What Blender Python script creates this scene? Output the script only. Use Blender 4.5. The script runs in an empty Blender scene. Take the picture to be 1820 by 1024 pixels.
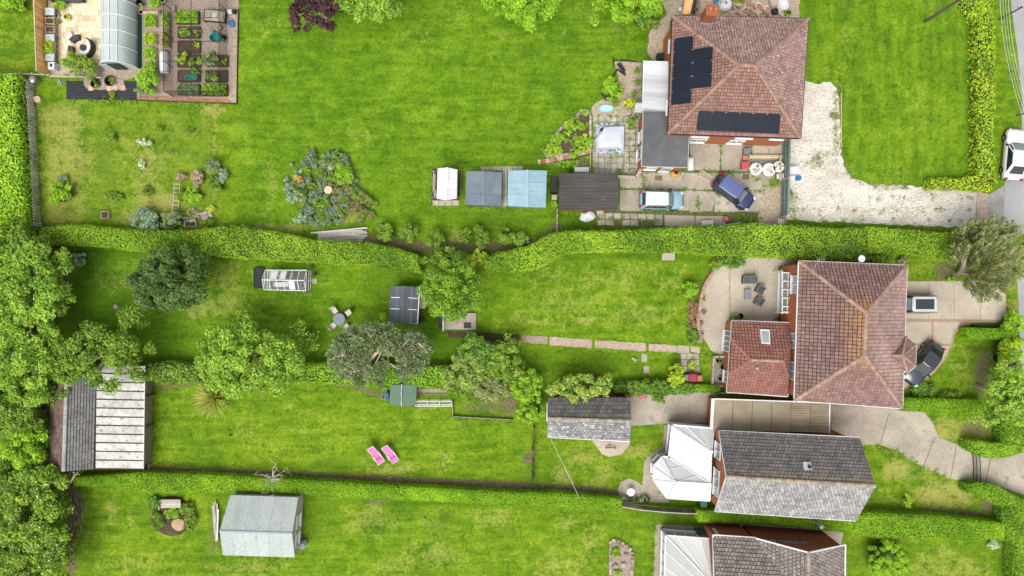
import bpy, math, random
import numpy as np
from mathutils import Vector, Matrix
random.seed(7); rng = np.random.default_rng(11)
scene = bpy.context.scene
COL = scene.collection
# ---------------------------------------------------------------- camera (drone looking straight down)
H = 66.0            # camera height in metres
S = 18.2            # photo pixels per metre on the ground
cam_d = bpy.data.cameras.new('camera'); cam = bpy.data.objects.new('camera', cam_d); COL.objects.link(cam)
cam.location = (0, 0, H); cam.rotation_euler = (0, 0, 0)
cam_d.sensor_width = 36.0; cam_d.lens = 36.0*(S*H)/1820.0
cam_d.clip_start = 0.5; cam_d.clip_end = 3000
scene.camera = cam
# ---------------------------------------------------------------- sky and sun (bright overcast)
SUN_EL, SUN_AZ = math.radians(60), math.radians(205)      # azimuth clockwise from north (+Y)
world = bpy.data.worlds.new('World'); scene.world = world; world.use_nodes = True
wn = world.node_tree.nodes; wl = world.node_tree.links; wn.clear()
sky = wn.new('ShaderNodeTexSky'); sky.sky_type = 'NISHITA'; sky.sun_disc = False
sky.sun_elevation = SUN_EL; sky.sun_rotation = SUN_AZ; sky.dust_density = 4.0; sky.air_density = 1.0; sky.ozone_density = 1.0
hs = wn.new('ShaderNodeHueSaturation'); hs.inputs['Saturation'].default_value = 0.22
bg = wn.new('ShaderNodeBackground'); bg.inputs['Strength'].default_value = 0.125
wo = wn.new('ShaderNodeOutputWorld')
wl.new(sky.outputs[0], hs.inputs['Color']); wl.new(hs.outputs[0], bg.inputs['Color']); wl.new(bg.outputs[0], wo.inputs['Surface'])
sd = bpy.data.lights.new('sun', 'SUN'); sd.energy = 1.35; sd.angle = math.radians(42); sd.color = (1.0, 0.965, 0.90)
sun = bpy.data.objects.new('sun', sd); COL.objects.link(sun)
sv = Vector((math.sin(SUN_AZ)*math.cos(SUN_EL), math.cos(SUN_AZ)*math.cos(SUN_EL), math.sin(SUN_EL)))
sun.rotation_euler = sv.to_track_quat('Z', 'Y').to_euler(); sun.location = sv*100
vs = scene.view_settings; vs.view_transform = 'Standard'; vs.look = 'None'; vs.gamma = 1.0; vs.use_curve_mapping = False
vs.exposure = 0.97

# ---------------------------------------------------------------- helpers
def P(px, py, z=0.0):
    """place seen at photo pixel (px,py) of something z metres above the ground"""
    k = (1-z/H)/S
    return Vector(((px-910)*k, (512-py)*k, z))
def m(px): return px/S
def root_loc(o):
    while o.parent: o = o.parent
    return o.location
def tag(o, label=None, cat=None, group=None, kind=None):
    if label: o['label'] = label
    if cat: o['category'] = cat
    if group: o['group'] = group
    if kind: o['kind'] = kind
    return o
def thing(name, label, cat, loc=(0, 0, 0), rz=0.0, group=None):
    o = bpy.data.objects.new(name, None); COL.objects.link(o)
    o.location = loc; o.rotation_euler = (0, 0, rz); o.empty_display_size = 0.2
    return tag(o, label, cat, group)
def link(name, me, parent=None, loc=None):
    o = bpy.data.objects.new(name, me); COL.objects.link(o)
    if parent: o.parent = parent
    if loc is not None: o.location = loc
    return o
def copy_tree(o, parent=None):
    c = o.copy(); COL.objects.link(c)
    if parent: c.parent = parent
    for ch in list(o.children): copy_tree(ch, c)
    return c
class MB:
    def __init__(s): s.v = []; s.f = []; s.c = []; s.w = []; s.cur = None; s.smooth = False
    def add(s, vs, fs, c=None, w=0.0):
        o = len(s.v); s.v += [tuple(p) for p in vs]
        if c is None: c = random.random() if s.cur is None else s.cur
        for f in fs: s.f.append(tuple(i+o for i in f)); s.c.append(c); s.w.append(w)
        return s
    def box(s, c, size, rz=0.0, rx=0.0, ry=0.0, col=None):
        x, y, z = size[0]/2, size[1]/2, size[2]/2
        R = Matrix.Rotation(rz, 3, 'Z') @ Matrix.Rotation(ry, 3, 'Y') @ Matrix.Rotation(rx, 3, 'X')
        c = Vector(c)
        vs = [c + R @ Vector(p) for p in ((-x,-y,-z),(x,-y,-z),(x,y,-z),(-x,y,-z),(-x,-y,z),(x,-y,z),(x,y,z),(-x,y,z))]
        return s.add(vs, [(3,2,1,0),(4,5,6,7),(0,1,5,4),(1,2,6,5),(2,3,7,6),(3,0,4,7)], col)
    def beam(s, a, b, w, h, col=None):
        a, b = Vector(a), Vector(b); d = (b-a)
        if d.length < 1e-6: return s
        d = d.normalized(); up = Vector((0, 0, 1)) if abs(d.z) < .95 else Vector((0, 1, 0))
        sx = d.cross(up).normalized()*w/2; sy = sx.cross(d).normalized()*h/2
        vs = [a-sx-sy, a+sx-sy, a+sx+sy, a-sx+sy, b-sx-sy, b+sx-sy, b+sx+sy, b-sx+sy]
        return s.add(vs, [(3,2,1,0),(4,5,6,7),(0,1,5,4),(1,2,6,5),(2,3,7,6),(3,0,4,7)], col)
    def prism(s, pts, z0, z1, col=None):
        """vertical prism on a ring of (x,y) points"""
        pts = [(p[0], p[1]) for p in pts]; n = len(pts)
        ar = sum(pts[i][0]*pts[(i+1) % n][1]-pts[(i+1) % n][0]*pts[i][1] for i in range(n))
        if ar < 0: pts = pts[::-1]
        vs = [(x, y, z0) for x, y in pts]+[(x, y, z1) for x, y in pts]
        fs = [tuple(range(n-1, -1, -1)), tuple(range(n, 2*n))]+[(i, (i+1) % n, n+(i+1) % n, n+i) for i in range(n)]
        return s.add(vs, fs, col)
    def slab(s, ring, t, col=None):
        """planar ring of 3D points thickened by t downwards (vertical)"""
        ring = [Vector(p) for p in ring]; n = len(ring)
        ar = sum(ring[i].x*ring[(i+1) % n].y-ring[(i+1) % n].x*ring[i].y for i in range(n))
        if ar < 0: ring = ring[::-1]
        vs = ring+[p-Vector((0, 0, t)) for p in ring]
        fs = [tuple(range(n)), tuple(range(2*n-1, n-1, -1))]+[(n+i, n+(i+1) % n, (i+1) % n, i) for i in range(n)]
        return s.add(vs, fs, col)
    def quad(s, pts, col=None): return s.add(pts, [tuple(range(len(pts)))], col)
    def tube(s, path, r, n=6, col=None, cap=True):
        path = [Vector(p) for p in path]; k = len(path)
        rs = r if isinstance(r, (list, tuple)) else [r]*k
        vs = []; ref = Vector((0.31, 0.17, 0.93))
        for i, p in enumerate(path):
            d = (path[min(i+1, k-1)]-path[max(i-1, 0)])
            d = d.normalized() if d.length > 1e-9 else Vector((0, 0, 1))
            a = d.cross(ref)
            if a.length < .1: a = d.cross(Vector((1, 0, 0)))
            a.normalize(); b = d.cross(a)
            for j in range(n):
                t = 2*math.pi*j/n; vs.append(p+(a*math.cos(t)+b*math.sin(t))*rs[i])
        fs = [(i*n+j, i*n+(j+1) % n, (i+1)*n+(j+1) % n, (i+1)*n+j) for i in range(k-1) for j in range(n)]
        if cap: fs += [tuple(range(n-1, -1, -1)), tuple((k-1)*n+j for j in range(n))]
        return s.add(vs, fs, col)
    def lathe(s, c, prof, n=14, col=None, sx=1.0, sy=1.0, a0=0.0):
        """prof = [(r,z)...] from bottom to top"""
        c = Vector(c); vs = []; k = len(prof)
        for r, z in prof:
            for j in range(n):
                t = a0+2*math.pi*j/n; vs.append(c+Vector((r*math.cos(t)*sx, r*math.sin(t)*sy, z)))
        fs = [(i*n+j, i*n+(j+1) % n, (i+1)*n+(j+1) % n, (i+1)*n+j) for i in range(k-1) for j in range(n)]
        fs += [tuple(range(n-1, -1, -1)), tuple((k-1)*n+j for j in range(n))]
        return s.add(vs, fs, col)
    def loft(s, secs, col=None, closed=True, caps=True):
        n = len(secs[0]); vs = [p for sec in secs for p in sec]; k = len(secs)
        rg = range(n) if closed else range(n-1)
        fs = [(i*n+j, i*n+(j+1) % n, (i+1)*n+(j+1) % n, (i+1)*n+j) for i in range(k-1) for j in rg]
        if caps: fs += [tuple(range(n-1, -1, -1)), tuple((k-1)*n+j for j in range(n))]
        return s.add(vs, fs, col)
    def mesh(s, name, mat, off=Vector((0, 0, 0))):
        me = bpy.data.meshes.new(name)
        me.from_pydata([(x-off[0], y-off[1], z-off[2]) for x, y, z in s.v], [], s.f)
        a = me.attributes.new('v', 'FLOAT', 'FACE'); a.data.foreach_set('value', s.c)
        if any(s.w):
            a = me.attributes.new('w', 'FLOAT', 'FACE'); a.data.foreach_set('value', s.w)
        me.materials.append(mat)
        if s.smooth: me.shade_smooth()
        me.update(); return me
    def build(s, name, mat, parent=None, local=False, label=None, cat=None, group=None, kind=None):
        if parent is not None:
            off = Vector((0, 0, 0)) if local else root_loc(parent)
            o = link(name, s.mesh(name, mat, off), parent)
        else:
            xs = [p[0] for p in s.v]; ys = [p[1] for p in s.v]; zs = [p[2] for p in s.v]
            off = Vector(((min(xs)+max(xs))/2, (min(ys)+max(ys))/2, min(zs)))
            o = link(name, s.mesh(name, mat, off), None, off)
        return tag(o, label, cat, group, kind)

# ---------------------------------------------------------------- materials
MATS = {}
def N(nt, t, **kw):
    n = nt.nodes.new(t)
    for k, v in kw.items(): setattr(n, k, v)
    return n
def math_(nt, op, a, b=None, clamp=False):
    n = N(nt, 'ShaderNodeMath', operation=op, use_clamp=clamp)
    for i, x in enumerate((a, b)):
        if x is None: continue
        if isinstance(x, (int, float)): n.inputs[i].default_value = x
        else: nt.links.new(x, n.inputs[i])
    return n.outputs[0]
def mix(nt, fac, a, b, mode='MIX'):
    n = N(nt, 'ShaderNodeMix', data_type='RGBA', blend_type=mode)
    for i, x in ((0, fac), (6, a), (7, b)):
        if isinstance(x, (int, float)): n.inputs[i].default_value = x
        elif isinstance(x, (tuple, list)): n.inputs[i].default_value = (*x[:3], 1)
        else: nt.links.new(x, n.inputs[i])
    return n.outputs[2]
def noise(nt, co, scale, detail=3, rough=.55, dist=0.0, lo=.3, hi=.7):
    n = N(nt, 'ShaderNodeTexNoise'); n.inputs['Scale'].default_value = scale; n.inputs['Detail'].default_value = detail
    n.inputs['Roughness'].default_value = rough; n.inputs['Distortion'].default_value = dist
    nt.links.new(co, n.inputs['Vector'])
    r = N(nt, 'ShaderNodeMapRange'); r.inputs[1].default_value = lo; r.inputs[2].default_value = hi
    nt.links.new(n.outputs['Fac'], r.inputs[0]); return r.outputs[0]
def attr(nt, name):
    n = N(nt, 'ShaderNodeAttribute'); n.attribute_name = name; return n.outputs['Fac']
def coords(nt, scale=None, obj=True):
    t = N(nt, 'ShaderNodeTexCoord') if obj else N(nt, 'ShaderNodeNewGeometry')
    o = t.outputs['Object'] if obj else t.outputs['Position']
    if scale:
        mp = N(nt, 'ShaderNodeMapping'); mp.inputs['Scale'].default_value = scale
        nt.links.new(o, mp.inputs['Vector']); o = mp.outputs[0]
    return o
def newmat(name):
    mt = bpy.data.materials.new(name); mt.use_nodes = True; nt = mt.node_tree; nt.nodes.clear()
    b = N(nt, 'ShaderNodeBsdfPrincipled'); o = N(nt, 'ShaderNodeOutputMaterial'); nt.links.new(b.outputs[0], o.inputs[0])
    return mt, nt, b, o
def bump(nt, b, h, strength, dist=.02):
    n = N(nt, 'ShaderNodeBump'); n.inputs['Strength'].default_value = strength; n.inputs['Distance'].default_value = dist
    nt.links.new(h, n.inputs['Height']); nt.links.new(n.outputs[0], b.inputs['Normal'])
def M(name, col, col2=None, sc=3.0, rough=.8, var=.25, bmp=.0, bsc=60.0, metal=0.0, spec=.3, spot=None, spotsc=8.0, spotth=.62,
      lich=None, stretch=None, fine=.25, finesc=45.0, coat=0.0):
    """procedural surface: two tones by noise, piece-to-piece variation from face attribute v, optional spots and lichen (attribute w)"""
    if name in MATS: return MATS[name]
    mt, nt, b, o = newmat(name)
    co = coords(nt, stretch, obj=False)
    c2 = col2 or tuple(x*.72 for x in col)
    c = mix(nt, noise(nt, co, sc, 4), c2, col)
    if fine:
        f = noise(nt, co, finesc, 2)
        f = math_(nt, 'MULTIPLY_ADD', f, fine*2); nt.nodes[-1].inputs[2].default_value = 1-fine
        c = mix(nt, 1.0, c, f, 'MULTIPLY')
    if var:
        v = math_(nt, 'MULTIPLY_ADD', attr(nt, 'v'), var*2); nt.nodes[-1].inputs[2].default_value = 1-var
        c = mix(nt, 1.0, c, v, 'MULTIPLY')
    if spot:
        c = mix(nt, noise(nt, co, spotsc, 3, .6, 0, spotth, spotth+.04), c, spot)
    if lich:
        k = math_(nt, 'MULTIPLY', noise(nt, co, 3.2, 5, .7, .3, .42, .60), attr(nt, 'w'), True)
        c = mix(nt, k, c, lich)
    nt.links.new(c, b.inputs['Base Color']); b.inputs['Roughness'].default_value = rough
    b.inputs['Metallic'].default_value = metal; b.inputs['Specular IOR Level'].default_value = spec
    b.inputs['Coat Weight'].default_value = coat; b.inputs['Coat Roughness'].default_value = .08
    if bmp: bump(nt, b, noise(nt, co, bsc, 4), bmp)
    MATS[name] = mt; return mt
LEAFGAIN = 2.05
def leafmat(name, c1, c2, c3=None, p3=.9, transl=.34, rough=.6):
    """c1 dark tone to c2 light tone by leaf; c3 for the share of leaves above p3"""
    mt, nt, b, o = newmat(name)
    c1, c2 = (tuple(min(.75, x*LEAFGAIN) for x in c) for c in (c1, c2))
    v = attr(nt, 'v'); c = mix(nt, v, c1, c2)
    oi = N(nt, 'ShaderNodeObjectInfo')
    if c3:
        k = math_(nt, 'GREATER_THAN', attr(nt, 'w'), p3); c = mix(nt, k, c, c3)
    nt.links.new(c, b.inputs['Base Color']); b.inputs['Roughness'].default_value = rough; b.inputs['Specular IOR Level'].default_value = .25
    t = N(nt, 'ShaderNodeBsdfTranslucent'); nt.links.new(c, t.inputs['Color'])
    mx = N(nt, 'ShaderNodeMixShader'); mx.inputs[0].default_value = transl
    nt.links.new(b.outputs[0], mx.inputs[1]); nt.links.new(t.outputs[0], mx.inputs[2]); nt.links.new(mx.outputs[0], o.inputs[0])
    MATS[name] = mt; return mt
def glassmat(name, col, rough=.05, alpha=1.0, spec=.6):
    mt, nt, b, o = newmat(name)
    co = coords(nt, None, False)
    c = mix(nt, noise(nt, co, 1.5, 3), tuple(x*.8 for x in col), col)
    nt.links.new(c, b.inputs['Base Color']); b.inputs['Roughness'].default_value = rough; b.inputs['Specular IOR Level'].default_value = spec
    b.inputs['Alpha'].default_value = alpha
    MATS[name] = mt; return mt
def netmat(name, col, density, scale=60.0):
    mt, nt, b, o = newmat(name)
    b.inputs['Base Color'].default_value = (*col, 1); b.inputs['Roughness'].default_value = .8
    co = coords(nt, None, False)
    a = noise(nt, co, scale, 1, .5, 0, .2, .8)
    a = math_(nt, 'MULTIPLY', a, density*2, True)
    nt.links.new(a, b.inputs['Alpha']); MATS[name] = mt; return mt

WHITE = M('white_upvc', (.62, .62, .62), (.52, .52, .52), 1.2, .45, .06, fine=.05)
WHITE2 = M('white_plastic', (.6, .6, .6), (.48, .48, .48), 3, .4, .1, fine=.05)
DARK = M('dark_plastic', (.02, .02, .022), (.012, .012, .014), 4, .5, .2, fine=.1)
GREYP = M('grey_plastic', (.17, .18, .19), (.12, .13, .14), 3, .5, .15, fine=.1)
BLACKM = M('black_metal', (.015, .015, .017), None, 4, .45, .2)
STEEL = M('galvanised_steel', (.32, .33, .34), (.22, .23, .24), 6, .4, .15, metal=.5)
BRICK = M('red_brick', (.27, .085, .04), (.17, .055, .03), 9, .9, .3, .3, 30)
BRICKO = M('orange_brick', (.36, .12, .045), (.26, .085, .035), 7, .9, .2, .3, 30, fine=.3, finesc=25)
CONC = M('concrete', (.37, .325, .26), (.24, .21, .165), .4, .9, .12, .25, 40, spot=(.25, .225, .18), spotsc=.9, spotth=.60, fine=.2, finesc=9)
CONC2 = M('pale_concrete', (.41, .36, .285), (.30, .26, .20), .4, .9, .08, .2, 40, spot=(.32, .28, .215), spotsc=.8, spotth=.60, fine=.14, finesc=9)
SLABM = M('paving_slab', (.37, .335, .28), (.25, .228, .185), 1.3, .9, .22, .25, 40, spot=(.2, .19, .13), spotsc=2.2, spotth=.63, fine=.2, finesc=12)
SAND = M('sandstone_flag', (.66, .54, .36), (.54, .43, .27), 1.6, .9, .26, .2, 40)
SOIL = M('soil', (.085, .058, .036), (.04, .028, .018), 5, .95, .2, .6, 30, fine=.4, finesc=18)
BARK = M('bark_chip', (.36, .285, .225), (.21, .16, .12), 7, .95, .2, .7, 30, fine=.45, finesc=16)
GRAVEL = M('white_gravel', (.58, .545, .485), (.40, .365, .305), .6, .95, .1, .7, 30, spot=(.24, .21, .15), spotsc=5.0, spotth=.62, fine=.34, finesc=12, stretch=(.45, 1, 1))
GRAVEL2 = M('buff_gravel', (.38, .31, .23), (.25, .2, .14), 3.5, .95, .1, .7, 30, spot=(.5, .45, .38), spotsc=14, spotth=.6, fine=.45, finesc=11)
WOOD = M('weathered_wood', (.27, .21, .15), (.17, .13, .09), 5, .85, .3, .3, 40, stretch=(1, 1, 1))
WOODL = M('pale_wood', (.44, .36, .25), (.33, .26, .17), 5, .85, .25, .2, 40)
WOODG = M('silver_grey_wood', (.44, .40, .345), (.29, .26, .22), 6, .9, .3, .3, 40)
WOODD = M('dark_stained_wood', (.05, .036, .028), (.028, .02, .016), 5, .8, .3, .3, 40)
WOODO = M('orange_fence_wood', (.88, .50, .19), (.78, .42, .15), 3, .8, .22, .2, 40)
BARKT = M('tree_bark', (.16, .115, .08), (.09, .065, .045), 4, .95, .3, .5, 20)
BARKP = M('pale_bare_bark', (.40, .33, .26), (.26, .2, .15), 4, .95, .3, .4, 20)
ROCK = M('rockery_stone', (.34, .30, .24), (.2, .175, .14), 3, .9, .3, .5, 15)
TERRA = M('terracotta', (.36, .15, .09), (.27, .11, .065), 4, .85, .25)
# ---------------------------------------------------------------- ground: one sheet, with grass condition and painted hedge shade stored per vertex
gx = np.concatenate([[-900, -300, -90], np.arange(-57, 57.01, .25), [90, 300, 900]])
gy = np.concatenate([[-900, -300, -70], np.arange(-34, 34.01, .25), [70, 300, 900]])
GX, GY = np.meshgrid(gx, gy); PX = GX*S+910; PY = 512-GY*S
LAY = {k: np.zeros_like(PX) for k in ('dry', 'soil', 'lush_shade', 'vert', 'rough', 'rich')}
def ell(k, px, py, rx, ry=None, a=1.0, soft=.45):
    ry = ry or rx; d = np.sqrt(((PX-px)/rx)**2+((PY-py)/ry)**2)
    LAY[k] = np.maximum(LAY[k], a*np.clip((1+soft-d)/(2*soft), 0, 1))
def rect(k, x0, y0, x1, y1, a=1.0, soft=12):
    d = np.minimum(np.minimum(PX-x0, x1-PX), np.minimum(PY-y0, y1-PY))
    LAY[k] = np.maximum(LAY[k], a*np.clip((d+soft)/(2*soft), 0, 1))
def stroke(k, pts, w, a=1.0, soft=6):
    best = np.full_like(PX, 1e9)
    for (x0, y0), (x1, y1) in zip(pts[:-1], pts[1:]):
        dx, dy = x1-x0, y1-y0; t = np.clip(((PX-x0)*dx+(PY-y0)*dy)/(dx*dx+dy*dy+1e-9), 0, 1)
        best = np.minimum(best, np.hypot(PX-x0-t*dx, PY-y0-t*dy))
    LAY[k] = np.maximum(LAY[k], a*np.clip((w/2+soft-best)/(2*soft), 0, 1))
rect('rich', 425, -80, 1190, 420, 1, 10); rect('rich', 1420, -80, 1740, 400, .55, 6); rect('rich', 75, 440, 860, 650, .8, 10); rect('rich', 540, 880, 760, 1060, .4, 60); rect('rich', 850, 440, 1250, 700, .35, 10)
# wild garden
rect('dry', 75, 180, 150, 405, .68, 14); rect('dry', 215, 250, 300, 380, .5, 30); rect('rough', 70, 180, 400, 400, 1, 20)
ell('dry', 100, 215, 40, 30, .8); ell('dry', 120, 290, 50, 60, .75); ell('dry', 280, 360, 45, 20, .9); ell('dry', 240, 390, 40, 14, .7); ell('dry', 262, 285, 22, 25, .8)
ell('soil', 375, 200, 14, 8, .5); ell('dry', 378, 195, 22, 12, 1); stroke('dry', [(382, 200), (378, 380)], 8, .8); ell('lush_shade', 190, 290, 22, 80, .5); ell('lush_shade', 200, 350, 30, 20, .6); ell('soil', 345, 388, 35, 14, .6); ell('dry', 480, 405, 90, 8, .8)
stroke('soil', [(650, 425), (760, 440), (880, 440), (960, 432), (990, 405)], 26, .8, 9); ell('dry', 810, 425, 12, 22, .7)
ell('dry', 475, 330, 18, 70, .35); ell('dry', 620, 385, 30, 12, .8)
ell('soil', 590, 340, 75, 62, .6)
# top lawn
for x, y, r in ((500, 75, 9), (508, 110, 8), (513, 150, 9), (486, 170, 8), (620, 118, 8), (795, 120, 10), (690, 105, 7), (862, 112, 9), (835, 235, 11), (895, 210, 11), (850, 180, 14), (600, 160, 10), (520, 65, 7), (545, 135, 10), (465, 95, 8), (580, 235, 16), (975, 150, 9), (1000, 165, 8), (990, 178, 10), (735, 165, 8), (930, 275, 13), (800, 280, 16), (700, 335, 10)):
    ell('lush_shade', x, y, r*1.3, r, .55, .8)
for x, y, rx, ry in ((750, 65, 26, 14), (725, 140, 12, 12), (560, 208, 16, 8), (680, 200, 10, 8), (800, 32, 18, 10), (895, 60, 16, 12), (640, 240, 40, 10), (985, 60, 30, 10), (460, 300, 18, 26), (470, 40, 25, 40), (1035, 30, 40, 18)): ell('dry', x, y, rx, ry, .4, .9)
ell('soil', 1100, 50, 22, 30, .5, .8); stroke('soil', [(800, 0), (860, 8), (880, 12)], 6, .6); ell('lush_shade', 1060, 180, 22, 40, .5); ell('lush_shade', 680, 340, 26, 60, .4); ell('lush_shade', 560, 75, 60, 20, .35)
ell('lush_shade', 1440, 60, 20, 90, .5); rect('lush_shade', 1715, 30, 1738, 320, .8, 10); rect('vert', 1420, 0, 1740, 335, 1, 5)
ell('dry', 1620, 195, 50, 40, .3, .9); ell('dry', 1500, 110, 20, 70, .3, .9); ell('dry', 1580, 305, 70, 12, .35, .8); ell('soil', 1668, 12, 10, 6, .6)
ell('lush_shade', 880, 390, 80, 16, .6); ell('lush_shade', 1050, 395, 40, 20, .8)
ell('soil', 985, 295, 20, 14, .5); ell('dry', 1040, 290, 20, 14, .6); ell('soil', 1165, 45, 16, 40, .5)
# house-2 back garden
for x, y, rx, ry in ((1090, 495, 80, 26), (1010, 540, 60, 30), (1130, 560, 90, 24), (970, 490, 60, 20), (1180, 500, 40, 20), (930, 560, 40, 20), (1100, 535, 30, 14), (990, 575, 60, 10)): ell('dry', x, y, rx, ry, .5, .9)
ell('dry', 1040, 570, 30, 8, .8, .8); rect('lush_shade', 1000, 449, 1260, 462, .9, 8); rect('lush_shade', 1235, 480, 1250, 600, .7, 6); ell('lush_shade', 965, 640, 40, 20, .6); ell('lush_shade', 1100, 640, 60, 16, .5)  # darker grass under the hedge carries its shade as colour
# long garden with trees
rect('lush_shade', 75, 440, 760, 462, 1, 7); ell('lush_shade', 180, 520, 70, 90, .9, .5); ell('lush_shade', 260, 610, 90, 40, .9, .6); ell('lush_shade', 420, 600, 200, 22, .7); ell('soil', 110, 500, 20, 60, .8, .7); ell('soil', 640, 690, 0.1, .1, 0)  # dark band along the hedge foot paints its shadow into the grass
ell('dry', 400, 500, 40, 34, .6, .8); ell('dry', 210, 500, 50, 30, .45, .8); ell('dry', 390, 540, 70, 20, .6, .8); ell('lush_shade', 680, 500, 50, 40, .6); ell('lush_shade', 780, 600, 90, 30, .8); ell('dry', 350, 560, 20, 10, .7)
stroke('soil', [(500, 640), (430, 660), (300, 640)], 14, .6)
# house-3 back lawn
stroke('soil', [(590, 682), (640, 690), (700, 712), (735, 722), (760, 718)], 12, .9, 5); stroke('soil', [(268, 690), (300, 688), (345, 680)], 10, .9, 4); stroke('soil', [(268, 834), (480, 842), (700, 852), (940, 863), (1105, 876)], 11, 1.2, 4); rect('soil', 258, 680, 268, 838, .8, 3)
ell('dry', 540, 730, 40, 10, .5, .9); ell('dry', 440, 770, 30, 20, .5, .8); ell('dry', 700, 835, 50, 14, .7, .9); ell('dry', 785, 825, 20, 14, .6, .8); ell('dry', 600, 770, 120, 26, .35, .9); ell('dry', 300, 820, 30, 14, .3)
ell('soil', 940, 815, 12, 12, .9, .5); ell('soil', 925, 868, 26, 8, .9); ell('soil', 905, 720, 22, 20, .8); ell('soil', 860, 722, 50, 16, .6); ell('lush_shade', 700, 705, 100, 14, .5); ell('lush_shade', 590, 825, 40, 12, .7); ell('lush_shade', 930, 850, 30, 16, .6)
for x, y, rx, ry in ((1030, 815, 30, 18), (1080, 840, 26, 16), (1060, 860, 22, 10), (1140, 800, 30, 16), (1000, 850, 20, 24)): ell('dry', x, y, rx, ry, .75, .8)
ell('lush_shade', 980, 830, 18, 40, .6); ell('lush_shade', 1135, 790, 16, 14, .7); ell('lush_shade', 1110, 830, 22, 20, .6)
# bottom lawn
for x, y, rx, ry in ((660, 925, 50, 30), (1000, 1000, 60, 30), (770, 985, 70, 24), (880, 920, 40, 20), (1010, 930, 26, 16), (700, 1010, 40, 14), (230, 920, 8, 20), (240, 1000, 60, 14), (1050, 960, 16, 40), (450, 1010, 80, 12)): ell('dry', x, y, rx, ry, .6, .9)
ell('lush_shade', 800, 893, 200, 8, .9, .5); ell('lush_shade', 1190, 915, 70, 18, .7); ell('soil', 665, 890, 40, 8, .5); ell('lush_shade', 570, 930, 26, 50, .5); ell('lush_shade', 900, 960, 40, 20, .3); ell('lush_shade', 380, 1005, 60, 16, .5)
ell('dry', 200, 912, 10, 26, .6); stroke('dry', [(268, 910), (275, 930), (295, 955)], 4, .8, 3); stroke('soil', [(130, 860), (138, 905), (120, 960), (128, 1010)], 22, .95, 8); rect('soil', 370, 895, 386, 985, .6, 6)
# front gardens
rect('dry', 1560, 800, 1690, 905, .4, 20); ell('dry', 1595, 835, 30, 20, .85); ell('dry', 1680, 880, 60, 26, .95); ell('soil', 1680, 912, 90, 8, .9); ell('soil', 1760, 895, 20, 20, .8); ell('lush_shade', 1555, 825, 16, 14, .7); ell('lush_shade', 1625, 850, 26, 20, .6); ell('lush_shade', 1600, 890, 30, 14, .6)  # brown strip and patch against the clipped hedges paint their shade
rect('dry', 1660, 740, 1770, 790, .75, 10); ell('soil', 1740, 760, 40, 20, .7); rect('dry', 1680, 600, 1750, 700, .4, 20); ell('soil', 1750, 660, 24, 50, .7); ell('lush_shade', 1620, 690, 30, 10, .6); rect('dry', 1600, 455, 1690, 500, .3, 10); ell('soil', 1680, 480, 22, 26, .8); ell('dry', 1800, 545, 12, 24, .6)  # brown patch above the gate hedge is hedge shade put in as colour
ell('dry', 1680, 995, 60, 24, .5); ell('lush_shade', 1530, 985, 30, 40, .5); rect('lush_shade', 1770, 965, 1800, 1030, .6, 6); ell('dry', 1690, 1010, 80, 20, .55); ell('dry', 1600, 960, 40, 6, .5)
rect('vert', 1420, 400, 1700, 412, .0)
stroke('lush_shade', [(1400, 405), (1690, 408)], 10, .8)
# ground under the wood on the left
rect('soil', -200, 130, 60, 410, .9, 20); rect('soil', -200, 410, 95, 1100, .95, 20); rect('rough', -200, -10, 62, 130, .5, 10); rect('dry', -10, 0, 60, 128, .25, 20)
nx, ny = len(gx), len(gy)
ii = (np.arange(ny-1)[:, None]*nx+np.arange(nx-1)[None, :]).ravel()
gf = np.stack([ii, ii+1, ii+nx+1, ii+nx], 1)
gme = bpy.data.meshes.new('ground')
gme.vertices.add(nx*ny); gme.vertices.foreach_set('co', np.stack([GX, GY, np.zeros_like(GX)], -1).ravel())
gme.loops.add(gf.size); gme.loops.foreach_set('vertex_index', gf.ravel().astype(np.int32))
gme.polygons.add(len(gf)); gme.polygons.foreach_set('loop_start', np.arange(0, gf.size, 4, dtype=np.int32))
gme.update(calc_edges=True)
for k, a in LAY.items():
    at = gme.attributes.new(k, 'FLOAT', 'POINT'); at.data.foreach_set('value', a.ravel().astype(np.float32))
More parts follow.
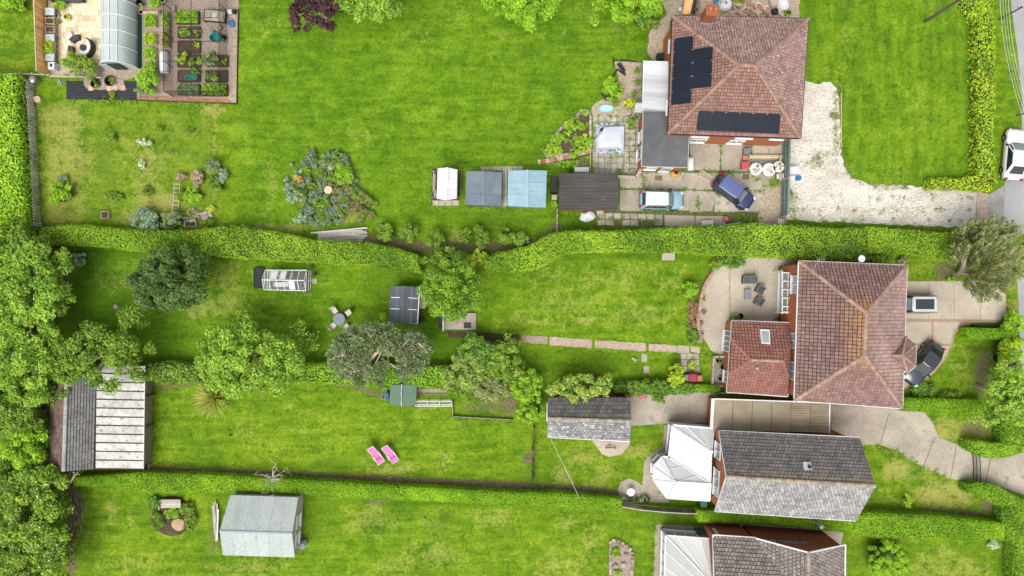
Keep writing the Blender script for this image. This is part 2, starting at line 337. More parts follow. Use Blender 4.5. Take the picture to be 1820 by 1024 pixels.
def grass_mat():
    mt, nt, b, o = newmat('lawn'); co = coords(nt, None, False)
    cx = coords(nt, (.25, 1.6, 1), False); cy = coords(nt, (1.3, .22, 1), False)
    big = noise(nt, co, .16, 4, .55, .4, .3, .7); med = noise(nt, co, .75, 5, .65, .6, .32, .68); fin = noise(nt, co, 3.8, 4, .7, .2, .28, .72); vf = noise(nt, co, 14, 3, .7, 0, .25, .75)
    st = noise(nt, cx, 1.1, 2, .5, 0, .3, .7); sv_ = noise(nt, cy, 1.1, 2, .5, 0, .3, .7)
    k = attr(nt, 'vert'); stripe = mix(nt, k, st, sv_)
    t = math_(nt, 'ADD', math_(nt, 'MULTIPLY', big, .24), math_(nt, 'MULTIPLY', med, .34))
    t = math_(nt, 'ADD', t, math_(nt, 'MULTIPLY', stripe, .24)); t = math_(nt, 'ADD', t, math_(nt, 'MULTIPLY', fin, .26), True)
    ramp = N(nt, 'ShaderNodeValToRGB'); cr = ramp.color_ramp
    cr.elements[0].position = .18; cr.elements[0].color = (.040, .105, .0045, 1)
    cr.elements[1].position = .86; cr.elements[1].color = (.205, .292, .018, 1)
    e = cr.elements.new(.48); e.color = (.100, .182, .0065, 1); e = cr.elements.new(.66); e.color = (.145, .235, .0095, 1)
    nt.links.new(t, ramp.inputs[0]); c = ramp.outputs[0]
    fm = math_(nt, 'MULTIPLY_ADD', math_(nt, 'ADD', math_(nt, 'MULTIPLY', vf, .65), math_(nt, 'MULTIPLY', fin, .35)), .9); nt.nodes[-1].inputs[2].default_value = .50
    def brk(name, lo, hi, nz, gain=1.0):
        a = math_(nt, 'ADD', attr(nt, name), math_(nt, 'MULTIPLY', math_(nt, 'SUBTRACT', nz, .5), gain))
        r = N(nt, 'ShaderNodeMapRange'); r.inputs[1].default_value = lo; r.inputs[2].default_value = hi; nt.links.new(a, r.inputs[0]); return r.outputs[0]
    fd = math_(nt, 'MULTIPLY_ADD', fin, .5); nt.links.new(math_(nt, 'MULTIPLY', med, .5), fd.node.inputs[2])
    c = mix(nt, attr(nt, 'rich'), c, mix(nt, 1.0, c, (.82, .93, .88), 'MULTIPLY'))
    c = mix(nt, math_(nt, 'MULTIPLY', brk('lush_shade', .25, 1.0, med, .5), .62), c, (.035, .105, .004))  # darker green: rank grass, plus hedge shade painted in
    c = mix(nt, math_(nt, 'MULTIPLY', brk('dry', .30, 1.0, fd, 1.1), .72), c, (.33, .30, .085))
    c = mix(nt, math_(nt, 'MULTIPLY', brk('rough', .75, 1.3, fd, 1.3), .3), c, (.20, .20, .05))
    c = mix(nt, math_(nt, 'MULTIPLY', brk('soil', .38, .85, fd, .7), .92), c, mix(nt, fin, (.085, .06, .035), (.21, .155, .10)))
    c = mix(nt, 1.0, c, fm, 'MULTIPLY')
    tuft = noise(nt, co, 1.35, 3, .6, .3, .585, .68); c = mix(nt, math_(nt, 'MULTIPLY', tuft, .55), c, (.030, .088, .004))
    pale = noise(nt, cx, 1.9, 4, .65, .5, .60, .74); c = mix(nt, math_(nt, 'MULTIPLY', pale, .38), c, (.27, .29, .05))
    # daisies and clover heads
    wsp = noise(nt, co, 5.5, 1, .5, 0, .80, .83); c = mix(nt, math_(nt, 'MULTIPLY', wsp, .6), c, (.5, .5, .4))
    nt.links.new(c, b.inputs['Base Color']); b.inputs['Roughness'].default_value = .9; b.inputs['Specular IOR Level'].default_value = .12
    bump(nt, b, math_(nt, 'ADD', math_(nt, 'MULTIPLY', fin, 1.0), math_(nt, 'MULTIPLY', vf, .5)), .6, .06)
    return mt
gme.materials.append(grass_mat())
tag(link('ground', gme), 'mown green lawns of the gardens with dry and bare patches', kind='structure')

# ---------------------------------------------------------------- vegetation builders
def leaf_mesh(name, mat, pos, nrm, size, asp=.55, jit=.6, axis=None, v=None, w=None, off=(0, 0, 0)):
    n = len(pos); pos = np.asarray(pos)-np.asarray(off)[None, :]
    nr = nrm+rng.normal(0, jit, (n, 3)); nr /= np.linalg.norm(nr, axis=1, keepdims=True)+1e-9
    if axis is None: ax = rng.normal(0, 1, (n, 3))
    else: ax = axis+rng.normal(0, .25, (n, 3))
    if axis is None: ax -= nr*(ax*nr).sum(1, keepdims=True)
    ax /= np.linalg.norm(ax, axis=1, keepdims=True)+1e-9
    bx = np.cross(nr, ax); bx /= np.linalg.norm(bx, axis=1, keepdims=True)+1e-9
    L = np.asarray(size).reshape(-1, 1)*np.ones((n, 1)); W = L*asp
    q = np.stack([pos-ax*L, pos+bx*W-ax*L*.1, pos+ax*L, pos-bx*W-ax*L*.1], 1).reshape(-1, 3)
    me = bpy.data.meshes.new(name); me.vertices.add(4*n); me.vertices.foreach_set('co', q.ravel())
    me.loops.add(4*n); me.loops.foreach_set('vertex_index', np.arange(4*n, dtype=np.int32))
    me.polygons.add(n); me.polygons.foreach_set('loop_start', np.arange(0, 4*n, 4, dtype=np.int32))
    me.update(calc_edges=True)
    if v is None: v = rng.random(n)
    if w is None: w = rng.random(n)
    for k, a in (('v', v), ('w', w)):
        at = me.attributes.new(k, 'FLOAT', 'FACE'); at.data.foreach_set('value', np.asarray(a, dtype=np.float32))
    me.materials.append(mat); return me
def sph(n, zmin=-.3):
    z = rng.uniform(zmin, 1, n); t = rng.uniform(0, 2*np.pi, n); r = np.sqrt(np.maximum(0, 1-z*z))
    return np.stack([r*np.cos(t), r*np.sin(t), z], 1)
def crown(c, rx, ry, rz, nl, ncl, rcf, zlow=.0, flat=.8, irreg=.2, shell=.45):
    ph = rng.uniform(0, 6.28, 4); cl = []; k = 0
    while len(cl) < ncl:
        t = rng.uniform(0, 6.28); r = math.sqrt(rng.uniform(0, 1))
        sc = 1+irreg*(.5*math.sin(2*t+ph[0])+.4*math.sin(3*t+ph[1])+.35*math.sin(5*t+ph[2])+.3*math.sin(7*t+ph[3]))
        rr = r*(1-rcf*.45)
        z = math.sqrt(max(0, 1-rr*rr))*(rng.uniform(.55, 1) if rng.random() < .72 else rng.uniform(zlow, .5))
        cl.append((c[0]+rx*rr*sc*math.cos(t), c[1]+ry*rr*sc*math.sin(t), c[2]+rz*z, rcf*rng.uniform(.65, 1.3)*min(rx, ry), rng.random()))
    cl = np.array(cl); wts = cl[:, 3]**2; idx = rng.choice(ncl, nl, p=wts/wts.sum())
    d = sph(nl, -.35); rad = cl[idx, 3]*(shell+(1-shell)*rng.random(nl))
    pos = cl[idx, :3]+d*rad[:, None]*np.array([1, 1, flat]); pos[:, 2] = np.maximum(pos[:, 2], .05)
    nrm = d*.8+np.array([0, 0, .55]); v = np.clip(.55*cl[idx, 4]+.6*rng.random(nl)-.08, 0, 1)
    return pos, nrm, v, cl, d
def plant(name, label, cat, px, py, rx, ry, h, mat, leaf=.14, nl=None, ncl=None, rcf=.34, zb=None, group=None, trunk=None, trunk_r=None, asp=.55, irreg=.2, spike=False, jit=.6, limbs=8, bark=None, tree=False, flat=.8, shell=.45, base=None):
    """rx, ry in photo pixels at crown height; h total height; zb height where the crown starts"""
    zb = (.3*h if tree else .12*h) if zb is None else zb
    zc = zb+(h-zb)*.35; c = P(px, py, zc+(h-zc)*.5); rx, ry = m(rx)*(1-zc/H), m(ry)*(1-zc/H)
    b = Vector((c.x, c.y, 0)) if base is None else P(*base)
    area = math.pi*rx*ry+2*(rx+ry)*(h-zb)*.6
    if nl is None: nl = int(min(24000, max(60, area/(leaf*leaf*asp*2)*2.9)))
    if ncl is None: ncl = int(max(5, min(90, 2.6*rx*ry/((rcf*min(rx, ry))**2))))
    rz = (h-zc)*.82
    pos, nrm, v, cl, d = crown((c.x, c.y, zc), rx, ry, rz, nl, ncl, rcf, -.35, flat, irreg, shell)
    root = thing(name, label, cat, b, 0, group)
    sz = leaf*rng.uniform(.6, 1.25, nl)
    link('crown' if tree else 'foliage', leaf_mesh('foliage', mat, pos, nrm, sz, asp, jit, d if spike else None, v, None, b), root)
    if not tree and irreg <= .2 and min(rx, ry) > .55:
        cm = MB(); hh = h*.8-zb*.6; cm.lathe((c.x, c.y, zb*.5), [(.45, 0), (.72, hh*.25), (.74, hh*.55), (.52, hh*.85), (.15, hh)], 12, None, rx, ry); cm.build('inner_growth', CORE, root)
    t = MB(); tr = trunk_r or (.05+.028*h if tree else .02+.012*h)
    top = Vector((c.x, c.y, zc*.8 if tree else zc*.6)); mid = b.lerp(top, .5)+Vector((random.uniform(-.1, .1), random.uniform(-.1, .1), 0))*(h*.1)
    t.tube([b-Vector((0, 0, .1)), b+Vector((0, 0, .1)), mid, top], [tr*1.35, tr*1.1, tr*.9, tr*.7], 7)
    for i in rng.choice(len(cl), min(limbs, len(cl)), replace=False):
        e = Vector(cl[i, :3]); md = top.lerp(e, .5)+Vector((0, 0, .12*(e-top).length))
        t.tube([mid.lerp(top, .6), md, e], [tr*.5, tr*.34, tr*.1], 5, cap=False)
    t.build('trunk' if tree else 'stem', bark or BARKT, root)
    return root
def hedge(label, A, B, h, mat, leaf=.085, dens=1.5, group=None, lump=.07, cat='hedge', h2=None, rough=.05, over=.04):
    """A, B: polylines of photo pixels along the two edges of the hedge top"""
    n = max(24, int(sum(math.dist(a, b) for a, b in zip(A[:-1], A[1:]))/8))
    def res(Q):
        Q = np.array(Q, float); s = np.r_[0, np.cumsum(np.hypot(*np.diff(Q, axis=0).T))]; t = np.linspace(0, s[-1], n)
        return np.stack([np.interp(t, s, Q[:, 0]), np.interp(t, s, Q[:, 1])], 1)
    h2 = h if h2 is None else h2
    hz = np.linspace(h, h2, n); k = ((1-hz/H)/S)[:, None]
    a = (res(A)-[910, 512])*k*[1, -1]; b = (res(B)-[910, 512])*k*[1, -1]
    o = (a+b).mean(0)/2; mid = (a+b)/2
    root = thing('hedge', label, cat, (*mid[n//2], 0), 0, group); off = np.array([*mid[n//2], 0])
    ph = rng.uniform(0, 6.28, 6)
    def lz(p):
        x, y = p[:, 0], p[:, 1]
        return lump*(np.sin(1.3*x+ph[0])+np.sin(1.9*y+ph[1])+np.sin(2.9*x+1.7*y+ph[2])+.6*np.sin(5.3*x-4.1*y+ph[3]))*.5
    # woody core
    sh = .10; wd = np.linalg.norm(b-a, axis=1, keepdims=True); u = (b-a)/np.maximum(wd, 1e-6)
    ia, ib = a+u*np.minimum(sh, wd*.3), b-u*np.minimum(sh, wd*.3)
    secs = [[(*ia[i], -.05), (*ia[i], hz[i]-sh+lz(ia[i:i+1])[0]), (*((ia[i]+ib[i])/2), hz[i]-sh*.8+lz(mid[i:i+1])[0]), (*ib[i], hz[i]-sh+lz(ib[i:i+1])[0]), (*ib[i], -.05)] for i in range(n)]
    mb = MB(); mb.loft(secs, .3); mb.build('inner_growth', CORE, root)
    # leaves
    seg = np.linalg.norm(np.diff(mid, axis=0), axis=1); Lm = seg.sum(); la = leaf*leaf*.55*2
    def pick(N_): 
        t = rng.uniform(0, n-1.001, N_); i = t.astype(int); f = (t-i)[:, None]
        return a[i]*(1-f)+a[i+1]*f, b[i]*(1-f)+b[i+1]*f, hz[i], i
    nt_ = int(Lm*wd.mean()*dens*1.25/la); ns = int(Lm*h*dens*.75/la)
    pa, pb, z, i = pick(nt_); s = rng.random((nt_, 1)); p = pa+(pb-pa)*s
    edge = np.minimum(s[:, 0], 1-s[:, 0])*wd[i, 0]
    p2 = np.c_[p, z+lz(p)+rng.normal(0, rough, nt_)-.18*np.exp(-edge/.12)]; n2 = np.tile([0, 0, 1.0], (nt_, 1))
    P_, N_ = [p2], [n2]
    for q, sg in ((0, -1), (1, 1)):
        pa, pb, z, i = pick(ns); p = pb if q else pa; uu = (pb-pa); uu = uu/np.maximum(np.linalg.norm(uu, axis=1, keepdims=True), 1e-6)*sg
        zz = z*rng.random(ns)**.8; p = p+uu*(rng.normal(0, rough*.8, ns)+over+.5*lz(p))[:, None]
        P_.append(np.c_[p, np.maximum(zz+lz(p)*.3, .02)]); N_.append(np.c_[uu, np.full(ns, .35)])
    for e in (0, n-1):
        ne = int(wd[e, 0]*hz[e]*dens/la)
        if ne < 3: continue
        s = rng.random((ne, 1)); p = a[e]+(b[e]-a[e])*s; dirn = (mid[1]-mid[0]) if e == 0 else (mid[-2]-mid[-1]); dirn = -dirn/np.linalg.norm(dirn)
        P_.append(np.c_[p+dirn*rng.normal(.03, rough, (ne, 1)), hz[e]*rng.random(ne)]); N_.append(np.tile([*dirn, .35], (ne, 1)))
    pos = np.concatenate(P_); nrm = np.concatenate(N_); nn = len(pos)
    patch = .5+.25*np.sin(.9*pos[:, 0]+ph[4])+.25*np.sin(1.1*pos[:, 1]+.7*pos[:, 0]+ph[5])
    patch = patch+.35*np.sin(.31*pos[:, 0]+ph[2])+.2*np.sin(2.7*pos[:, 0]+2.1*pos[:, 1]+ph[1]); w_ = rng.random(nn); w_[(np.sin(.8*pos[:, 0]+ph[0])+np.sin(.63*pos[:, 1]-.5*pos[:, 0]+ph[3]) > 1.55)] += .09
    v = np.clip(.45*patch+.7*rng.random(nn)-.1, 0, 1)
    link('foliage', leaf_mesh('foliage', mat, pos, nrm, leaf*rng.uniform(.6, 1.4, nn), .55, .55, None, v, w_, off), root)
    return root
CORE = M('hedge_core', (.06, .105, .014), (.035, .06, .01), 6, .95, .2, fine=.4, finesc=10)
L_BRIGHT = leafmat('leaf_bright', (.058, .130, .006), (.215, .345, .022))
L_HEDGE = leafmat('leaf_hedge', (.055, .120, .006), (.205, .305, .020), (.26, .20, .06), .985)
L_HEDGE2 = leafmat('leaf_hedge_fine', (.072, .160, .005), (.20, .330, .013), (.28, .26, .05), .99)
L_HEDGED = leafmat('leaf_hedge_dark', (.032, .078, .008), (.12, .215, .028))
L_LIME = leafmat('leaf_lime', (.095, .18, .008), (.29, .40, .025), (.45, .36, .05), .95)
L_MID = leafmat('leaf_mid', (.040, .082, .008), (.160, .240, .028))
L_DEEP = leafmat('leaf_deep', (.020, .045, .009), (.090, .140, .034))
L_BLUE = leafmat('leaf_blue_green', (.055, .085, .030), (.20, .245, .12))
L_SILV = leafmat('leaf_silver', (.085, .13, .075), (.22, .275, .18))
L_PURP = leafmat('leaf_purple', (.010, .004, .006), (.055, .020, .026), transl=.15)
L_OLIVE = leafmat('leaf_olive_cypress', (.065, .085, .026), (.20, .215, .08), (.36, .31, .19), .93)
L_GOLD = leafmat('leaf_gold_variegated', (.05, .11, .010), (.18, .27, .04), (.68, .60, .16), .80)
L_ASH = leafmat('leaf_ash', (.050, .108, .009), (.212, .318, .038))
L_FLOW = leafmat('leaf_lilac_flower', (.045, .085, .025), (.13, .19, .07), (.30, .30, .35), .76)
L_ELDER = leafmat('leaf_elder', (.042, .092, .008), (.18, .265, .025), (.62, .62, .45), .965)
L_WHITE = leafmat('white_blossom', (.12, .2, .05), (.25, .33, .12), (.7, .7, .62), .55)
L_PINK = leafmat('pink_blossom', (.04, .09, .02), (.14, .22, .05), (.55, .12, .18), .6)
L_ORANGE = leafmat('orange_bloom', (.5, .13, .01), (.75, .28, .02))
L_YEL = leafmat('yellow_bloom', (.2, .26, .02), (.55, .52, .06))
L_DEAD = leafmat('dead_twig', (.10, .07, .04), (.26, .21, .14), transl=.05)
L_SPIKE = leafmat('spiky_leaf', (.12, .16, .02), (.36, .36, .10))
# ---------------------------------------------------------------- paved surfaces
def ragged(poly, step=7, amp=2.2):
    out = []; n = len(poly)
    for i in range(n):
        (x0, y0), (x1, y1) = poly[i], poly[(i+1) % n]; L = math.dist((x0, y0), (x1, y1)); k = max(1, int(L/step))
        for j in range(k):
            t = j/k; out.append((x0+(x1-x0)*t+random.uniform(-amp, amp)*(j > 0 or amp > 1), y0+(y1-y0)*t+random.uniform(-amp, amp)))
    return out
def sheet(name, label, poly, mat, z=.02, rag=None):
    if rag: poly = ragged(poly, *rag)
    mb = MB(); mb.prism([P(*p) for p in poly], -.06, z, .5)
    return mb.build(name, mat, None, label=label, kind='structure')
def slab_grid(parent, TL, TR, BR, BL, nx, ny, mat, z0, z1, gap=.6, jit=.5, name='slab', skip=(), stag=0.0, keep=None, lift=.008):
    def at(u, v):
        return ((TL[0]*(1-u)+TR[0]*u)*(1-v)+(BL[0]*(1-u)+BR[0]*u)*v, (TL[1]*(1-u)+TR[1]*u)*(1-v)+(BL[1]*(1-u)+BR[1]*u)*v)
    for j in range(ny):
        so = stag*(j % 2)/nx
        for i in range(-1 if so else 0, nx):
            u0, u1 = max(0, i/nx+so), min(1, (i+1)/nx+so)
            if u1-u0 < .02 or (i, j) in skip: continue
            cx, cy = at((u0+u1)/2, (j+.5)/ny)
            if keep and not keep(cx, cy): continue
            q = [at(u0, j/ny), at(u1, j/ny), at(u1, (j+1)/ny), at(u0, (j+1)/ny)]
            q = [(x+(gap if x < cx else -gap)+random.uniform(-jit, jit)*.5, y+(gap if y < cy else -gap)+random.uniform(-jit, jit)*.5) for x, y in q]
            mb = MB(); mb.prism([P(*p) for p in q], z0, z1+random.uniform(0, lift))
            mb.build(name, mat, parent)
def inpoly(poly):
    def f(x, y):
        c = False; n = len(poly)
        for i in range(n):
            (x0, y0), (x1, y1) = poly[i], poly[i-1]
            if (y0 > y) != (y1 > y) and x < (x1-x0)*(y-y0)/(y1-y0)+x0: c = not c
        return c
    return f
ASPH = M('asphalt', (.30, .30, .305), (.235, .235, .24), .35, .9, .05, .4, 60, fine=.12, finesc=20)
ASPHO = M('old_asphalt', (.27, .26, .25), (.18, .175, .165), .8, .9, .05, .4, 40, fine=.25, finesc=12)
PINKST = M('pink_stone_chip', (.42, .33, .26), (.28, .21, .16), 3, .95, .1, .5, 30, fine=.35, finesc=12)
WEEDSOIL = M('mossy_joint', (.12, .12, .05), (.07, .085, .02), 2.5, .95, .1, .5, 20, fine=.4, finesc=10)
sheet('road', 'pale grey asphalt road beyond the verge', [(1792, -120), (1797, 10), (1808, 90), (1817, 180), (1815, 250), (1800, 300), (1785, 328), (1783, 420), (1795, 470), (1808, 500), (1811, 560), (1816, 700), (1822, 900), (1828, 1150), (2200, 1150), (2200, -120)], ASPH, .012)
ap = sheet('drive_apron', 'worn grey apron where the gravel drive meets the road', [(1757, 346), (1784, 330), (1783, 424), (1751, 403)], ASPHO, .018)
sheet('drive_apron_stone', 'pinkish stone strip across the mouth of the drive', [(1738, 341), (1757, 345), (1754, 404), (1735, 406)], PINKST, .022, (6, .8))
gd = sheet('gravel_drive', 'white gravel drive of the house with solar panels', [(1427, 143), (1442, 146), (1455, 150), (1462, 146), (1476, 146), (1488, 158), (1493, 190), (1494, 262), (1500, 298), (1516, 318), (1545, 328), (1640, 332), (1700, 337), (1737, 341), (1735, 405), (1660, 402), (1580, 399), (1500, 395), (1398, 391), (1396, 300), (1405, 250)], GRAVEL, .02, (6, 2.0))
mb = MB(); mb.beam(P(1738, 340, .05), P(1735.5, 405, .05), .12, .12); mb.build('edging', CONC2, gd)
mb = MB()
for a, b in (((1495, 165), (1495, 262)),): mb.beam(P(*a, .04), P(*b, .04), .07, .1)
mb.build('edging', WOODL, gd)
# house-1 yard
yard = sheet('yard', 'mossy ground between the concrete slabs of the yard', [(1098, 300), (1135, 240), (1398, 240), (1396, 405), (1180, 405), (1058, 401), (1058, 374), (1100, 372)], WEEDSOIL, .015)
slab_grid(yard, (1226, 246), (1392, 250), (1390, 308), (1226, 302), 3, 1, CONC, 0, .045, .7, 1.5, 'concrete_slab')
slab_grid(yard, (1100, 304), (1392, 308), (1360, 340), (1100, 336), 5, 1, CONC, 0, .045, .7, 2.5, 'concrete_slab')
slab_grid(yard, (1100, 336), (1360, 340), (1350, 378), (1100, 375), 6, 1, CONC, 0, .045, .7, 4, 'concrete_slab')
slab_grid(yard, (1060, 378), (1178, 381), (1178, 402), (1062, 401), 8, 2, SLABM, 0, .045, .7, 1.0, 'paving_slab', ((2, 1), (5, 1), (6, 1)))
slab_grid(yard, (1180, 382), (1290, 384), (1290, 405), (1180, 403), 2, 1, CONC2, 0, .045, .7, 1, 'concrete_slab')
sheet('dirt_patch', 'stony dirt patch beside the dark blue car', [(1352, 332), (1397, 322), (1397, 404), (1345, 404), (1350, 375)], GRAVEL2, .05, (6, 2))
pat = sheet('slab_patio', 'mossy ground under the square slab patio', [(1052, 205), (1140, 205), (1140, 312), (1052, 312)], WEEDSOIL, .015)
slab_grid(pat, (1053, 207), (1140, 207), (1140, 311), (1053, 311), 8, 10, SLABM, 0, .04, .45, .5, 'paving_slab')
sheet('gravel_bed', 'buff gravel bed beside the white lean-to', [(1092, 108), (1141, 112), (1141, 205), (1052, 208), (1052, 190), (1062, 180), (1088, 172), (1100, 150)], GRAVEL2, .02, (6, 1.5))
sheet('gravel_path', 'stony path along the house wall', [(1155, 55), (1190, 20), (1192, 112), (1160, 108), (1150, 90)], GRAVEL2, .018, (6, 2))
sheet('yard_rear', 'untidy stony ground behind the chimney', [(1165, -40), (1425, -40), (1420, 40), (1190, 36)], GRAVEL2, .014, (8, 2))
# house-2 patio and front drive
hp = [(1258, 492), (1264, 480), (1292, 470), (1330, 458), (1414, 460), (1414, 578), (1294, 578), (1294, 640), (1264, 623), (1254, 606), (1241, 590), (1238, 560), (1245, 520)]
p2 = sheet('patio', 'broad beige concrete patio behind the orange lichened roof house', hp, CONC2, .03)
for a, b in (((1297, 474), (1297, 570)), ((1340, 470), (1340, 576))):
    mb = MB(); k = 22
    for i in range(k):
        q = P(*a, .032).lerp(P(*b, .032), (i+.5)/k); mb.box(q, (.16, .2, .012))
    mb.build('brick_band', M('faded_brick_band', (.35, .24, .185), (.27, .18, .14), 3, .9, .15), p2)
fd2 = [(1606, 500), (1785, 498), (1790, 572), (1738, 573), (1716, 576), (1698, 592), (1693, 612), (1680, 640), (1652, 672), (1604, 694)]
dr = sheet('concrete_drive', 'pale concrete drive in front of the orange lichened roof house', fd2, M('brick_edging', (.33, .22, .16), None, 4, .9, .15), .02)
slab_grid(dr, (1604, 500), (1786, 499), (1788, 569), (1604, 566), 4, 1, CONC2, 0, .04, .4, .3, 'concrete_slab')
k = inpoly([(1600, 560), (1740, 560), (1714, 574), (1694, 592), (1689, 612), (1676, 638), (1650, 668), (1604, 690)])
for a in ([(1605, 572), (1655, 572), (1655, 612), (1605, 612)], [(1658, 572), (1708, 572), (1694, 588), (1689, 611), (1658, 611)], [(1605, 615), (1688, 615), (1676, 638), (1650, 668), (1605, 690)]):
    mb = MB(); mb.prism([P(*p) for p in a], 0, .042); mb.build('concrete_slab', CONC2, dr)
# house-3 drives and paths
d3 = [(1474, 720), (1605, 726), (1642, 732), (1658, 752), (1668, 777), (1700, 790), (1722, 797), (1748, 814), (1790, 813), (1840, 796), (1840, 886), (1780, 866), (1725, 857), (1690, 851), (1640, 830), (1592, 801), (1562, 789), (1530, 792), (1500, 790), (1474, 772)]
drv = sheet('curved_drive', 'curved concrete drive leading to the black gate', d3, CONC, .03, (14, .5))
mb = MB(); mb.prism([P(*p) for p in ((1576, 728), (1641, 733), (1657, 753), (1667, 777), (1640, 762), (1612, 744))], 0, .045); mb.build('concrete_slab', CONC2, drv)
for a, b in (((1662, 777), (1641, 829)), ((1760, 815), (1752, 860)), ((1580, 735), (1565, 788)), ((1700, 792), (1690, 850))):
    mb = MB(); mb.beam(P(*a, .031), P(*b, .031), .05, .006); mb.build('joint', SOIL, drv)
sheet('side_drive', 'stained concrete hardstanding beside the slate garage', [(1120, 706), (1140, 698), (1275, 698), (1275, 752), (1196, 752), (1122, 757)], CONC, .03)
mb = MB(); mb.prism([P(*p) for p in ((1474, 706), (1620, 724), (1474, 724))], 0, .02); 
sheet('garage_apron', 'small pale concrete apron at the garage side', [(1052, 783), (1120, 786), (1118, 793), (1104, 808), (1082, 812), (1070, 807)], CONC2, .03)
sheet('garden_path', 'curved concrete path round the white conservatory', [(1180, 757), (1196, 752), (1196, 800), (1170, 815), (1160, 850), (1190, 893), (1105, 893), (1098, 872), (1104, 857), (1118, 850), (1132, 856), (1142, 864), (1145, 820), (1152, 812), (1178, 792)], CONC, .03, (8, .6))
sheet('garden_path', 'concrete path round the bottom bungalow with brick gable', [(1165, 932), (1250, 936), (1262, 930), (1500, 938), (1492, 985), (1440, 975), (1270, 956), (1184, 956), (1178, 1060), (1160, 1060)], CONC, .03)
# strip path across the garden of house 2
for i, (x0, x1, w, mt) in enumerate(((848, 923, 14, SOIL), (928, 973, 14, BARK), (977, 1052, 15, PINKST), (1057, 1148, 14, PINKST), (1153, 1204, 13, PINKST), (1205, 1225, 13, CONC2), (1228, 1244, 10, CONC2))):
    y = lambda x: 590+(x-848)*.068
    sheet('path_strip', 'dark soil strip at the compost end of the garden path' if i == 0 else 'stony strip of the broken path across the garden', [(x0, y(x0)), (x1, y(x1)), (x1, y(x1)+w), (x0, y(x0)+w)], mt, .018, (6, .8))
for (x, y, w, h) in ((1145, 636, 10, 15), (1148, 657, 9, 13)):
    mb = MB(); mb.prism([P(x+a*w/2+random.uniform(-1, 1), y+b*h/2) for a, b in ((-1, -1), (1, -.95), (1, 1), (-.9, 1))], -.02, .04)
    mb.build('stepping_stone', SLABM, None, label='rough stepping stone in the lawn near the slab square', cat='stepping stone', group='stepping stones in the lawn')
sq = sheet('slab_square', 'mossy bed of the small slab square', [(1209, 627), (1243, 627), (1244, 665), (1210, 665)], WEEDSOIL, .015)
slab_grid(sq, (1209, 628), (1242, 628), (1244, 662), (1211, 662), 3, 3, SLABM, 0, .045, .5, .6, 'paving_slab')
# allotment
sheet('bark_path', 'bark chip paths between the raised vegetable beds', [(178, -40), (425, -40), (420, 183), (243, 178), (243, 137), (150, 160), (150, 137), (178, 137)], BARK, .016, (8, .4))
fl = sheet('flagstone_patio', 'pale joints of the flagstone patio', [(85, -40), (181, -40), (181, 137), (88, 137)], M('pale_joint', (.42, .35, .24), None, 4, .9, .1), .014)
slab_grid(fl, (86, -12), (180, -12), (180, 118), (88, 118), 9, 13, SAND, 0, .035, .28, .3, 'flagstone', stag=.5)
sheet('buff_path', 'buff gravel strip at the edge of the vegetable plot', [(405, 18), (420, 18), (421, 183), (404, 180)], GRAVEL2, .022)
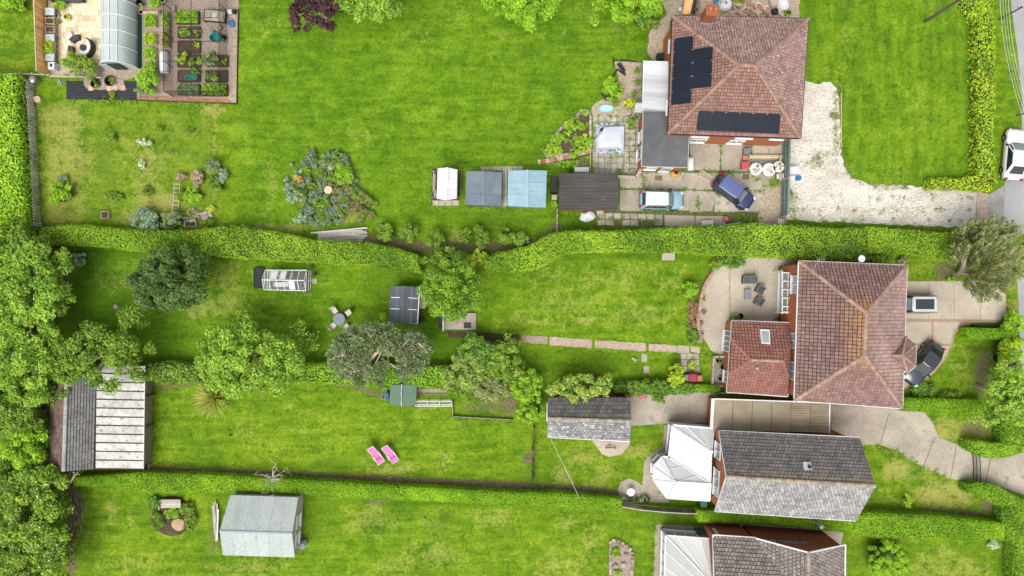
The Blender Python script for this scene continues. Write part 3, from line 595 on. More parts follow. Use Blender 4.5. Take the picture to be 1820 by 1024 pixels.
# ---------------------------------------------------------------- roofs and walls
def clip(poly, inside, cut):
    out = []
    for i in range(len(poly)):
        a, b = poly[i-1], poly[i]; ia, ib = inside(a), inside(b)
        if ia != ib: out.append(cut(a, b))
        if ib: out.append(b)
    return out
def clip_convex(q, ring):
    for i in range(len(ring)):
        a, b = ring[i], ring[(i+1) % len(ring)]; ex, ey = b[0]-a[0], b[1]-a[1]
        sd_ = lambda p: ex*(p[1]-a[1])-ey*(p[0]-a[0])
        q = clip(q, lambda p: sd_(p) >= -1e-9, lambda p, r: (p[0]+(r[0]-p[0])*sd_(p)/(sd_(p)-sd_(r)), p[1]+(r[1]-p[1])*sd_(p)/(sd_(p)-sd_(r))))
        if len(q) < 3: return []
    return q
def area2(q): return abs(sum(q[i-1][0]*q[i][1]-q[i][0]*q[i-1][1] for i in range(len(q))))/2
def tile_plane(parent, ring, mat, tw=.33, th=.33, lift=.035, gap=.02, roll=.015, stag=False, wfun=None, name='roof_tiles', deck=None, deckmat=None, jit=.008, cg=.05):
    """ring[0]->ring[1] is the eave, anticlockwise from above; one joined mesh of single overlapping tiles"""
    ring = [Vector(p) for p in ring]; o = ring[0]; u = (ring[1]-ring[0]).normalized()
    nrm = Vector((0, 0, 0))
    for i in range(len(ring)): nrm += (ring[i]-o).cross(ring[(i+1) % len(ring)]-o)
    nrm.normalize()
    if nrm.z < 0: nrm = -nrm
    g_ = sum(ring, Vector())/len(ring); ring = [p-nrm*((p-g_).dot(nrm)) for p in ring]; o = ring[0]; u = (ring[1]-ring[0]).normalized()
    vv = nrm.cross(u).normalized(); u = vv.cross(nrm)
    R2 = [((p-o).dot(u), (p-o).dot(vv)) for p in ring]
    if sum(R2[i-1][0]*R2[i][1]-R2[i][0]*R2[i-1][1] for i in range(len(R2))) < 0: R2 = R2[::-1]
    mb = MB(); vmax = max(p[1] for p in R2); umin = min(p[0] for p in R2); umax = max(p[0] for p in R2)
    nr = max(1, round(vmax/th)); th = vmax/nr
    for r in range(nr):
        v0, v1 = r*th, (r+1)*th+.03; so = (tw/2 if stag and r % 2 else 0); i = 0
        x = umin-so
        while x < umax:
            q = clip_convex([(x+gap/2, v0+cg), (x+tw-gap/2, v0+cg), (x+tw-gap/2, v0+th), (x+gap/2, v0+th)], R2)
            if len(q) >= 3 and area2(q) > .004:
                jz = random.uniform(-jit, jit)
                top = []
                for p in q:
                    f = (p[1]-v0)/th; e = (p[0]-x)/tw
                    top.append(o+u*p[0]+vv*p[1]+nrm*(lift*(1-f*.85)+roll*e+jz+.004))
                n = len(top); bot = [t-nrm*lift for t in top]
                cen = sum(top, Vector())/n
                w = wfun(cen) if wfun else 0.0
                mb.add(top+bot, [tuple(range(n))]+[(n+k, n+(k+1) % n, (k+1) % n, k) for k in range(n) if abs(q[k][1]-v0) < .01 or roll or True], None, w)
            x += tw
    t = mb.build(name, mat, parent, kind='stuff')
    dk = MB(); dk.slab([p-nrm*.01 for p in ring], .06, .4); dk.build('roof_deck', deckmat or UNDER, parent)
    return t
UNDER = M('roof_underlay', (.035, .03, .028), None, 3, .9, .1)
def ridge(parent, pts, mat, r=.13, step=.42, name='ridge_tiles', lift=.03):
    mb = MB()
    for a, b in zip(pts[:-1], pts[1:]):
        a, b = Vector(a), Vector(b); L = (b-a).length; k = max(1, int(L/step)); d = (b-a).normalized()
        s = d.cross(Vector((0, 0, 1))).normalized(); up = s.cross(d).normalized()
        for i in range(k):
            p0 = a+(b-a)*(i/k); p1 = a+(b-a)*((i+.97)/k); rr = r*random.uniform(.94, 1.06)
            secs = [[p+s*rr*math.cos(t)*1.15+up*(rr*math.sin(t)*.75+lift-.03) for t in (-.25, .4, 1.05, 1.57, 2.1, 2.75, 3.4)] for p in (p0, p1)]
            mb.loft(secs, None, closed=True)
    return mb.build(name, mat, parent, kind='stuff')
def gutter(parent, pts, mat, r=.07, drop=.06, name='gutter'):
    for a, b in zip(pts[:-1], pts[1:]):
        mb = MB(); a, b = Vector(a), Vector(b); d = Vector((0, 0, drop)); mb.beam(a-d, b-d, r*2, r*1.6); mb.build(name, mat, parent)
def walls(parent, pts, ze, mat, inset=.3, z0=-.05, name='wall'):
    pts = [Vector((p[0], p[1], 0)) for p in pts]; c = sum(pts, Vector())/len(pts); out = []
    n = len(pts); ar = sum(pts[i-1].x*pts[i].y-pts[i].x*pts[i-1].y for i in range(n))
    if ar < 0: pts = pts[::-1]
    for i in range(n):
        a, b, d = pts[i-1], pts[i], pts[(i+1) % n]
        n1 = Vector((-(b-a).y, (b-a).x, 0)).normalized(); n2 = Vector((-(d-b).y, (d-b).x, 0)).normalized()
        k = 1+n1.dot(n2); out.append(b+(n1+n2)*(inset/max(k, .3)))
    mb = MB(); mb.prism(out, z0, ze, .5); mb.build(name, mat, parent)
    return out
PANE = glassmat('window_pane', (.10, .12, .13), .06)
PANEL = glassmat('painted_sky_pane', (.30, .34, .36), .1)  # pale tone paints the sky's reflection into the pane colour
def window(parent, a, b, z0, z1, nd=2, frame=WHITE, pane=PANE, sill=True, proud=.06, name='window', fw=.10):
    """on a vertical wall running a->b (outside on the right-hand side)"""
    a, b = Vector((a[0], a[1], 0)), Vector((b[0], b[1], 0)); d = (b-a).normalized(); nr = Vector((d.y, -d.x, 0)); up = Vector((0, 0, 1)); o = nr*proud
    mb = MB(); W = (b-a).length
    for z in (z0+fw/2, z1-fw/2): mb.beam(a+o+up*z, b+o+up*z, .09, fw)
    for i in range(nd+1):
        t = a+d*(fw/2+(W-fw)*i/nd); mb.beam(t+o+up*(z0+fw), t+o+up*(z1-fw), fw, .086)
    f = mb.build(name, frame, parent)
    for i in range(nd):
        p0 = a+d*(fw+(W-fw)*i/nd); p1 = a+d*((W-fw)*(i+1)/nd); g = MB()
        g.quad([p0+o*.7+up*(z0+fw), p1+o*.7+up*(z0+fw), p1+o*.7+up*(z1-fw), p0+o*.7+up*(z1-fw)]); g.build('pane', pane, f)
    if sill:
        s = MB(); s.beam(a-d*.05+nr*.09+up*(z0-.04), b+d*.05+nr*.09+up*(z0-.04), .2, .06); s.build('sill', frame, f)
    return f
def cen(pts): c = sum((Vector(p) for p in pts), Vector())/len(pts); return Vector((c.x, c.y, 0))
def lp(a, b, t): return Vector(a).lerp(Vector(b), t)

# ======== house 1: red tiled hip roof with solar panels
T1W = M('tile_red', (.245, .132, .105), (.19, .102, .082), .8, .85, .22, .2, 50, spot=(.36, .17, .06), spotsc=1.1, spotth=.70, fine=.15, finesc=12, lich=(.62, .53, .49))
T1E = M('tile_red_lichened', (.262, .165, .142), (.20, .122, .105), .8, .85, .22, .2, 50, spot=(.55, .47, .43), spotsc=7.5, spotth=.60, fine=.15, finesc=12)
RIDG1 = M('ridge_tile_buff', (.27, .18, .138), (.2, .125, .092), 2, .85, .2)
NW, NE, SE, SW = P(1195, 28, 5), P(1437, 33, 5), P(1423, 246, 5), P(1187, 238, 5); R1, R2_ = P(1313, 115.5, 8.2), P(1342, 116.5, 8.2)
h1 = thing('house', 'two storey brick house with red hipped roof and black solar panels', 'house', cen([NW, NE, SE, SW]))
w1 = walls(h1, [NW, NE, SE, SW], 4.95, BRICKO, .32)
tile_plane(h1, [NE, NW, R1, R2_], T1E, .27, .30, .055, .04, .02)
tile_plane(h1, [SE, NE, R2_], T1E, .27, .30, .055, .04, .02)
tile_plane(h1, [SW, SE, R2_, R1], T1W, .27, .30, .055, .04, .02, cg=.05)
tile_plane(h1, [NW, SW, R1], T1W, .27, .30, .055, .04, .02)
ridge(h1, [R1, R2_], RIDG1, .15); 
for a, b in ((NW, R1), (SW, R1), (NE, R2_), (SE, R2_)): ridge(h1, [a, b], RIDG1, .14)
gutter(h1, [NW, NE, SE, SW, NW], BLACKM)
ch = MB(); c0 = P(1262, 16, 6.9)
cb = P(1255, 34, 5.5); ch.box((cb.x, cb.y, 6.15), (.95, .8, 2.3), -.1); chim = ch.build('chimney', BRICK, h1)
ch = MB(); ch.box((cb.x, cb.y, 7.36), (1.1, .95, .14), -.1); ch.build('chimney_cap', BRICKO, chim)
for dx in (-.22, .22):
    ch = MB(); ch.lathe((cb.x+dx, cb.y, 7.42), [(.12, 0), (.10, .35), (.13, .36), (.12, .4)], 10); ch.build('chimney_pot', TERRA, chim)
ch = MB(); ch.box((cb.x, cb.y-.42, 5.62), (1.1, .3, .06), -.1, .4); ch.build('flashing', M('lead_flashing', (.2, .2, .2), None, 3, .6), chim)
SOLAR = M('solar_glass', (.010, .014, .024), (.007, .010, .018), 2, .35, .1, spec=.2, fine=.0)
SFR = M('solar_frame', (.02, .02, .022), None, 3, .4, .1)
def solar(q0, q1, q2, q3):
    """pixel corners on a roof plane given as 3D points"""
    c = sum(q0+q1+q2+q3 if False else [q0, q1, q2, q3], Vector())/4; n = (q1-q0).cross(q3-q0).normalized()
    n = n if n.z > 0 else -n
    f = MB(); f.slab([p+n*.13 for p in (q0, q1, q2, q3)], .05, .5); fo = f.build('solar_panel', SFR, h1)
    g = MB(); g.quad([c+(p-c)*.965+n*.138 for p in (q0, q1, q2, q3)]); g.build('solar_glass', SOLAR, fo)
    for p in (q0, q1):
        k = MB(); k.box(c+(p-c)*.93+n*.15, (.07, .07, .03)); k.build('clamp', STEEL, fo)
def on_plane(px, py, a, b, c):
    """point seen at the pixel on the plane a,b,c"""
    n = (b-a).cross(c-a); o = Vector((0, 0, H)); d = P(px, py, 0)-o
    return o+d*((a-o).dot(n)/d.dot(n))
wp = lambda x, y: on_plane(x, y, NW, SW, R1); sp = lambda x, y: on_plane(x, y, SW, SE, R1)
for i in range(5):
    f0, f1 = i/5, (i+1)/5; g = .001
    L = lambda f: (1199+(1193.5-1199)*f, 69.5+(187-69.5)*f); R = lambda f: (1233+(1229-1233)*f, 64.5+(183.5-64.5)*f)
    solar(wp(*L(f0+g)), wp(*R(f0+g)), wp(*R(f1-g)), wp(*L(f1-g)))
for i in range(3):
    f0, f1 = i/3, (i+1)/3; g = .001
    L = lambda f: (1232.5+(1229.5-1232.5)*f, 88.5+(158.5-88.5)*f); R = lambda f: (1268+(1265-1268)*f, 83.5+(155-83.5)*f)
    solar(wp(*L(f0+g)), wp(*R(f0+g)), wp(*R(f1-g)), wp(*L(f1-g)))
for i in range(6):
    f0, f1 = i/6, (i+1)/6; g = .001
    T = lambda f: (1241+(1387-1241)*f, 196+(202-196)*f); B = lambda f: (1237.5+(1384-1237.5)*f, 231+(237-231)*f)
    solar(sp(*T(f0+g)), sp(*T(f1-g)), sp(*B(f1-g)), sp(*B(f0+g)))
# south wall openings and gutter line
S0, S1 = min((p for p in w1 if p.y < h1.location.y), key=lambda p: p.x), max((p for p in w1 if p.y < h1.location.y), key=lambda p: p.x)
for t0, t1, z0, z1 in ((.2, .36, .9, 2.1), (.55, .68, .9, 2.1), (.2, .34, 3.2, 4.4), (.56, .70, 3.2, 4.4), (.84, .95, 3.2, 4.4)): window(h1, lp(S0, S1, t0), lp(S0, S1, t1), z0, z1)
W0 = min((p for p in w1 if p.y > h1.location.y), key=lambda p: p.x)
for t0, t1 in ((.12, .24), (.68, .82)): window(h1, lp(W0, S0, t0), lp(W0, S0, t1), 3.2, 4.4)
# flat roofed extension of house 1
FELT = M('roof_felt_grey', (.105, .11, .115), (.07, .075, .08), .8, .9, .1, .3, 40, spot=(.2, .2, .2), spotsc=7, spotth=.66, fine=.2)
ex = [P(1143, 197, 2.8), P(1190, 198, 2.8), P(1190, 234, 2.8), P(1225, 238, 2.8), P(1222, 298, 2.8), P(1140, 296, 2.8)]
he = thing('house_extension', 'brick extension with dark grey felt flat roof beside the white lean-to', 'extension', cen(ex))
we = walls(he, ex, 2.7, BRICKO, .12)
mb = MB(); mb.slab(ex, .12, .5); mb.build('flat_roof', FELT, he)
mb = MB(); mb.slab([p+Vector((0, 0, .006)) for p in (P(1188, 239, 2.8), P(1221, 241, 2.8), P(1219, 295, 2.8), P(1165, 295, 2.8), P(1172, 262, 2.8))], .03, .9); mb.build('felt_patch', FELT, he)
for a, b in zip(ex, ex[1:]+ex[:1]):
    mb = MB(); mb.beam(a+Vector((0, 0, .015)), b+Vector((0, 0, .015)), .09, .06); mb.build('roof_edge_trim', M('grey_trim', (.3, .29, .28), None, 3, .6), he)
wx = sorted(we, key=lambda p: (p-P(1140, 250)).length); 
sw = min(we, key=lambda p: p.x+p.y); nw = min(we, key=lambda p: p.x-p.y); se = max(we, key=lambda p: p.x-p.y)
window(he, lp(nw, sw, .3), lp(nw, sw, .5), .9, 2.2); window(he, lp(nw, sw, .6), lp(nw, sw, .85), .1, 2.2, 1)
window(he, lp(sw, se, .5), lp(sw, se, .75), .1, 2.1, 1); window(he, lp(sw, se, .12), lp(sw, se, .38), 1.0, 2.1)
# white polycarbonate lean-to
POLY = M('white_polycarbonate', (.46, .465, .47), (.36, .37, .38), .7, .3, .2, fine=.06, finesc=6, stretch=(.3, 2.5, 1))
lt = thing('lean_to', 'white corrugated plastic lean-to roof against the solar panel house', 'lean-to', cen([P(1143, 108), P(1188, 198)]))
def panels(parent, TL, TR, BR, BL, n, mat, name='roof_panel', t=.025, over=.04, lift=.012):
    for i in range(n):
        f0, f1 = i/n-over/n, (i+1)/n; q = [lp(TL, BL, max(0, f0)), lp(TR, BR, max(0, f0)), lp(TR, BR, f1), lp(TL, BL, f1)]
        up = Vector((0, 0, lift*(i % 2))); mb = MB(); mb.slab([p+up for p in q], t); mb.build(name, mat, parent)
panels(lt, P(1145, 108, 2.4), P(1188, 109, 2.9), P(1187, 198, 2.9), P(1142, 196, 2.4), 11, POLY)
panels(lt, P(1129, 183, 2.2), P(1146, 183, 2.4), P(1145, 200, 2.4), P(1127, 200, 2.2), 2, POLY)
for x, y in ((1146, 110), (1144, 150), (1143, 194), (1130, 185), (1129, 198)):
    q = P(x, y, 2.3); mb = MB(); mb.beam((q.x, q.y, 0), (q.x, q.y, 2.32), .09, .09); mb.build('post', WOODG, lt)
mb = MB(); mb.beam(P(1144, 108, 2.33), P(1142, 197, 2.33), .08, .1); mb.build('rail', WHITE, lt)
# ======== house 2: brown red hip roof with orange lichen
LICH = (.46, .22, .03)
T2 = M('tile_brown_red', (.212, .128, .112), (.165, .098, .086), .5, .8, .22, .2, 50, lich=LICH, fine=.12, finesc=8)
T2E = M('tile_brown_red_worn', (.32, .215, .19), (.19, .125, .108), .35, .8, .18, .2, 50, lich=LICH, fine=.15, finesc=8)
RIDG2 = M('ridge_tile_pinkish', (.30, .20, .158), (.22, .14, .108), 2, .85, .2, spot=(.38, .24, .09), spotsc=2.5, spotth=.62)
NW, NE, SE, SW = P(1420, 464, 5), P(1612, 472, 5), P(1604, 726, 5), P(1412, 712, 5); R1, R2_ = P(1540, 556, 7.6), P(1537, 632, 7.6)
def l2(c):
    d = min((c-lp(R1, R2_, t)).length for t in (0, .25, .5, .75, 1)); d2 = (c-NW).length
    return max(.0, .85-d*.36, .7-d2*.4)
h2 = thing('house', 'two storey house with brown red hipped roof orange lichened along its ridge', 'house', cen([NW, NE, SE, SW]))
w2 = walls(h2, [NW, NE, SE, SW], 4.95, BRICKO, .3)
tile_plane(h2, [NE, NW, R1], T2, .33, .34, .065, .05, .05, wfun=l2)
tile_plane(h2, [SE, NE, R1, R2_], T2E, .33, .34, .045, .03, .03, wfun=lambda c: 0)
tile_plane(h2, [SW, SE, R2_], T2, .33, .34, .065, .05, .05, wfun=lambda c: .6*l2(c))
tile_plane(h2, [NW, SW, R2_, R1], T2, .33, .34, .065, .055, .05, wfun=l2)
for a, b in ((R1, R2_), (NW, R1), (SW, R2_), (NE, R1), (SE, R2_)): ridge(h2, [a, b], RIDG2, .15)
gutter(h2, [NW, NE, SE, SW, NW], WHITE)
S0 = min(w2, key=lambda p: p.x+p.y*.2+p.y); N0 = min(w2, key=lambda p: p.x-p.y)
for t0, t1, z0, z1 in ((.08, .22, 3.0, 4.4), (.52, .64, 3.0, 4.4), (.74, .88, 3.0, 4.4), (.05, .38, .1, 2.2)): window(h2, lp(N0, S0, t0), lp(N0, S0, t1), z0, z1, 2, pane=PANEL)
mb = MB(); q = P(1470, 698, 5.5); mb.lathe((q.x, q.y, 5.2), [(.09, 0), (.09, .5), (.11, .51), (.1, .55)], 10); mb.build('vent_pipe', TERRA, h2)
q = P(1531, 460, 5.6); mb = MB(); mb.lathe((q.x, q.y, 5.55), [(.05, 0), (.24, .04), (.3, .12), (.29, .13), (.04, .05)], 16); dsh = mb.build('satellite_dish', WHITE, h2)
mb = MB(); mb.tube([q+Vector((0, 0, -.1)), P(1524, 467, 5.1)], .03); mb.build('dish_arm', STEEL, dsh)
mb = MB(); mb.tube([P(1440, 486, 5.7), P(1457, 460, 7.1)], .035); ae = mb.build('television_aerial', STEEL, h2)
mb = MB(); mb.tube([P(1451, 462, 7.0), P(1466, 460, 7.0)], .02)
for t in (.1, .35, .6, .9): q = lp(P(1451, 462, 7.0), P(1466, 460, 7.0), t); mb.tube([q+Vector((0, -.2, 0)), q+Vector((0, .2, 0))], .012, 4)
mb.build('aerial_rods', STEEL, ae)
# first-floor balcony frame / pergola posts in white by the patio
pg = thing('pergola', 'white painted timber pergola frame over patio beside orange brick wall', 'pergola', P(1400, 518))
for y in (485, 500, 515, 530, 545, 555):
    mb = MB(); mb.beam(P(1389, y, 2.35), P(1405, y, 2.35), .10, .14); mb.build('rafter', WHITE, pg)
for x in (1390, 1404): mb = MB(); mb.beam(P(x, 481, 2.2), P(x, 558, 2.2), .1, .16); mb.build('beam', WHITE, pg)
for y in (483, 556): mb = MB(); q = P(1390, y, 2.2); mb.beam((q.x, q.y, 0), (q.x, q.y, 2.13), .11, .11); mb.build('post', WHITE, pg)
# porch roof of house 2
A_ = P(1604, 632, 6.15); pc = [P(1611, 598, 5.05), P(1628, 612, 5.05), P(1628, 651, 5.05), P(1613, 663, 5.05)]; tip = P(1586, 632, 5.95)
bay = thing('bay_window', 'two storey bay with small hipped tile roof over the dark car', 'bay', cen(pc))
for a, b in ((pc[1], pc[0]), (pc[2], pc[1]), (pc[3], pc[2])): tile_plane(bay, [a, b, A_], T2, .28, .3, .03, .02, .02)
tile_plane(bay, [pc[0], P(1600, 611, 5.25), tip, A_], T2, .28, .3, .03, .02, .02); tile_plane(bay, [P(1600, 652, 5.25), pc[3], A_, tip], T2, .28, .3, .03, .02, .02)
for a in pc: ridge(bay, [a, A_], RIDG2, .1)
ridge(bay, [tip, A_], RIDG2, .1); gutter(bay, [P(1603, 604, 5.1)]+pc+[P(1603, 658, 5.1)], WHITE, .05)
wb = walls(bay, [Vector((w2[0].x, w2[0].y, 0)) if False else P(1598, 606, 5), pc[0], pc[1], pc[2], pc[3], P(1598, 656, 5)], 4.98, BRICKO, .18)
# single-storey extension of house 2
T2X = M('tile_orange_red', (.24, .105, .08), (.185, .082, .064), .7, .8, .16, .2, 50, fine=.12, finesc=8)
a, b, c_, d = P(1301, 570, 2.7), P(1406, 574, 2.7), P(1400, 705, 2.7), P(1292, 697, 2.7); rw, re_ = P(1335, 640, 4.4), P(1393, 642, 4.4)
hn, hs_, en, es = P(1300, 604, 3.55), P(1296, 665, 3.6), P(1406, 612, 3.55), P(1402, 670, 3.6)
x2 = thing('house_extension', 'single storey extension with half hipped red tile roof and skylight', 'extension', cen([a, b, c_, d]))
wx2 = walls(x2, [a, b, c_, d], 2.65, BRICKO, .25)
tile_plane(x2, [b, a, hn, rw, re_, en], T2X, .30, .32, .06, .045, .04); tile_plane(x2, [d, c_, es, re_, rw, hs_], T2X, .30, .32, .06, .045, .04)
tile_plane(x2, [hn, hs_, rw], T2X, .30, .32, .06, .045, .04); tile_plane(x2, [es, en, re_], T2X, .30, .32, .06, .045, .04)
ridge(x2, [rw, re_], RIDG2, .12)
for p, q in ((hn, rw), (hs_, rw), (en, re_), (es, re_)): ridge(x2, [p, q], T2X, .11)
gutter(x2, [a, b, c_, d, a], WHITE, .06)
mb = MB(); mb.prism([(p.x, p.y) for p in (lp(hn, rw, .12), lp(hs_, rw, .12), lp(hs_, rw, .14)+Vector((.2, 0, 0)), lp(hn, rw, .14)+Vector((.2, 0, 0)))], 2.6, 3.35); mb.build('gable_wall', BRICKO, x2)
px_ = lambda x, y: on_plane(x, y, a, b, rw)
sk = [px_(1350, 586), px_(1367, 587), px_(1368, 613), px_(1353, 612)]; n = Vector((0, .35, .9)).normalized()
mb = MB(); mb.slab([p+n*.16 for p in sk], .12); so = mb.build('skylight', WHITE, x2)
cc = sum(sk, Vector())/4; mb = MB(); mb.quad([cc+(p-cc)*.78+n*.166 for p in sk]); mb.build('pane', PANEL, so)
S0 = min(wx2, key=lambda p: p.x+p.y); N0 = min(wx2, key=lambda p: p.x-p.y)
window(x2, lp(N0, S0, .12), lp(N0, S0, .45), .1, 2.4, 4); window(x2, lp(N0, S0, .74), lp(N0, S0, .92), .9, 2.3, 2)
q = P(1346, 654, 4.3); mb = MB(); mb.lathe((q.x, q.y, 3.95), [(.07, 0), (.07, .35), (.15, .37), (.13, .45), (.05, .5)], 10); mb.build('flue', STEEL, x2)
# ======== house 3: grey tiled gable roof
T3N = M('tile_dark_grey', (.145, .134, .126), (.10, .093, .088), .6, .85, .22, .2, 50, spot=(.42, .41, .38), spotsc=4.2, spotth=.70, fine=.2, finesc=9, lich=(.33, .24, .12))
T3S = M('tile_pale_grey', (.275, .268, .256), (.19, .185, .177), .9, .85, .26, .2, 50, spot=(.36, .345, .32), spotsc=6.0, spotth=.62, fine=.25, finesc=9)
RIDG3 = M('ridge_tile_grey', (.30, .27, .22), (.2, .17, .13), 2.5, .85, .2, spot=(.36, .25, .1), spotsc=3, spotth=.6)
nw, ne, rw, re_, sw, se = P(1278, 766, 4.6), P(1528, 778, 4.6), P(1291, 848, 7.1), P(1556, 864, 7.1), P(1271, 909, 4.6), P(1521, 926, 4.6)
h3 = thing('house', 'house with grey tiled gable roof and orange brick gable behind conservatory', 'house', cen([nw, ne, se, sw]))
w3 = walls(h3, [nw, ne, se, sw], 4.5, BRICKO, .28)
def gable(parent, w, r, ze, zr, side, mat, t=.24, inset=.2):
    """gable infill at the end (side 0=low end of ridge vector)"""
    mb = MB(); a, b = w; rr = Vector(r); d = (Vector((b[0], b[1], 0))-Vector((a[0], a[1], 0))); nn = Vector((-d.y, d.x, 0)).normalized()*side
    base = [Vector((a[0], a[1], ze)), Vector((b[0], b[1], ze)), Vector((lp(a, b, .5).x, lp(a, b, .5).y, zr))]
    bk = [p+nn*t for p in base]; mb.add(base+bk, [(0, 1, 2), (5, 4, 3), (0, 3, 4, 1), (1, 4, 5, 2), (2, 5, 3, 0)], .5); mb.build('gable_wall', mat, parent)
ws = sorted(w3, key=lambda p: p.x); wW = sorted(ws[:2], key=lambda p: -p.y); wE = sorted(ws[2:], key=lambda p: -p.y)
gable(h3, (wW[0], wW[1]), rw, 4.5, 6.9, 1, BRICKO); gable(h3, (wE[0], wE[1]), re_, 4.5, 6.9, -1, BRICKO)
rd3 = lambda c: max(0, .9-abs((c.z-7.05))*2.2)
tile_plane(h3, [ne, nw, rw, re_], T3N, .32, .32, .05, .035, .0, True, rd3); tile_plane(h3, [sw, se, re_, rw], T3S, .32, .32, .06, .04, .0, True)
ridge(h3, [rw, re_], RIDG3, .16); gutter(h3, [nw, ne], WHITE, .06); gutter(h3, [sw, se], WHITE, .06)
for u, v in ((nw, rw), (rw, sw), (ne, re_), (re_, se)): mb = MB(); mb.beam(u-Vector((0, 0, .1)), v-Vector((0, 0, .1)), .06, .14); mb.build('verge_board', WHITE if u.x < 25 else RIDG3, h3)
window(h3, lp(wW[0], wW[1], .14), lp(wW[0], wW[1], .36), 3.2, 4.6, 2, pane=PANEL); window(h3, lp(wW[0], wW[1], .5), lp(wW[0], wW[1], .86), 3.2, 4.6, 3, pane=PANEL)
q = on_plane(1437, 829, nw, ne, rw); mb = MB(); mb.lathe(q-Vector((0, 0, .1)), [(.14, 0), (.12, .35), (.16, .37), (.12, .45)], 12); fl_ = mb.build('flue_pipe', BLACKM, h3)
mb = MB(); mb.box(q+Vector((-.12, .05, .04)), (.7, .7, .04), 0, -.5); mb.build('flashing', M('bright_flashing', (.45, .5, .55), None, 3, .4), h3)
mb = MB(); mb.tube([P(1441, 918, 3.2), P(1460, 936, 5.4)], .12, 10); mb.lathe(P(1460, 936, 5.35), [(.2, 0), (.2, .12), (.05, .2)], 12); mb.tube([P(1441, 918, 3.2), (P(1441, 918, 3.2).x, P(1441, 918, 3.2).y+.5, 3.2)], .12, 8); mb.build('boiler_flue', GREYP, h3)
# beige flat roof lean-to of house 3
FELTB = M('beige_roof_felt', (.26, .22, .155), (.19, .16, .11), .6, .9, .1, .2, 40, spot=(.19, .165, .115), spotsc=1.4, spotth=.66, fine=.15)
fr = [P(1269, 709, 2.7), P(1475, 716, 2.7), P(1474, 770, 2.7), P(1266, 764, 2.7)]
f3 = thing('carport', 'flat roofed carport with beige ribbed roof between the two houses', 'carport', cen(fr)); walls(f3, fr, 2.55, BRICKO, .2)
mb = MB(); mb.slab([p-Vector((0, 0, .06)) for p in fr], .05); mb.build('roof_deck', UNDER, f3)
for i in range(4):
    q = [lp(fr[0], fr[1], i/6+.002), lp(fr[0], fr[1], (i+1)/6-.002), lp(fr[3], fr[2], (i+1)/6-.002), lp(fr[3], fr[2], i/6+.002)]; mb = MB(); mb.slab([p+Vector((0, 0, .01*(i % 2))) for p in q], .1); mb.build('roof_panel', FELTB, f3)
for j in range(13):
    for f0, f1 in ((.668, .832), (.836, .998)):
        q = [lp(lp(fr[0], fr[1], f), lp(fr[3], fr[2], f), t) for f, t in ((f0, j/13), (f1, j/13), (f1, (j+.86)/13), (f0, (j+.86)/13))]; mb = MB(); mb.slab([p+Vector((0, 0, random.uniform(-.004, .006))) for p in q], .05); mb.build('roof_board', FELTB, f3)
for u, v in ((0, 1), (1, 2), (3, 0)): mb = MB(); mb.beam(fr[u]-Vector((0, 0, .06)), fr[v]-Vector((0, 0, .06)), .1, .16); mb.build('fascia', WHITE, f3)
mb = MB(); mb.beam(fr[0]+Vector((-.06, 0, -.1)), fr[3]+Vector((-.06, 0, -.1)), .3, .12); mb.build('gutter', WHITE, f3)
mb = MB(); mb.prism([P(1355, 766, 2.7), P(1475, 771, 2.7), P(1500, 776, 2.7), P(1476, 768, 2.7)], 0, 2.4); 
# conservatory of house 3
CROOF = M('conservatory_roof_white', (.53, .535, .53), (.48, .49, .485), .5, .3, .08, fine=.04)
CROOFG = M('conservatory_roof_green_grey', (.47, .49, .475), (.42, .44, .425), .5, .3, .06, fine=.04)
cs = thing('conservatory', 'white conservatory with octagonal bay and pale roof on orange brick gable', 'conservatory', P(1215, 830))
F, RE = P(1201, 856, 3.5), P(1264, 860, 3.5); ev = [P(1190, 814, 2.4), P(1178, 813, 2.4), P(1163, 830, 2.4), P(1163, 853, 2.4), P(1186, 884, 2.4), P(1262, 889, 2.4)]
HN = P(1266, 803, 3.5); NWc, NEc = P(1196, 757, 2.4), P(1269, 763, 2.4)
def glazed(parent, ring, n, mat, bar=.08, base=(0, 1), top=None, name='roof_panel'):
    """strips from base edge to the top edge"""
    b0, b1 = ring[base[0]], ring[base[1]]; t0, t1 = top
    for i in range(n):
        q = [lp(b0, b1, i/n), lp(b0, b1, (i+1)/n), lp(t0, t1, (i+1)/n), lp(t0, t1, i/n)]
        if (q[2]-q[3]).length < 1e-4: q = q[:3]
        mb = MB(); mb.slab(q, .03); mb.build(name, mat, parent)
    for i in range(n+1):
        mb = MB(); mb.beam(lp(b0, b1, i/n)+Vector((0, 0, .012)), lp(t0, t1, i/n)+Vector((0, 0, .012)), bar, .05); mb.build('glazing_bar', WHITE, parent)
glazed(cs, [ev[1], ev[2]], 2, CROOF, top=(F, F)); glazed(cs, [ev[2], ev[3]], 2, CROOF, top=(F, F)); glazed(cs, [ev[3], ev[4]], 2, CROOF, top=(F, F)); glazed(cs, [ev[4], ev[5]], 3, CROOF, top=(F, RE))
glazed(cs, [ev[0], ev[1]], 1, CROOFG, top=(RE, F)); 
for t in (.35, .68): mb = MB(); mb.beam(lp(ev[0], RE, t)+Vector((0, 0, .03)), lp(ev[1], F, .2+.8*t if t < .5 else 1)+Vector((0, 0, .03)), .05, .05); mb.build('glazing_bar', WHITE, cs)
glazed(cs, [ev[0], NWc], 3, CROOFG, top=(RE, HN)); glazed(cs, [NWc, NEc], 3, CROOF, top=(HN, HN))
mb = MB(); mb.beam(F+Vector((0, 0, .05)), RE+Vector((0, 0, .05)), .12, .1); mb.build('ridge_bar', WHITE, cs); mb = MB(); mb.beam(ev[0]+Vector((0, 0, .05)), RE+Vector((0, 0, .05)), .1, .09); mb.build('valley_bar', WHITE, cs)
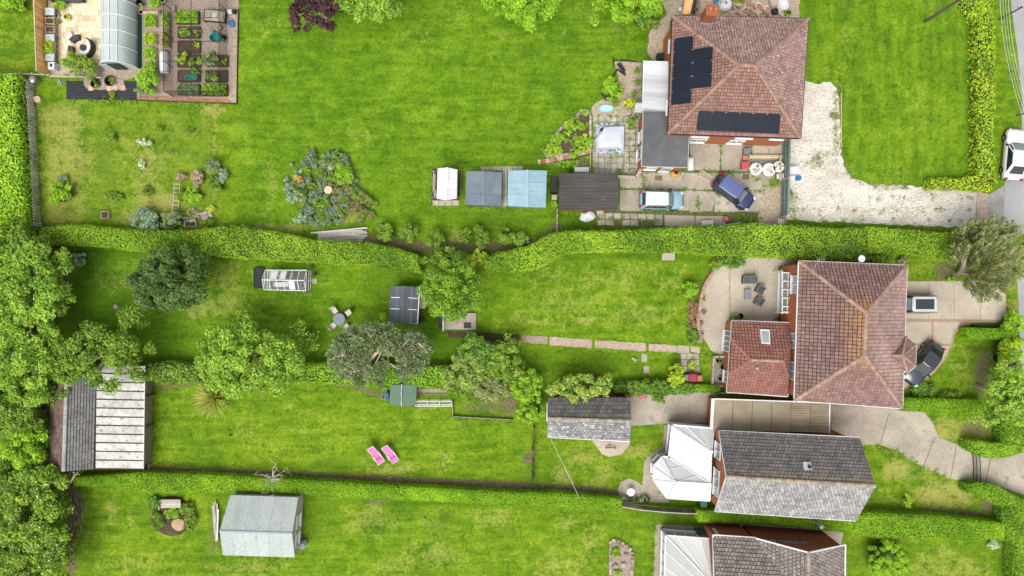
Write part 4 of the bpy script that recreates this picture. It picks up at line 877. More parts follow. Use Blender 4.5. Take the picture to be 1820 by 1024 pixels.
mb = MB(); mb.lathe(F, [(.16, 0), (.12, .06), (.05, .1), (.05, .3), (.01, .42)], 12); mb.build('finial', WHITE, cs); mb = MB(); mb.box(HN+Vector((-.1, 0, .05)), (.3, .3, .12)); mb.build('roof_boss', WHITE, cs)
co_ = [ev[5], ev[4], ev[3], ev[2], ev[1], ev[0], NWc, NEc]
for i in range(7):
    u, v = co_[i], co_[i+1]; dirv = (v-u).normalized(); off = Vector((-dirv.y, dirv.x, 0))*.0
    if i in (4,): pass
    # note: walls run clockwise so their outside is on the left
    L = (v-u).length; inn = Vector((dirv.y, -dirv.x, 0))*.18; u2, v2 = u+inn, v+inn
    mb = MB(); mb.prism([u2, v2, v2+inn*.9, u2+inn*.9], -.02, .55); mb.build('dwarf_wall', BRICKO, cs)
    window(cs, (v2.x, v2.y), (u2.x, u2.y), .58, 2.34, max(1, int(L/.75)), proud=.02)
    mb = MB(); mb.beam(u-Vector((0, 0, .05)), v-Vector((0, 0, .05)), .30, .12); mb.build('gutter', WHITE, cs)
# ======== slate garage
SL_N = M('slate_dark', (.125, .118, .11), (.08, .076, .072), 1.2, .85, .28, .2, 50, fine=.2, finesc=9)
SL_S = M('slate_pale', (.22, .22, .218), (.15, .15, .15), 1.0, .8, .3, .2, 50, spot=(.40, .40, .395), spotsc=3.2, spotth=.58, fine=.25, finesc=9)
nw, ne, rw, re_, sw, se = P(974, 706, 2.4), P(1120, 706, 2.4), P(973, 744, 3.6), P(1122, 749, 3.6), P(973, 777, 2.4), P(1119, 785, 2.4)
gr = thing('garage', 'slate roofed brick garage overhung by a variegated shrub', 'garage', cen([nw, ne, se, sw])); wg = walls(gr, [nw, ne, se, sw], 2.35, BRICK, .15)
wsx = sorted(wg, key=lambda p: p.x); a_, b_ = sorted(wsx[:2], key=lambda p: -p.y), sorted(wsx[2:], key=lambda p: -p.y)
gable(gr, (a_[0], a_[1]), rw, 2.35, 3.5, 1, BRICK); gable(gr, (b_[0], b_[1]), re_, 2.35, 3.5, -1, BRICK)
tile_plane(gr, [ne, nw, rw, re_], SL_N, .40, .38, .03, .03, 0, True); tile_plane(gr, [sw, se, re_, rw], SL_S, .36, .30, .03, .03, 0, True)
ridge(gr, [rw, re_], RIDG3, .15); gutter(gr, [sw, se], WHITE, .06)
window(gr, lp(a_[0], a_[1], .2), lp(a_[0], a_[1], .7), .8, 2.0, 2)
# ======== house 4 at the bottom edge
T4 = M('tile_grey_brown', (.215, .185, .165), (.145, .125, .112), .8, .85, .24, .2, 50, spot=(.06, .05, .045), spotsc=3.0, spotth=.62, fine=.2, finesc=9)
h4 = thing('bungalow', 'bungalow with grey brown tiled roof and red brick gable', 'house', P(1385, 1040))
G0, G1 = P(1437, 982, 6.6), P(1439, 1150, 6.6); e0, e1 = P(1343, 956.5, 4.2), P(1345, 1150, 4.2); f0, f1 = P(1502, 968, 4.2), P(1500, 1150, 4.2)
tile_plane(h4, [e0, e1, G1, G0], T4, .33, .34, .06, .045, .0, True); tile_plane(h4, [f1, f0, G0, G1], T4, .33, .34, .06, .045, .0, True); ridge(h4, [G0, G1], RIDG3, .15)
wn_, we_, wr0, wr1 = P(1267, 951, 4.2), P(1343, 956, 4.2), P(1275, 1080, 6.6), P(1440, 1080, 6.6)
tile_plane(h4, [P(1437, 962, 4.2), wn_, wr0, wr1], T4, .33, .34, .06, .045, .0, True)
walls(h4, [wn_, we_, P(1345, 1150, 4.2), P(1268, 1150, 4.2)], 4.1, BRICK, .15)
wq = walls(h4, [e0, f0, f1, e1], 4.15, BRICK, .22)
wn2 = sorted(wq, key=lambda p: -p.y)[:2]; wn2.sort(key=lambda p: p.x); gable(h4, (wn2[1], wn2[0]), G0, 4.15, 6.4, 1, BRICK)
for u, v in ((e0, G0), (G0, f0), (f0, f1)): mb = MB(); mb.beam(u+Vector((0, 0, .03)), v+Vector((0, 0, .03)), .12, .12); mb.build('verge_board', WHITE, h4)
mb = MB(); mb.beam(wn_-Vector((0, 0, .05)), we_-Vector((0, 0, .05)), .12, .12); mb.build('gutter', WHITE, h4); mb = MB(); mb.beam(wn_, P(1271, 1150, 4.2), .12, .12); mb.build('gutter', WHITE, h4)
for dx in (0, 3): mb = MB(); mb.tube([P(1266+dx, 939, 2.0), P(1276+dx, 951, 4.1)], .04, 6); mb.build('soil_pipe', WHITE, h4)
# conservatory of house 4
c4 = thing('conservatory', 'white framed conservatory with grey glass roof on the bottom bungalow', 'conservatory', P(1222, 1020))
CG = M('tinted_roof_glass', (.20, .215, .21), (.165, .18, .175), .6, .15, .05, fine=.03)
a, b, c_, d = P(1183, 952, 2.4), P(1265, 958, 2.4), P(1268, 1150, 2.4), P(1178, 1150, 2.4); hA, hB = P(1268, 1040, 3.5), P(1270, 1150, 3.5)
glazed(c4, [b, a], 4, CROOF, top=(hA, hA)); glazed(c4, [a, d], 7, CG, top=(hA, hB))
for i in (1, 2): mb = MB(); mb.beam(lp(a, hA, .0)+Vector((0, 0, .06)), lp(a, hA, 1)+Vector((0, 0, .06)), .12, .09); mb.build('hip_bar', WHITE, c4); break
for u, v in ((b, a), (a, d)):
    dirv = (v-u).normalized(); inn = Vector((-dirv.y, dirv.x, 0))*.15; u2, v2 = u+inn, v+inn; L = (v-u).length
    mb = MB(); mb.prism([u2, v2, v2+inn, u2+inn], -.02, .6); mb.build('dwarf_wall', BRICK, c4)
    window(c4, (u2.x, u2.y), (v2.x, v2.y), .63, 2.36, int(L/1.0), proud=.02, pane=PANEL); mb = MB(); mb.beam(u-Vector((0, 0, .05)), v-Vector((0, 0, .05)), .14, .12); mb.build('gutter', WHITE, c4)
# ======== barn in the lower left
TB = M('barn_tile_brown', (.16, .105, .082), (.11, .075, .06), .8, .85, .25, .2, 50, spot=(.3, .27, .24), spotsc=5, spotth=.66, fine=.2, finesc=9)
TBG = M('barn_tile_grey', (.175, .172, .168), (.12, .118, .115), .8, .85, .2, .2, 50, spot=(.4, .39, .37), spotsc=5, spotth=.68, fine=.2, finesc=9)
OLDP = M('dirty_white_sheet', (.48, .47, .44), (.36, .35, .32), .7, .6, .1, .1, 40, spot=(.24, .2, .16), spotsc=2.4, spotth=.60, fine=.2, finesc=3)
bw0, bw1, br0, br1, be0, be1 = P(90, 655, 2.3), P(88, 836, 2.3), P(119, 655, 3.6), P(113, 838, 3.6), P(172, 655, 2.4), P(167, 834, 2.4)
bn = thing('barn', 'long outbuilding with grey and brown tiled roof under the trees', 'barn', P(128, 750)); walls(bn, [bw0, bw1, be1, be0], 2.3, BRICK, .12)
tile_plane(bn, [bw0, bw1, br1, br0], TB, .30, .27, .03, .02, 0, True); tile_plane(bn, [be1, be0, br0, br1], TBG, .22, .24, .03, .02, 0, True); ridge(bn, [br0, br1], M('ridge_grey', (.32, .31, .29), None, 2, .85, .15), .16)
wl_ = thing('lean_to', 'lean-to with dirty white roofing sheets beside the tiled outbuilding', 'lean-to', P(213, 750))
q0, q1, q2, q3 = P(171, 648, 2.35), P(257, 650, 2.0), P(254, 834, 2.0), P(169, 833, 2.35)
for i in range(12):
    q = [lp(q0, q3, i/12+.006), lp(q1, q2, i/12+.006), lp(q1, q2, (i+1)/12-.004), lp(q0, q3, (i+1)/12-.004)]; mb = MB(); mb.slab(q, .03); mb.build('roof_sheet', OLDP, wl_)
for i in range(13):
    mb = MB(); mb.beam(lp(q0, q3, i/12)+Vector((0, 0, -.01)), lp(q1, q2, i/12)+Vector((0, 0, -.01)), .09, .10); mb.build('roof_batten', WOODD, wl_)
for a, b in ((q0, q3), (q1, q2)): mb = MB(); mb.beam(a-Vector((0, 0, .06)), b-Vector((0, 0, .06)), .1, .14); mb.build('gutter', WHITE2 if a is q1 else WOODD, wl_)
for t in (.02, .3, .6, .98):
    q = lp(q1, q2, t); mb = MB(); mb.beam((q.x-.1, q.y, 0), (q.x-.1, q.y, 1.95), .1, .1); mb.build('post', WOODD, wl_)
walls(wl_, [q0, q1, q2, q3], 1.85, WOOD, .25)
ledge = sheet('concrete_ledge', 'narrow concrete ledge beside the white sheeted lean-to', [(255, 674), (268, 676), (266, 838), (254, 838)], CONC, .12, (10, .4))
mb = MB(); mb.box(P(257, 815, .2), (.5, 2.4, .3)); mb.build('plank', WOODD, None, label='dark board lying along the concrete ledge of the lean-to', cat='board')
# ======== pale green-grey gabled shed, bottom left
SHR = M('pale_grey_sheet_roof', (.325, .36, .345), (.275, .305, .29), .6, .6, .06, .1, 9, fine=.12, finesc=6, spot=(.25, .275, .245), spotsc=2.2, spotth=.62, stretch=(1.6, .5, 1))
def shed(name, label, pts, ze, zr, roofmat, wallmat, ns=1, nsheets=4, wall_in=.12, cat='shed', battens=None, ridgemat=None, seam=.012):
    """pts = [eaveA0, eaveA1, ridge0, ridge1, eaveB0, eaveB1] in pixels; eaves run in the direction of the ridge"""
    A0, A1 = P(*pts[0], ze), P(*pts[1], ze); R0, R1 = P(*pts[2], zr), P(*pts[3], zr); B0, B1 = P(*pts[4], ze), P(*pts[5], ze)
    s = thing(name, label, cat, cen([A0, A1, B0, B1])); w = walls(s, [A0, A1, B1, B0], ze-.05, wallmat, wall_in)
    for (u0, u1) in ((A0, A1), (B0, B1)):
        for i in range(nsheets):
            q = [lp(u0, u1, i/nsheets+seam/nsheets), lp(u0, u1, (i+1)/nsheets), lp(R0, R1, (i+1)/nsheets), lp(R0, R1, i/nsheets+seam/nsheets)]
            mb = MB(); mb.slab(q, .045); mb.build('roof_sheet', roofmat, s)
    for (k, u, v) in ((0, A0, B0), (1, A1, B1)):
        ra, rb = (R0, u), (R1, u); e = [min(w, key=lambda p: (p-Vector((u.x, u.y, 0))).length), min(w, key=lambda p: (p-Vector((v.x, v.y, 0))).length)]
        R = R0 if k == 0 else R1; c = Vector((R.x, R.y, 0)); mid = lp(e[0], e[1], .5)
        base = [Vector((e[0].x, e[0].y, ze-.05)), Vector((e[1].x, e[1].y, ze-.05)), Vector((mid.x, mid.y, zr-.08))]; inn = (Vector((s.location.x, s.location.y, 0))-mid).normalized()*.06
        mb = MB(); bk = [p+inn for p in base]; mb.add(base+bk, [(0, 1, 2), (5, 4, 3), (0, 3, 4, 1), (1, 4, 5, 2), (2, 5, 3, 0)], .5); mb.build('gable_wall', wallmat, s)
    mb = MB(); mb.beam(R0+Vector((0, 0, .02)), R1+Vector((0, 0, .02)), .16, .05); mb.build('ridge_cap', ridgemat or roofmat, s)
    return s, w, (A0, A1, R0, R1, B0, B1)
sg, wsg, _ = shed('garden_shed', 'large timber shed with pale green grey sheet roof', [(409, 880), (530, 884), (390, 944), (519, 948), (396, 987), (524, 991)], 2.1, 3.2, SHR, WOODG, nsheets=6, ridgemat=M('ridge_strip_blue_grey', (.22, .25, .28), None, 2, .6))
e = sorted(wsg, key=lambda p: -p.x)[:2]; e.sort(key=lambda p: p.y)
for t0, t1 in ((.12, .36), (.45, .68)): window(sg, lp(e[0], e[1], t0), lp(e[0], e[1], t1), 1.0, 1.9, 1, pane=PANEL)
for i in range(11):
    z = .1+i*.19; mb = MB(); d = (e[1]-e[0]).normalized(); nr = Vector((d.y, -d.x, 0)); mb.beam(e[0]+nr*.012+Vector((0, 0, z)), e[1]+nr*.012+Vector((0, 0, z)), .02, .17); mb.build('weatherboard', WOODG, sg)
# ======== shed row behind house 1
SHB = M('dark_blue_grey_sheet', (.145, .175, .205), (.105, .13, .155), .9, .45, .10, fine=.14, finesc=8, spot=(.17, .19, .2), spotsc=3, spotth=.66)
SHC = M('light_blue_sheet', (.25, .365, .425), (.20, .305, .365), .9, .45, .10, fine=.12, finesc=8, spot=(.30, .37, .4), spotsc=3, spotth=.66)
def ribs(s, q, mat, n, r=.022):
    A0, A1, R0, R1, B0, B1 = q
    for (u0, u1) in ((A0, A1), (B0, B1)):
        mb = MB()
        for i in range(n):
            t = (i+.5)/n; up = Vector((0, 0, .01)); mb.beam(lp(u0, u1, t)+up, lp(R0, R1, t)+up, .05, .03)
        mb.build('roof_ribs', mat, s, kind='stuff')
s_, w_, q_ = shed('metal_shed', 'dark blue grey metal shed with ribbed gable roof', [(829, 304), (827, 364), (859.5, 304), (858.5, 365), (892, 306), (891, 367)], 1.9, 2.35, SHB, M('grey_metal_wall', (.12, .14, .16), None, 2, .5), nsheets=3); ribs(s_, q_, SHB, 16)
s_, w_, q_ = shed('metal_shed', 'light blue metal shed with ribbed gable roof', [(903, 303), (902, 366), (937, 302), (937, 368), (972, 303), (970, 369)], 1.9, 2.4, SHC, M('blue_metal_wall', (.2, .28, .33), None, 2, .5), nsheets=3); ribs(s_, q_, SHC, 18)
GRH = M('white_greenhouse_sheet', (.60, .60, .60), (.55, .56, .57), .8, .4, .05, fine=.03)
s_, w_, q_ = shed('greenhouse', 'small greenhouse with opaque white gable roof beside the metal sheds', [(778, 299), (776, 353), (795, 297.5), (793, 356), (813, 301), (812, 353)], 1.6, 2.1, GRH, PANEL, nsheets=3, cat='greenhouse', ridgemat=WHITE); ribs(s_, q_, WHITE, 9)
gb = sheet('greenhouse_base', 'pale slab base under the small white greenhouse', [(768, 300), (815, 298), (816, 365), (767, 364)], SOIL, .015)
slab_grid(gb, (768, 356), (816, 356), (816, 366), (768, 366), 4, 1, CONC2, 0, .05, .4, .3, 'paving_slab')
slab_grid(None or gb, (854, 296), (930, 295), (930, 304), (854, 304), 4, 1, CONC2, 0, .05, .4, .3, 'paving_slab')
CORR = M('black_corrugated_sheet', (.075, .070, .066), (.05, .047, .045), .9, .9, .15, .2, 50, spot=(.13, .12, .11), spotsc=2.5, spotth=.64, fine=.2, stretch=(.4, 2, 1))
gq = [P(994, 308, 2.5), P(1098, 307, 2.35), P(1097, 373, 2.35), P(993, 372, 2.5)]
cg = thing('garage', 'brick garage with black corrugated sheet roof facing the parked cars', 'garage', cen(gq)); walls(cg, gq, 2.3, BRICK, .14)
for i in range(4):
    f0, f1 = (0, .14, .42, .63)[i], (.15, .43, .64, 1)[i]; nn = 26
    secs = []
    for f in (f0, f1): secs.append([lp(lp(gq[0], gq[1], f), lp(gq[3], gq[2], f), j/(nn*2))+Vector((0, 0, (.05 if j % 2 else 0)+.012*i)) for j in range(nn*2+1)])
    mb = MB(); mb.loft(secs, (.2, .35, .75, .6)[i], closed=False, caps=False); mb.build('corrugated_sheet', CORR, cg)
mb = MB(); mb.slab([p-Vector((0, 0, .02)) for p in gq], .1); mb.build('roof_deck', UNDER, cg)
# dark garden shed by the round tree
s_, w_, q_ = shed('garden_shed', 'small shed with dark grey felt roof and white battens', [(694, 509), (690, 573), (718, 508), (717, 575), (746, 511), (742, 575)], 2.0, 2.45, M('charcoal_felt', (.075, .085, .098), (.06, .068, .078), .8, .85, .1, fine=.12), WOOD, nsheets=3)
for t in (.31, .62):
    for u0, u1 in ((0, 1), (4, 5)):
        a = lp(q_[u0], q_[u1], t); b = lp(q_[2], q_[3], t); mb = MB(); mb.beam(lp(a, b, .1)+Vector((0, 0, .02)), lp(a, b, .72)+Vector((0, 0, .02)), .07, .03); mb.build('white_batten', WHITE, s_)
for u0, u1 in ((0, 1), (4, 5)):
    mb = MB(); a = lp(q_[u0], q_[2], .5); b = lp(q_[u1], q_[3], .5); mb.beam(a+Vector((0, 0, .012)), b+Vector((0, 0, .012)), .05, .02); mb.build('roof_batten', GREYP, s_)
mb = MB(); mb.beam(q_[1], q_[5], .08, .1); mb.build('bargeboard', WHITE, s_); mb = MB(); mb.beam(q_[4], q_[5], .08, .1); mb.build('bargeboard', WHITE, s_)
# green roofed chicken coop
s_, w_, q_ = shed('chicken_coop', 'chicken coop with mossy green roof beside the long mesh run', [(694, 684), (692, 719), (714, 683), (713, 722), (741, 684), (739, 720)], 1.5, 2.0, M('green_felt', (.10, .165, .115), (.085, .14, .10), .8, .85, .1, fine=.12), WOOD, nsheets=1, cat='chicken coop')
mb = MB()
for i in range(9):
    q = lp(q_[2], q_[3], (i+.5)/9); mb.box(q+Vector((random.uniform(-.03, .03), 0, .06)), (.05, random.uniform(.1, .3), .02))
mb.build('ridge_nails', WHITE2, s_)
# ---------------------------------------------------------------- hedges
hedge('tall dense bright green hedge behind the picket fence', [(-70, 130), (-70, 415)], [(24, 132), (27, 180), (34, 260), (40, 340), (43, 415)], 2.2, L_BRIGHT, .12, 1.4, lump=.12, rough=.08)
hedge('long shaggy hedge running past the timber pile and island bed', [(72, 408), (100, 402), (160, 403), (230, 410), (330, 412), (400, 404), (430, 404), (520, 420), (560, 428), (650, 432), (700, 442), (742, 454)], [(72, 432), (120, 433), (180, 437), (250, 445), (330, 448), (400, 455), (520, 462), (640, 468), (700, 476), (746, 484)], 1.9, L_HEDGE, .085, 1.4, lump=.10, rough=.07)
hedge('wavy hedge behind the parked cars and yard slabs', [(862, 458), (890, 450), (940, 438), (975, 419), (1010, 412), (1100, 412), (1230, 404), (1330, 400), (1400, 402), (1480, 408), (1540, 408)], [(862, 478), (900, 480), (945, 478), (975, 464), (1000, 449), (1060, 444), (1200, 446), (1300, 452), (1400, 456), (1480, 460), (1540, 462)], 2.2, L_HEDGE, .09, 1.4, lump=.13, rough=.08)
hedge('hedge along the gravel drive ending at the cypress', [(1541, 404), (1620, 410), (1700, 417), (1735, 428)], [(1541, 447), (1620, 448), (1680, 460), (1735, 468)], 2.0, L_HEDGE, .085, 1.4, lump=.10, rough=.07)
hedge('long thin clipped hedge beside the pink deckchairs lawn', [(132, 850), (250, 842), (400, 848), (550, 856), (700, 866), (900, 877), (1000, 879), (1104, 889)], [(130, 862), (200, 868), (270, 876), (340, 878), (420, 873), (550, 880), (700, 888), (900, 898), (1000, 903), (1104, 911)], 1.4, L_HEDGE2, .06, 1.35, lump=.05, rough=.03)
hedge('clipped hedge between the grey gabled house and the bungalow', [(1240, 909), (1350, 915), (1500, 918), (1540, 914), (1680, 920), (1785, 933)], [(1242, 928), (1380, 932), (1490, 945), (1560, 956), (1680, 960), (1785, 960)], 1.6, L_HEDGE2, .06, 1.35, lump=.05, rough=.03)
hedge('clipped hedge on the upper side of the black gate', [(1722, 784), (1745, 786), (1770, 791), (1786, 790)], [(1722, 800), (1745, 811), (1775, 814), (1800, 806)], 1.5, L_BRIGHT, .075, 1.4, lump=.07, rough=.05)
hedge('hedge beside the road above the black gate', [(1782, 735), (1784, 770), (1786, 790)], [(1835, 735), (1835, 770), (1835, 795)], 1.6, L_BRIGHT, .08, 1.4, lump=.08, rough=.05)
hedge('clipped hedge on the lower side of the black gate', [(1722, 862), (1745, 860), (1775, 866), (1800, 880), (1835, 897)], [(1722, 876), (1745, 882), (1765, 892), (1785, 902), (1835, 930)], 1.5, L_BRIGHT, .07, 1.4, lump=.07, rough=.05)
hedge('wide roadside hedge at the end of the bungalow garden', [(1786, 903), (1784, 935), (1803, 965), (1803, 1060)], [(1860, 915), (1860, 935), (1860, 965), (1860, 1060)], 1.6, L_BRIGHT, .07, 1.4, lump=.06, rough=.04)
hedge('smooth clipped hedge between the concrete drive and curved drive', [(1604, 709), (1680, 711), (1752, 714)], [(1604, 730), (1680, 733), (1752, 737)], 1.4, L_HEDGE2, .06, 1.35, lump=.04, rough=.03)
hedge('small clipped box hedge beside the concrete drive', [(1718, 584), (1760, 585), (1805, 586)], [(1720, 602), (1760, 603), (1805, 603)], 1.2, L_HEDGE2, .06, 1.35, lump=.03, rough=.02)
hedge('yellow green roadside hedge beside the front lawn', [(1742, -60), (1741, 40), (1742, 120), (1741, 220), (1742, 312)], [(1765, -60), (1766, 40), (1770, 120), (1766, 220), (1771, 325)], 1.5, L_LIME, .11, 1.15, lump=.14, rough=.13)
hedge('low yellow green hedge along the end of the front lawn', [(1654, 318), (1700, 319), (1745, 312)], [(1654, 335), (1700, 334), (1768, 338)], 1.1, L_LIME, .11, 1.15, lump=.12, rough=.12)
hedge('short lime hedge at the top corner of front lawn', [(1703, -30), (1722, 12), (1740, 30)], [(1735, -40), (1745, 5), (1760, 20)], 1.4, L_LIME, .11, 1.15, lump=.14, rough=.13)
hedge('flowering ivy hedge between the sheeted lean-to and sycamore', [(262, 648), (300, 645), (352, 650)], [(262, 676), (300, 682), (352, 680)], 1.5, L_ELDER, .10, 1.3, lump=.12, rough=.09)
hedge('leafy hedge between the sycamore and chicken coop', [(505, 650), (560, 648), (640, 648), (800, 654)], [(505, 680), (600, 683), (700, 683), (800, 692)], 1.6, L_BRIGHT, .10, 1.3, lump=.12, rough=.08)
hedge('mixed overgrown hedge between the chicken run and ivy column', [(785, 655), (850, 650), (925, 655)], [(785, 694), (850, 712), (925, 700)], 1.5, L_MID, .11, 1.3, lump=.25, rough=.14)
hedge('low mixed hedge above the concrete hardstanding', [(1092, 682), (1160, 679), (1235, 684)], [(1092, 698), (1160, 700), (1235, 699)], 1.1, L_HEDGED, .09, 1.3, lump=.16, rough=.09)
hedge('small clipped hedge at the corner of the red tiled extension', [(1236, 685), (1280, 687)], [(1236, 697), (1280, 699)], 1.0, L_HEDGE2, .06, 1.3, lump=.03, rough=.03)
hedge('roadside hedge behind the olive cypress', [(1795, 425), (1815, 450), (1815, 480)], [(1830, 418), (1832, 450), (1825, 486)], 1.6, L_BRIGHT, .10, 1.3, lump=.12, rough=.08)
hedge('narrow dark leaf strip painting the hedge shade behind the picket fence', [(30, 140), (34, 200), (42, 300), (50, 405)], [(44, 150), (47, 200), (53, 300), (60, 405)], 1.0, L_HEDGED, .11, 1.2, lump=.12, rough=.1)  # dark leaf colour stands in for the shaded side of the tall hedge
# ---------------------------------------------------------------- trees and shrubs
tr = lambda label, *a, **k: plant('tree', label, 'tree', *a, tree=True, **k)
sh = lambda label, *a, **k: plant('shrub', label, 'shrub', *a, **k)
tr('feathery ash tree reaching over the long garden from the wood', 50, 520, 66, 85, 6.5, L_ASH, .17, rcf=.22, irreg=.3, asp=.45, limbs=24, bark=BARKP)
tr('feathery ash tree beside the apple tree at the barn', 42, 630, 66, 80, 6.5, L_ASH, .17, rcf=.22, irreg=.3, asp=.45, limbs=24, bark=BARKP)
tr('dark spreading bush tree at the end of the shaggy hedge', 45, 440, 46, 36, 5, L_MID, .15, rcf=.26, irreg=.3)
tr('dark ivy clad tree between ash and the barn gable', 22, 735, 55, 48, 5, L_MID, .15, rcf=.26, irreg=.3)
tr('bright green round tree beside the brown barn roof', 36, 788, 46, 44, 5, L_BRIGHT, .13, rcf=.24, irreg=.2)
tr('elder tree with cream flower heads beside the barn corner', 68, 865, 42, 44, 5, L_ELDER, .15, rcf=.26, irreg=.25)
tr('dark tree in the wood below the round bright tree', 10, 860, 45, 50, 4.5, L_MID, .15, rcf=.26, irreg=.3)
tr('leafy elder in the wood beside the brush heap', 50, 940, 70, 52, 5, L_ELDER, .14, rcf=.22, irreg=.3)
tr('leafy tree in the lowest corner of the wood', 45, 1015, 78, 52, 5, L_ELDER, .14, rcf=.22, irreg=.3)
tr('apple tree with bare grey twigs spreading over the barn roof', 180, 628, 105, 58, 5.6, L_MID, .14, rcf=.22, irreg=.45, limbs=40, bark=BARKP, shell=.3)
tr('leafy side tree beside apple tree at the barn roof end', 115, 665, 42, 34, 5, L_MID, .14, rcf=.28, irreg=.3, limbs=16, bark=BARKP)
tr('dense dark evergreen tree standing on the long lawn', 298, 497, 70, 58, 6, L_DEEP, .13, rcf=.17, irreg=.14, asp=.6, ncl=140, nl=24000, shell=.3)
tr('broad bright green sycamore over the leafy hedge', 430, 640, 86, 72, 6.5, L_ASH, .13, rcf=.17, irreg=.22, asp=.7, ncl=130, nl=22000)
tr('sparse young tree with pale leaves on the long lawn', 538, 598, 26, 28, 3.2, L_ASH, .13, rcf=.30, irreg=.5, nl=420)
tr('round leafy tree beside the small dark shed', 801, 516, 58, 52, 6, leafmat('leaf_round_tree', (.040, .092, .006), (.165, .265, .022)), .12, rcf=.2, irreg=.14)
sh('dark green shrub where the shaggy hedge meets the round tree', 790, 462, 40, 22, 3, L_MID, .12)
sh('lime green shrub in the gap of the long hedge', 847, 460, 27, 14, 2.2, L_LIME, .11)
sh('dark laurel shrub beside the bare soil and ivy column', 850, 625, 38, 30, 3.6, L_HEDGED, .15, rcf=.25)
sh('tall mixed shrub with brown seed heads beside the chicken run', 828, 660, 40, 40, 3.4, leafmat('leaf_seedhead', (.06, .11, .015), (.21, .28, .05), (.38, .30, .16), .86), .13, rcf=.22, irreg=.35)
sh('dark green laurel growing next to the ivy column', 895, 640, 42, 38, 3.2, L_MID, .14, rcf=.22, irreg=.3)
sh('pale leaved shrub beside the chicken run fence', 868, 690, 36, 26, 2.4, L_OLIVE, .12, rcf=.26, irreg=.35)
sh('bright ivy column at the garage corner, upper mound', 938, 687, 30, 26, 2.8, L_BRIGHT, .10, rcf=.24)
sh('bright ivy column at the garage corner, lower mound', 944, 728, 23, 29, 2.4, L_BRIGHT, .10, rcf=.24)
sh('yellow variegated shrub hanging over the slate garage roof', 1035, 690, 64, 24, 3.9, L_GOLD, .12, rcf=.32, zb=1.8)
sh('green shrub behind the concrete hardstanding', 1165, 686, 26, 13, 1.8, L_HEDGED, .11)
sh('small green bush beside the concrete hardstanding', 1130, 690, 18, 12, 1.6, L_MID, .11)
sh('low bush spilling onto the concrete hardstanding', 1172, 704, 13, 13, 1.2, L_MID, .11)
sh('lime green conifer bush beside the slab square', 1204, 668, 16, 20, 2.4, L_LIME, .10, rcf=.26)
sh('small lime bush growing in the slab square', 1232, 648, 8, 8, .8, L_LIME, .10)
sh('low green shrub between lime bush and clipped hedge', 1224, 689, 14, 8, 1.1, L_MID, .10)
sh('round green bush at the edge of the beige patio', 1229, 516, 19, 14, 1.5, L_BRIGHT, .10)
sh('bed of pink and red roses beside the curved brick wall', 1231, 548, 10, 22, .8, L_PINK, .10)
sh('pink flowered plants below the rose bed', 1230, 575, 9, 12, .7, L_PINK, .09)
sh('dark glossy bush at the lower end of rose bed', 1231, 598, 11, 13, 1.0, L_HEDGED, .10)
sh('dark spreading shrub in the shade of the hedge by the patio', 1306, 462, 26, 14, 1.2, L_HEDGED, .11)
sh('small shrub beside the patio brick wall end', 1274, 468, 14, 10, 1.0, L_MID, .10)
sh('yellow green shrub between the hedge and the aerial', 1437, 452, 20, 10, 1.9, L_OLIVE, .11)
sh('dark leafy mound on the hedge above the lichened roof', 1500, 448, 42, 16, 2.9, L_HEDGED, .12)
sh('dark green shrub behind the white satellite dish', 1562, 460, 30, 12, 1.4, L_MID, .12)
sh('small brown shrub beside the front lawn corner', 1606, 464, 9, 9, .8, L_OLIVE, .09)
sh('lime potted shrub against the orange brick wall', 1402, 492, 6, 11, 1.3, L_LIME, .09)
sh('small green plant beside the extension gutter corner', 1305, 563, 10, 5, .9, L_MID, .09)
tr('dark purple leaved tree overhanging the top lawn', 557, -2, 48, 56, 6, L_PURP, .13, rcf=.18, irreg=.35, limbs=28, bark=BARKP)
tr('green tree beside the purple leaved tree', 648, -14, 58, 54, 6, L_ASH, .15, rcf=.20, irreg=.25)
tr('leafy tree at the top edge of the lawn', 925, -10, 70, 50, 5, L_BRIGHT, .13, rcf=.22, irreg=.3)
tr('broad green tree above the stony path', 1130, -14, 74, 52, 5, L_BRIGHT, .13, rcf=.22, irreg=.3)
sh('dark green bush at the lawn edge above the stony path', 1148, 32, 26, 18, 1.8, L_MID, .12)
sh('green shrub at the top left lawn edge', 18, 2, 26, 14, 1.6, L_BRIGHT, .12)
for lab, x, y, rx, ry, h, mt in (('leafy ash of the wood behind the feathery ash trees', -5, 570, 50, 70, 6, L_ASH), ('ash of the wood next to the dark ivy clad tree', 0, 680, 50, 50, 6, L_ASH), ('leafy thicket of the wood beside the tall hedge end', -10, 460, 45, 55, 5, L_ASH), ('elder thicket of the wood below the round bright tree', 95, 905, 30, 34, 3, L_ELDER), ('elder thicket beside the barn gable end', 95, 985, 34, 40, 3, L_ELDER), ('green thicket behind the brown barn roof', 78, 690, 26, 30, 4, L_MID), ('dark thicket of the wood at the lower corner', -5, 950, 40, 60, 4.5, L_MID)):
    tr(lab, x, y, rx, ry, h, mt, .15, rcf=.24, irreg=.3)
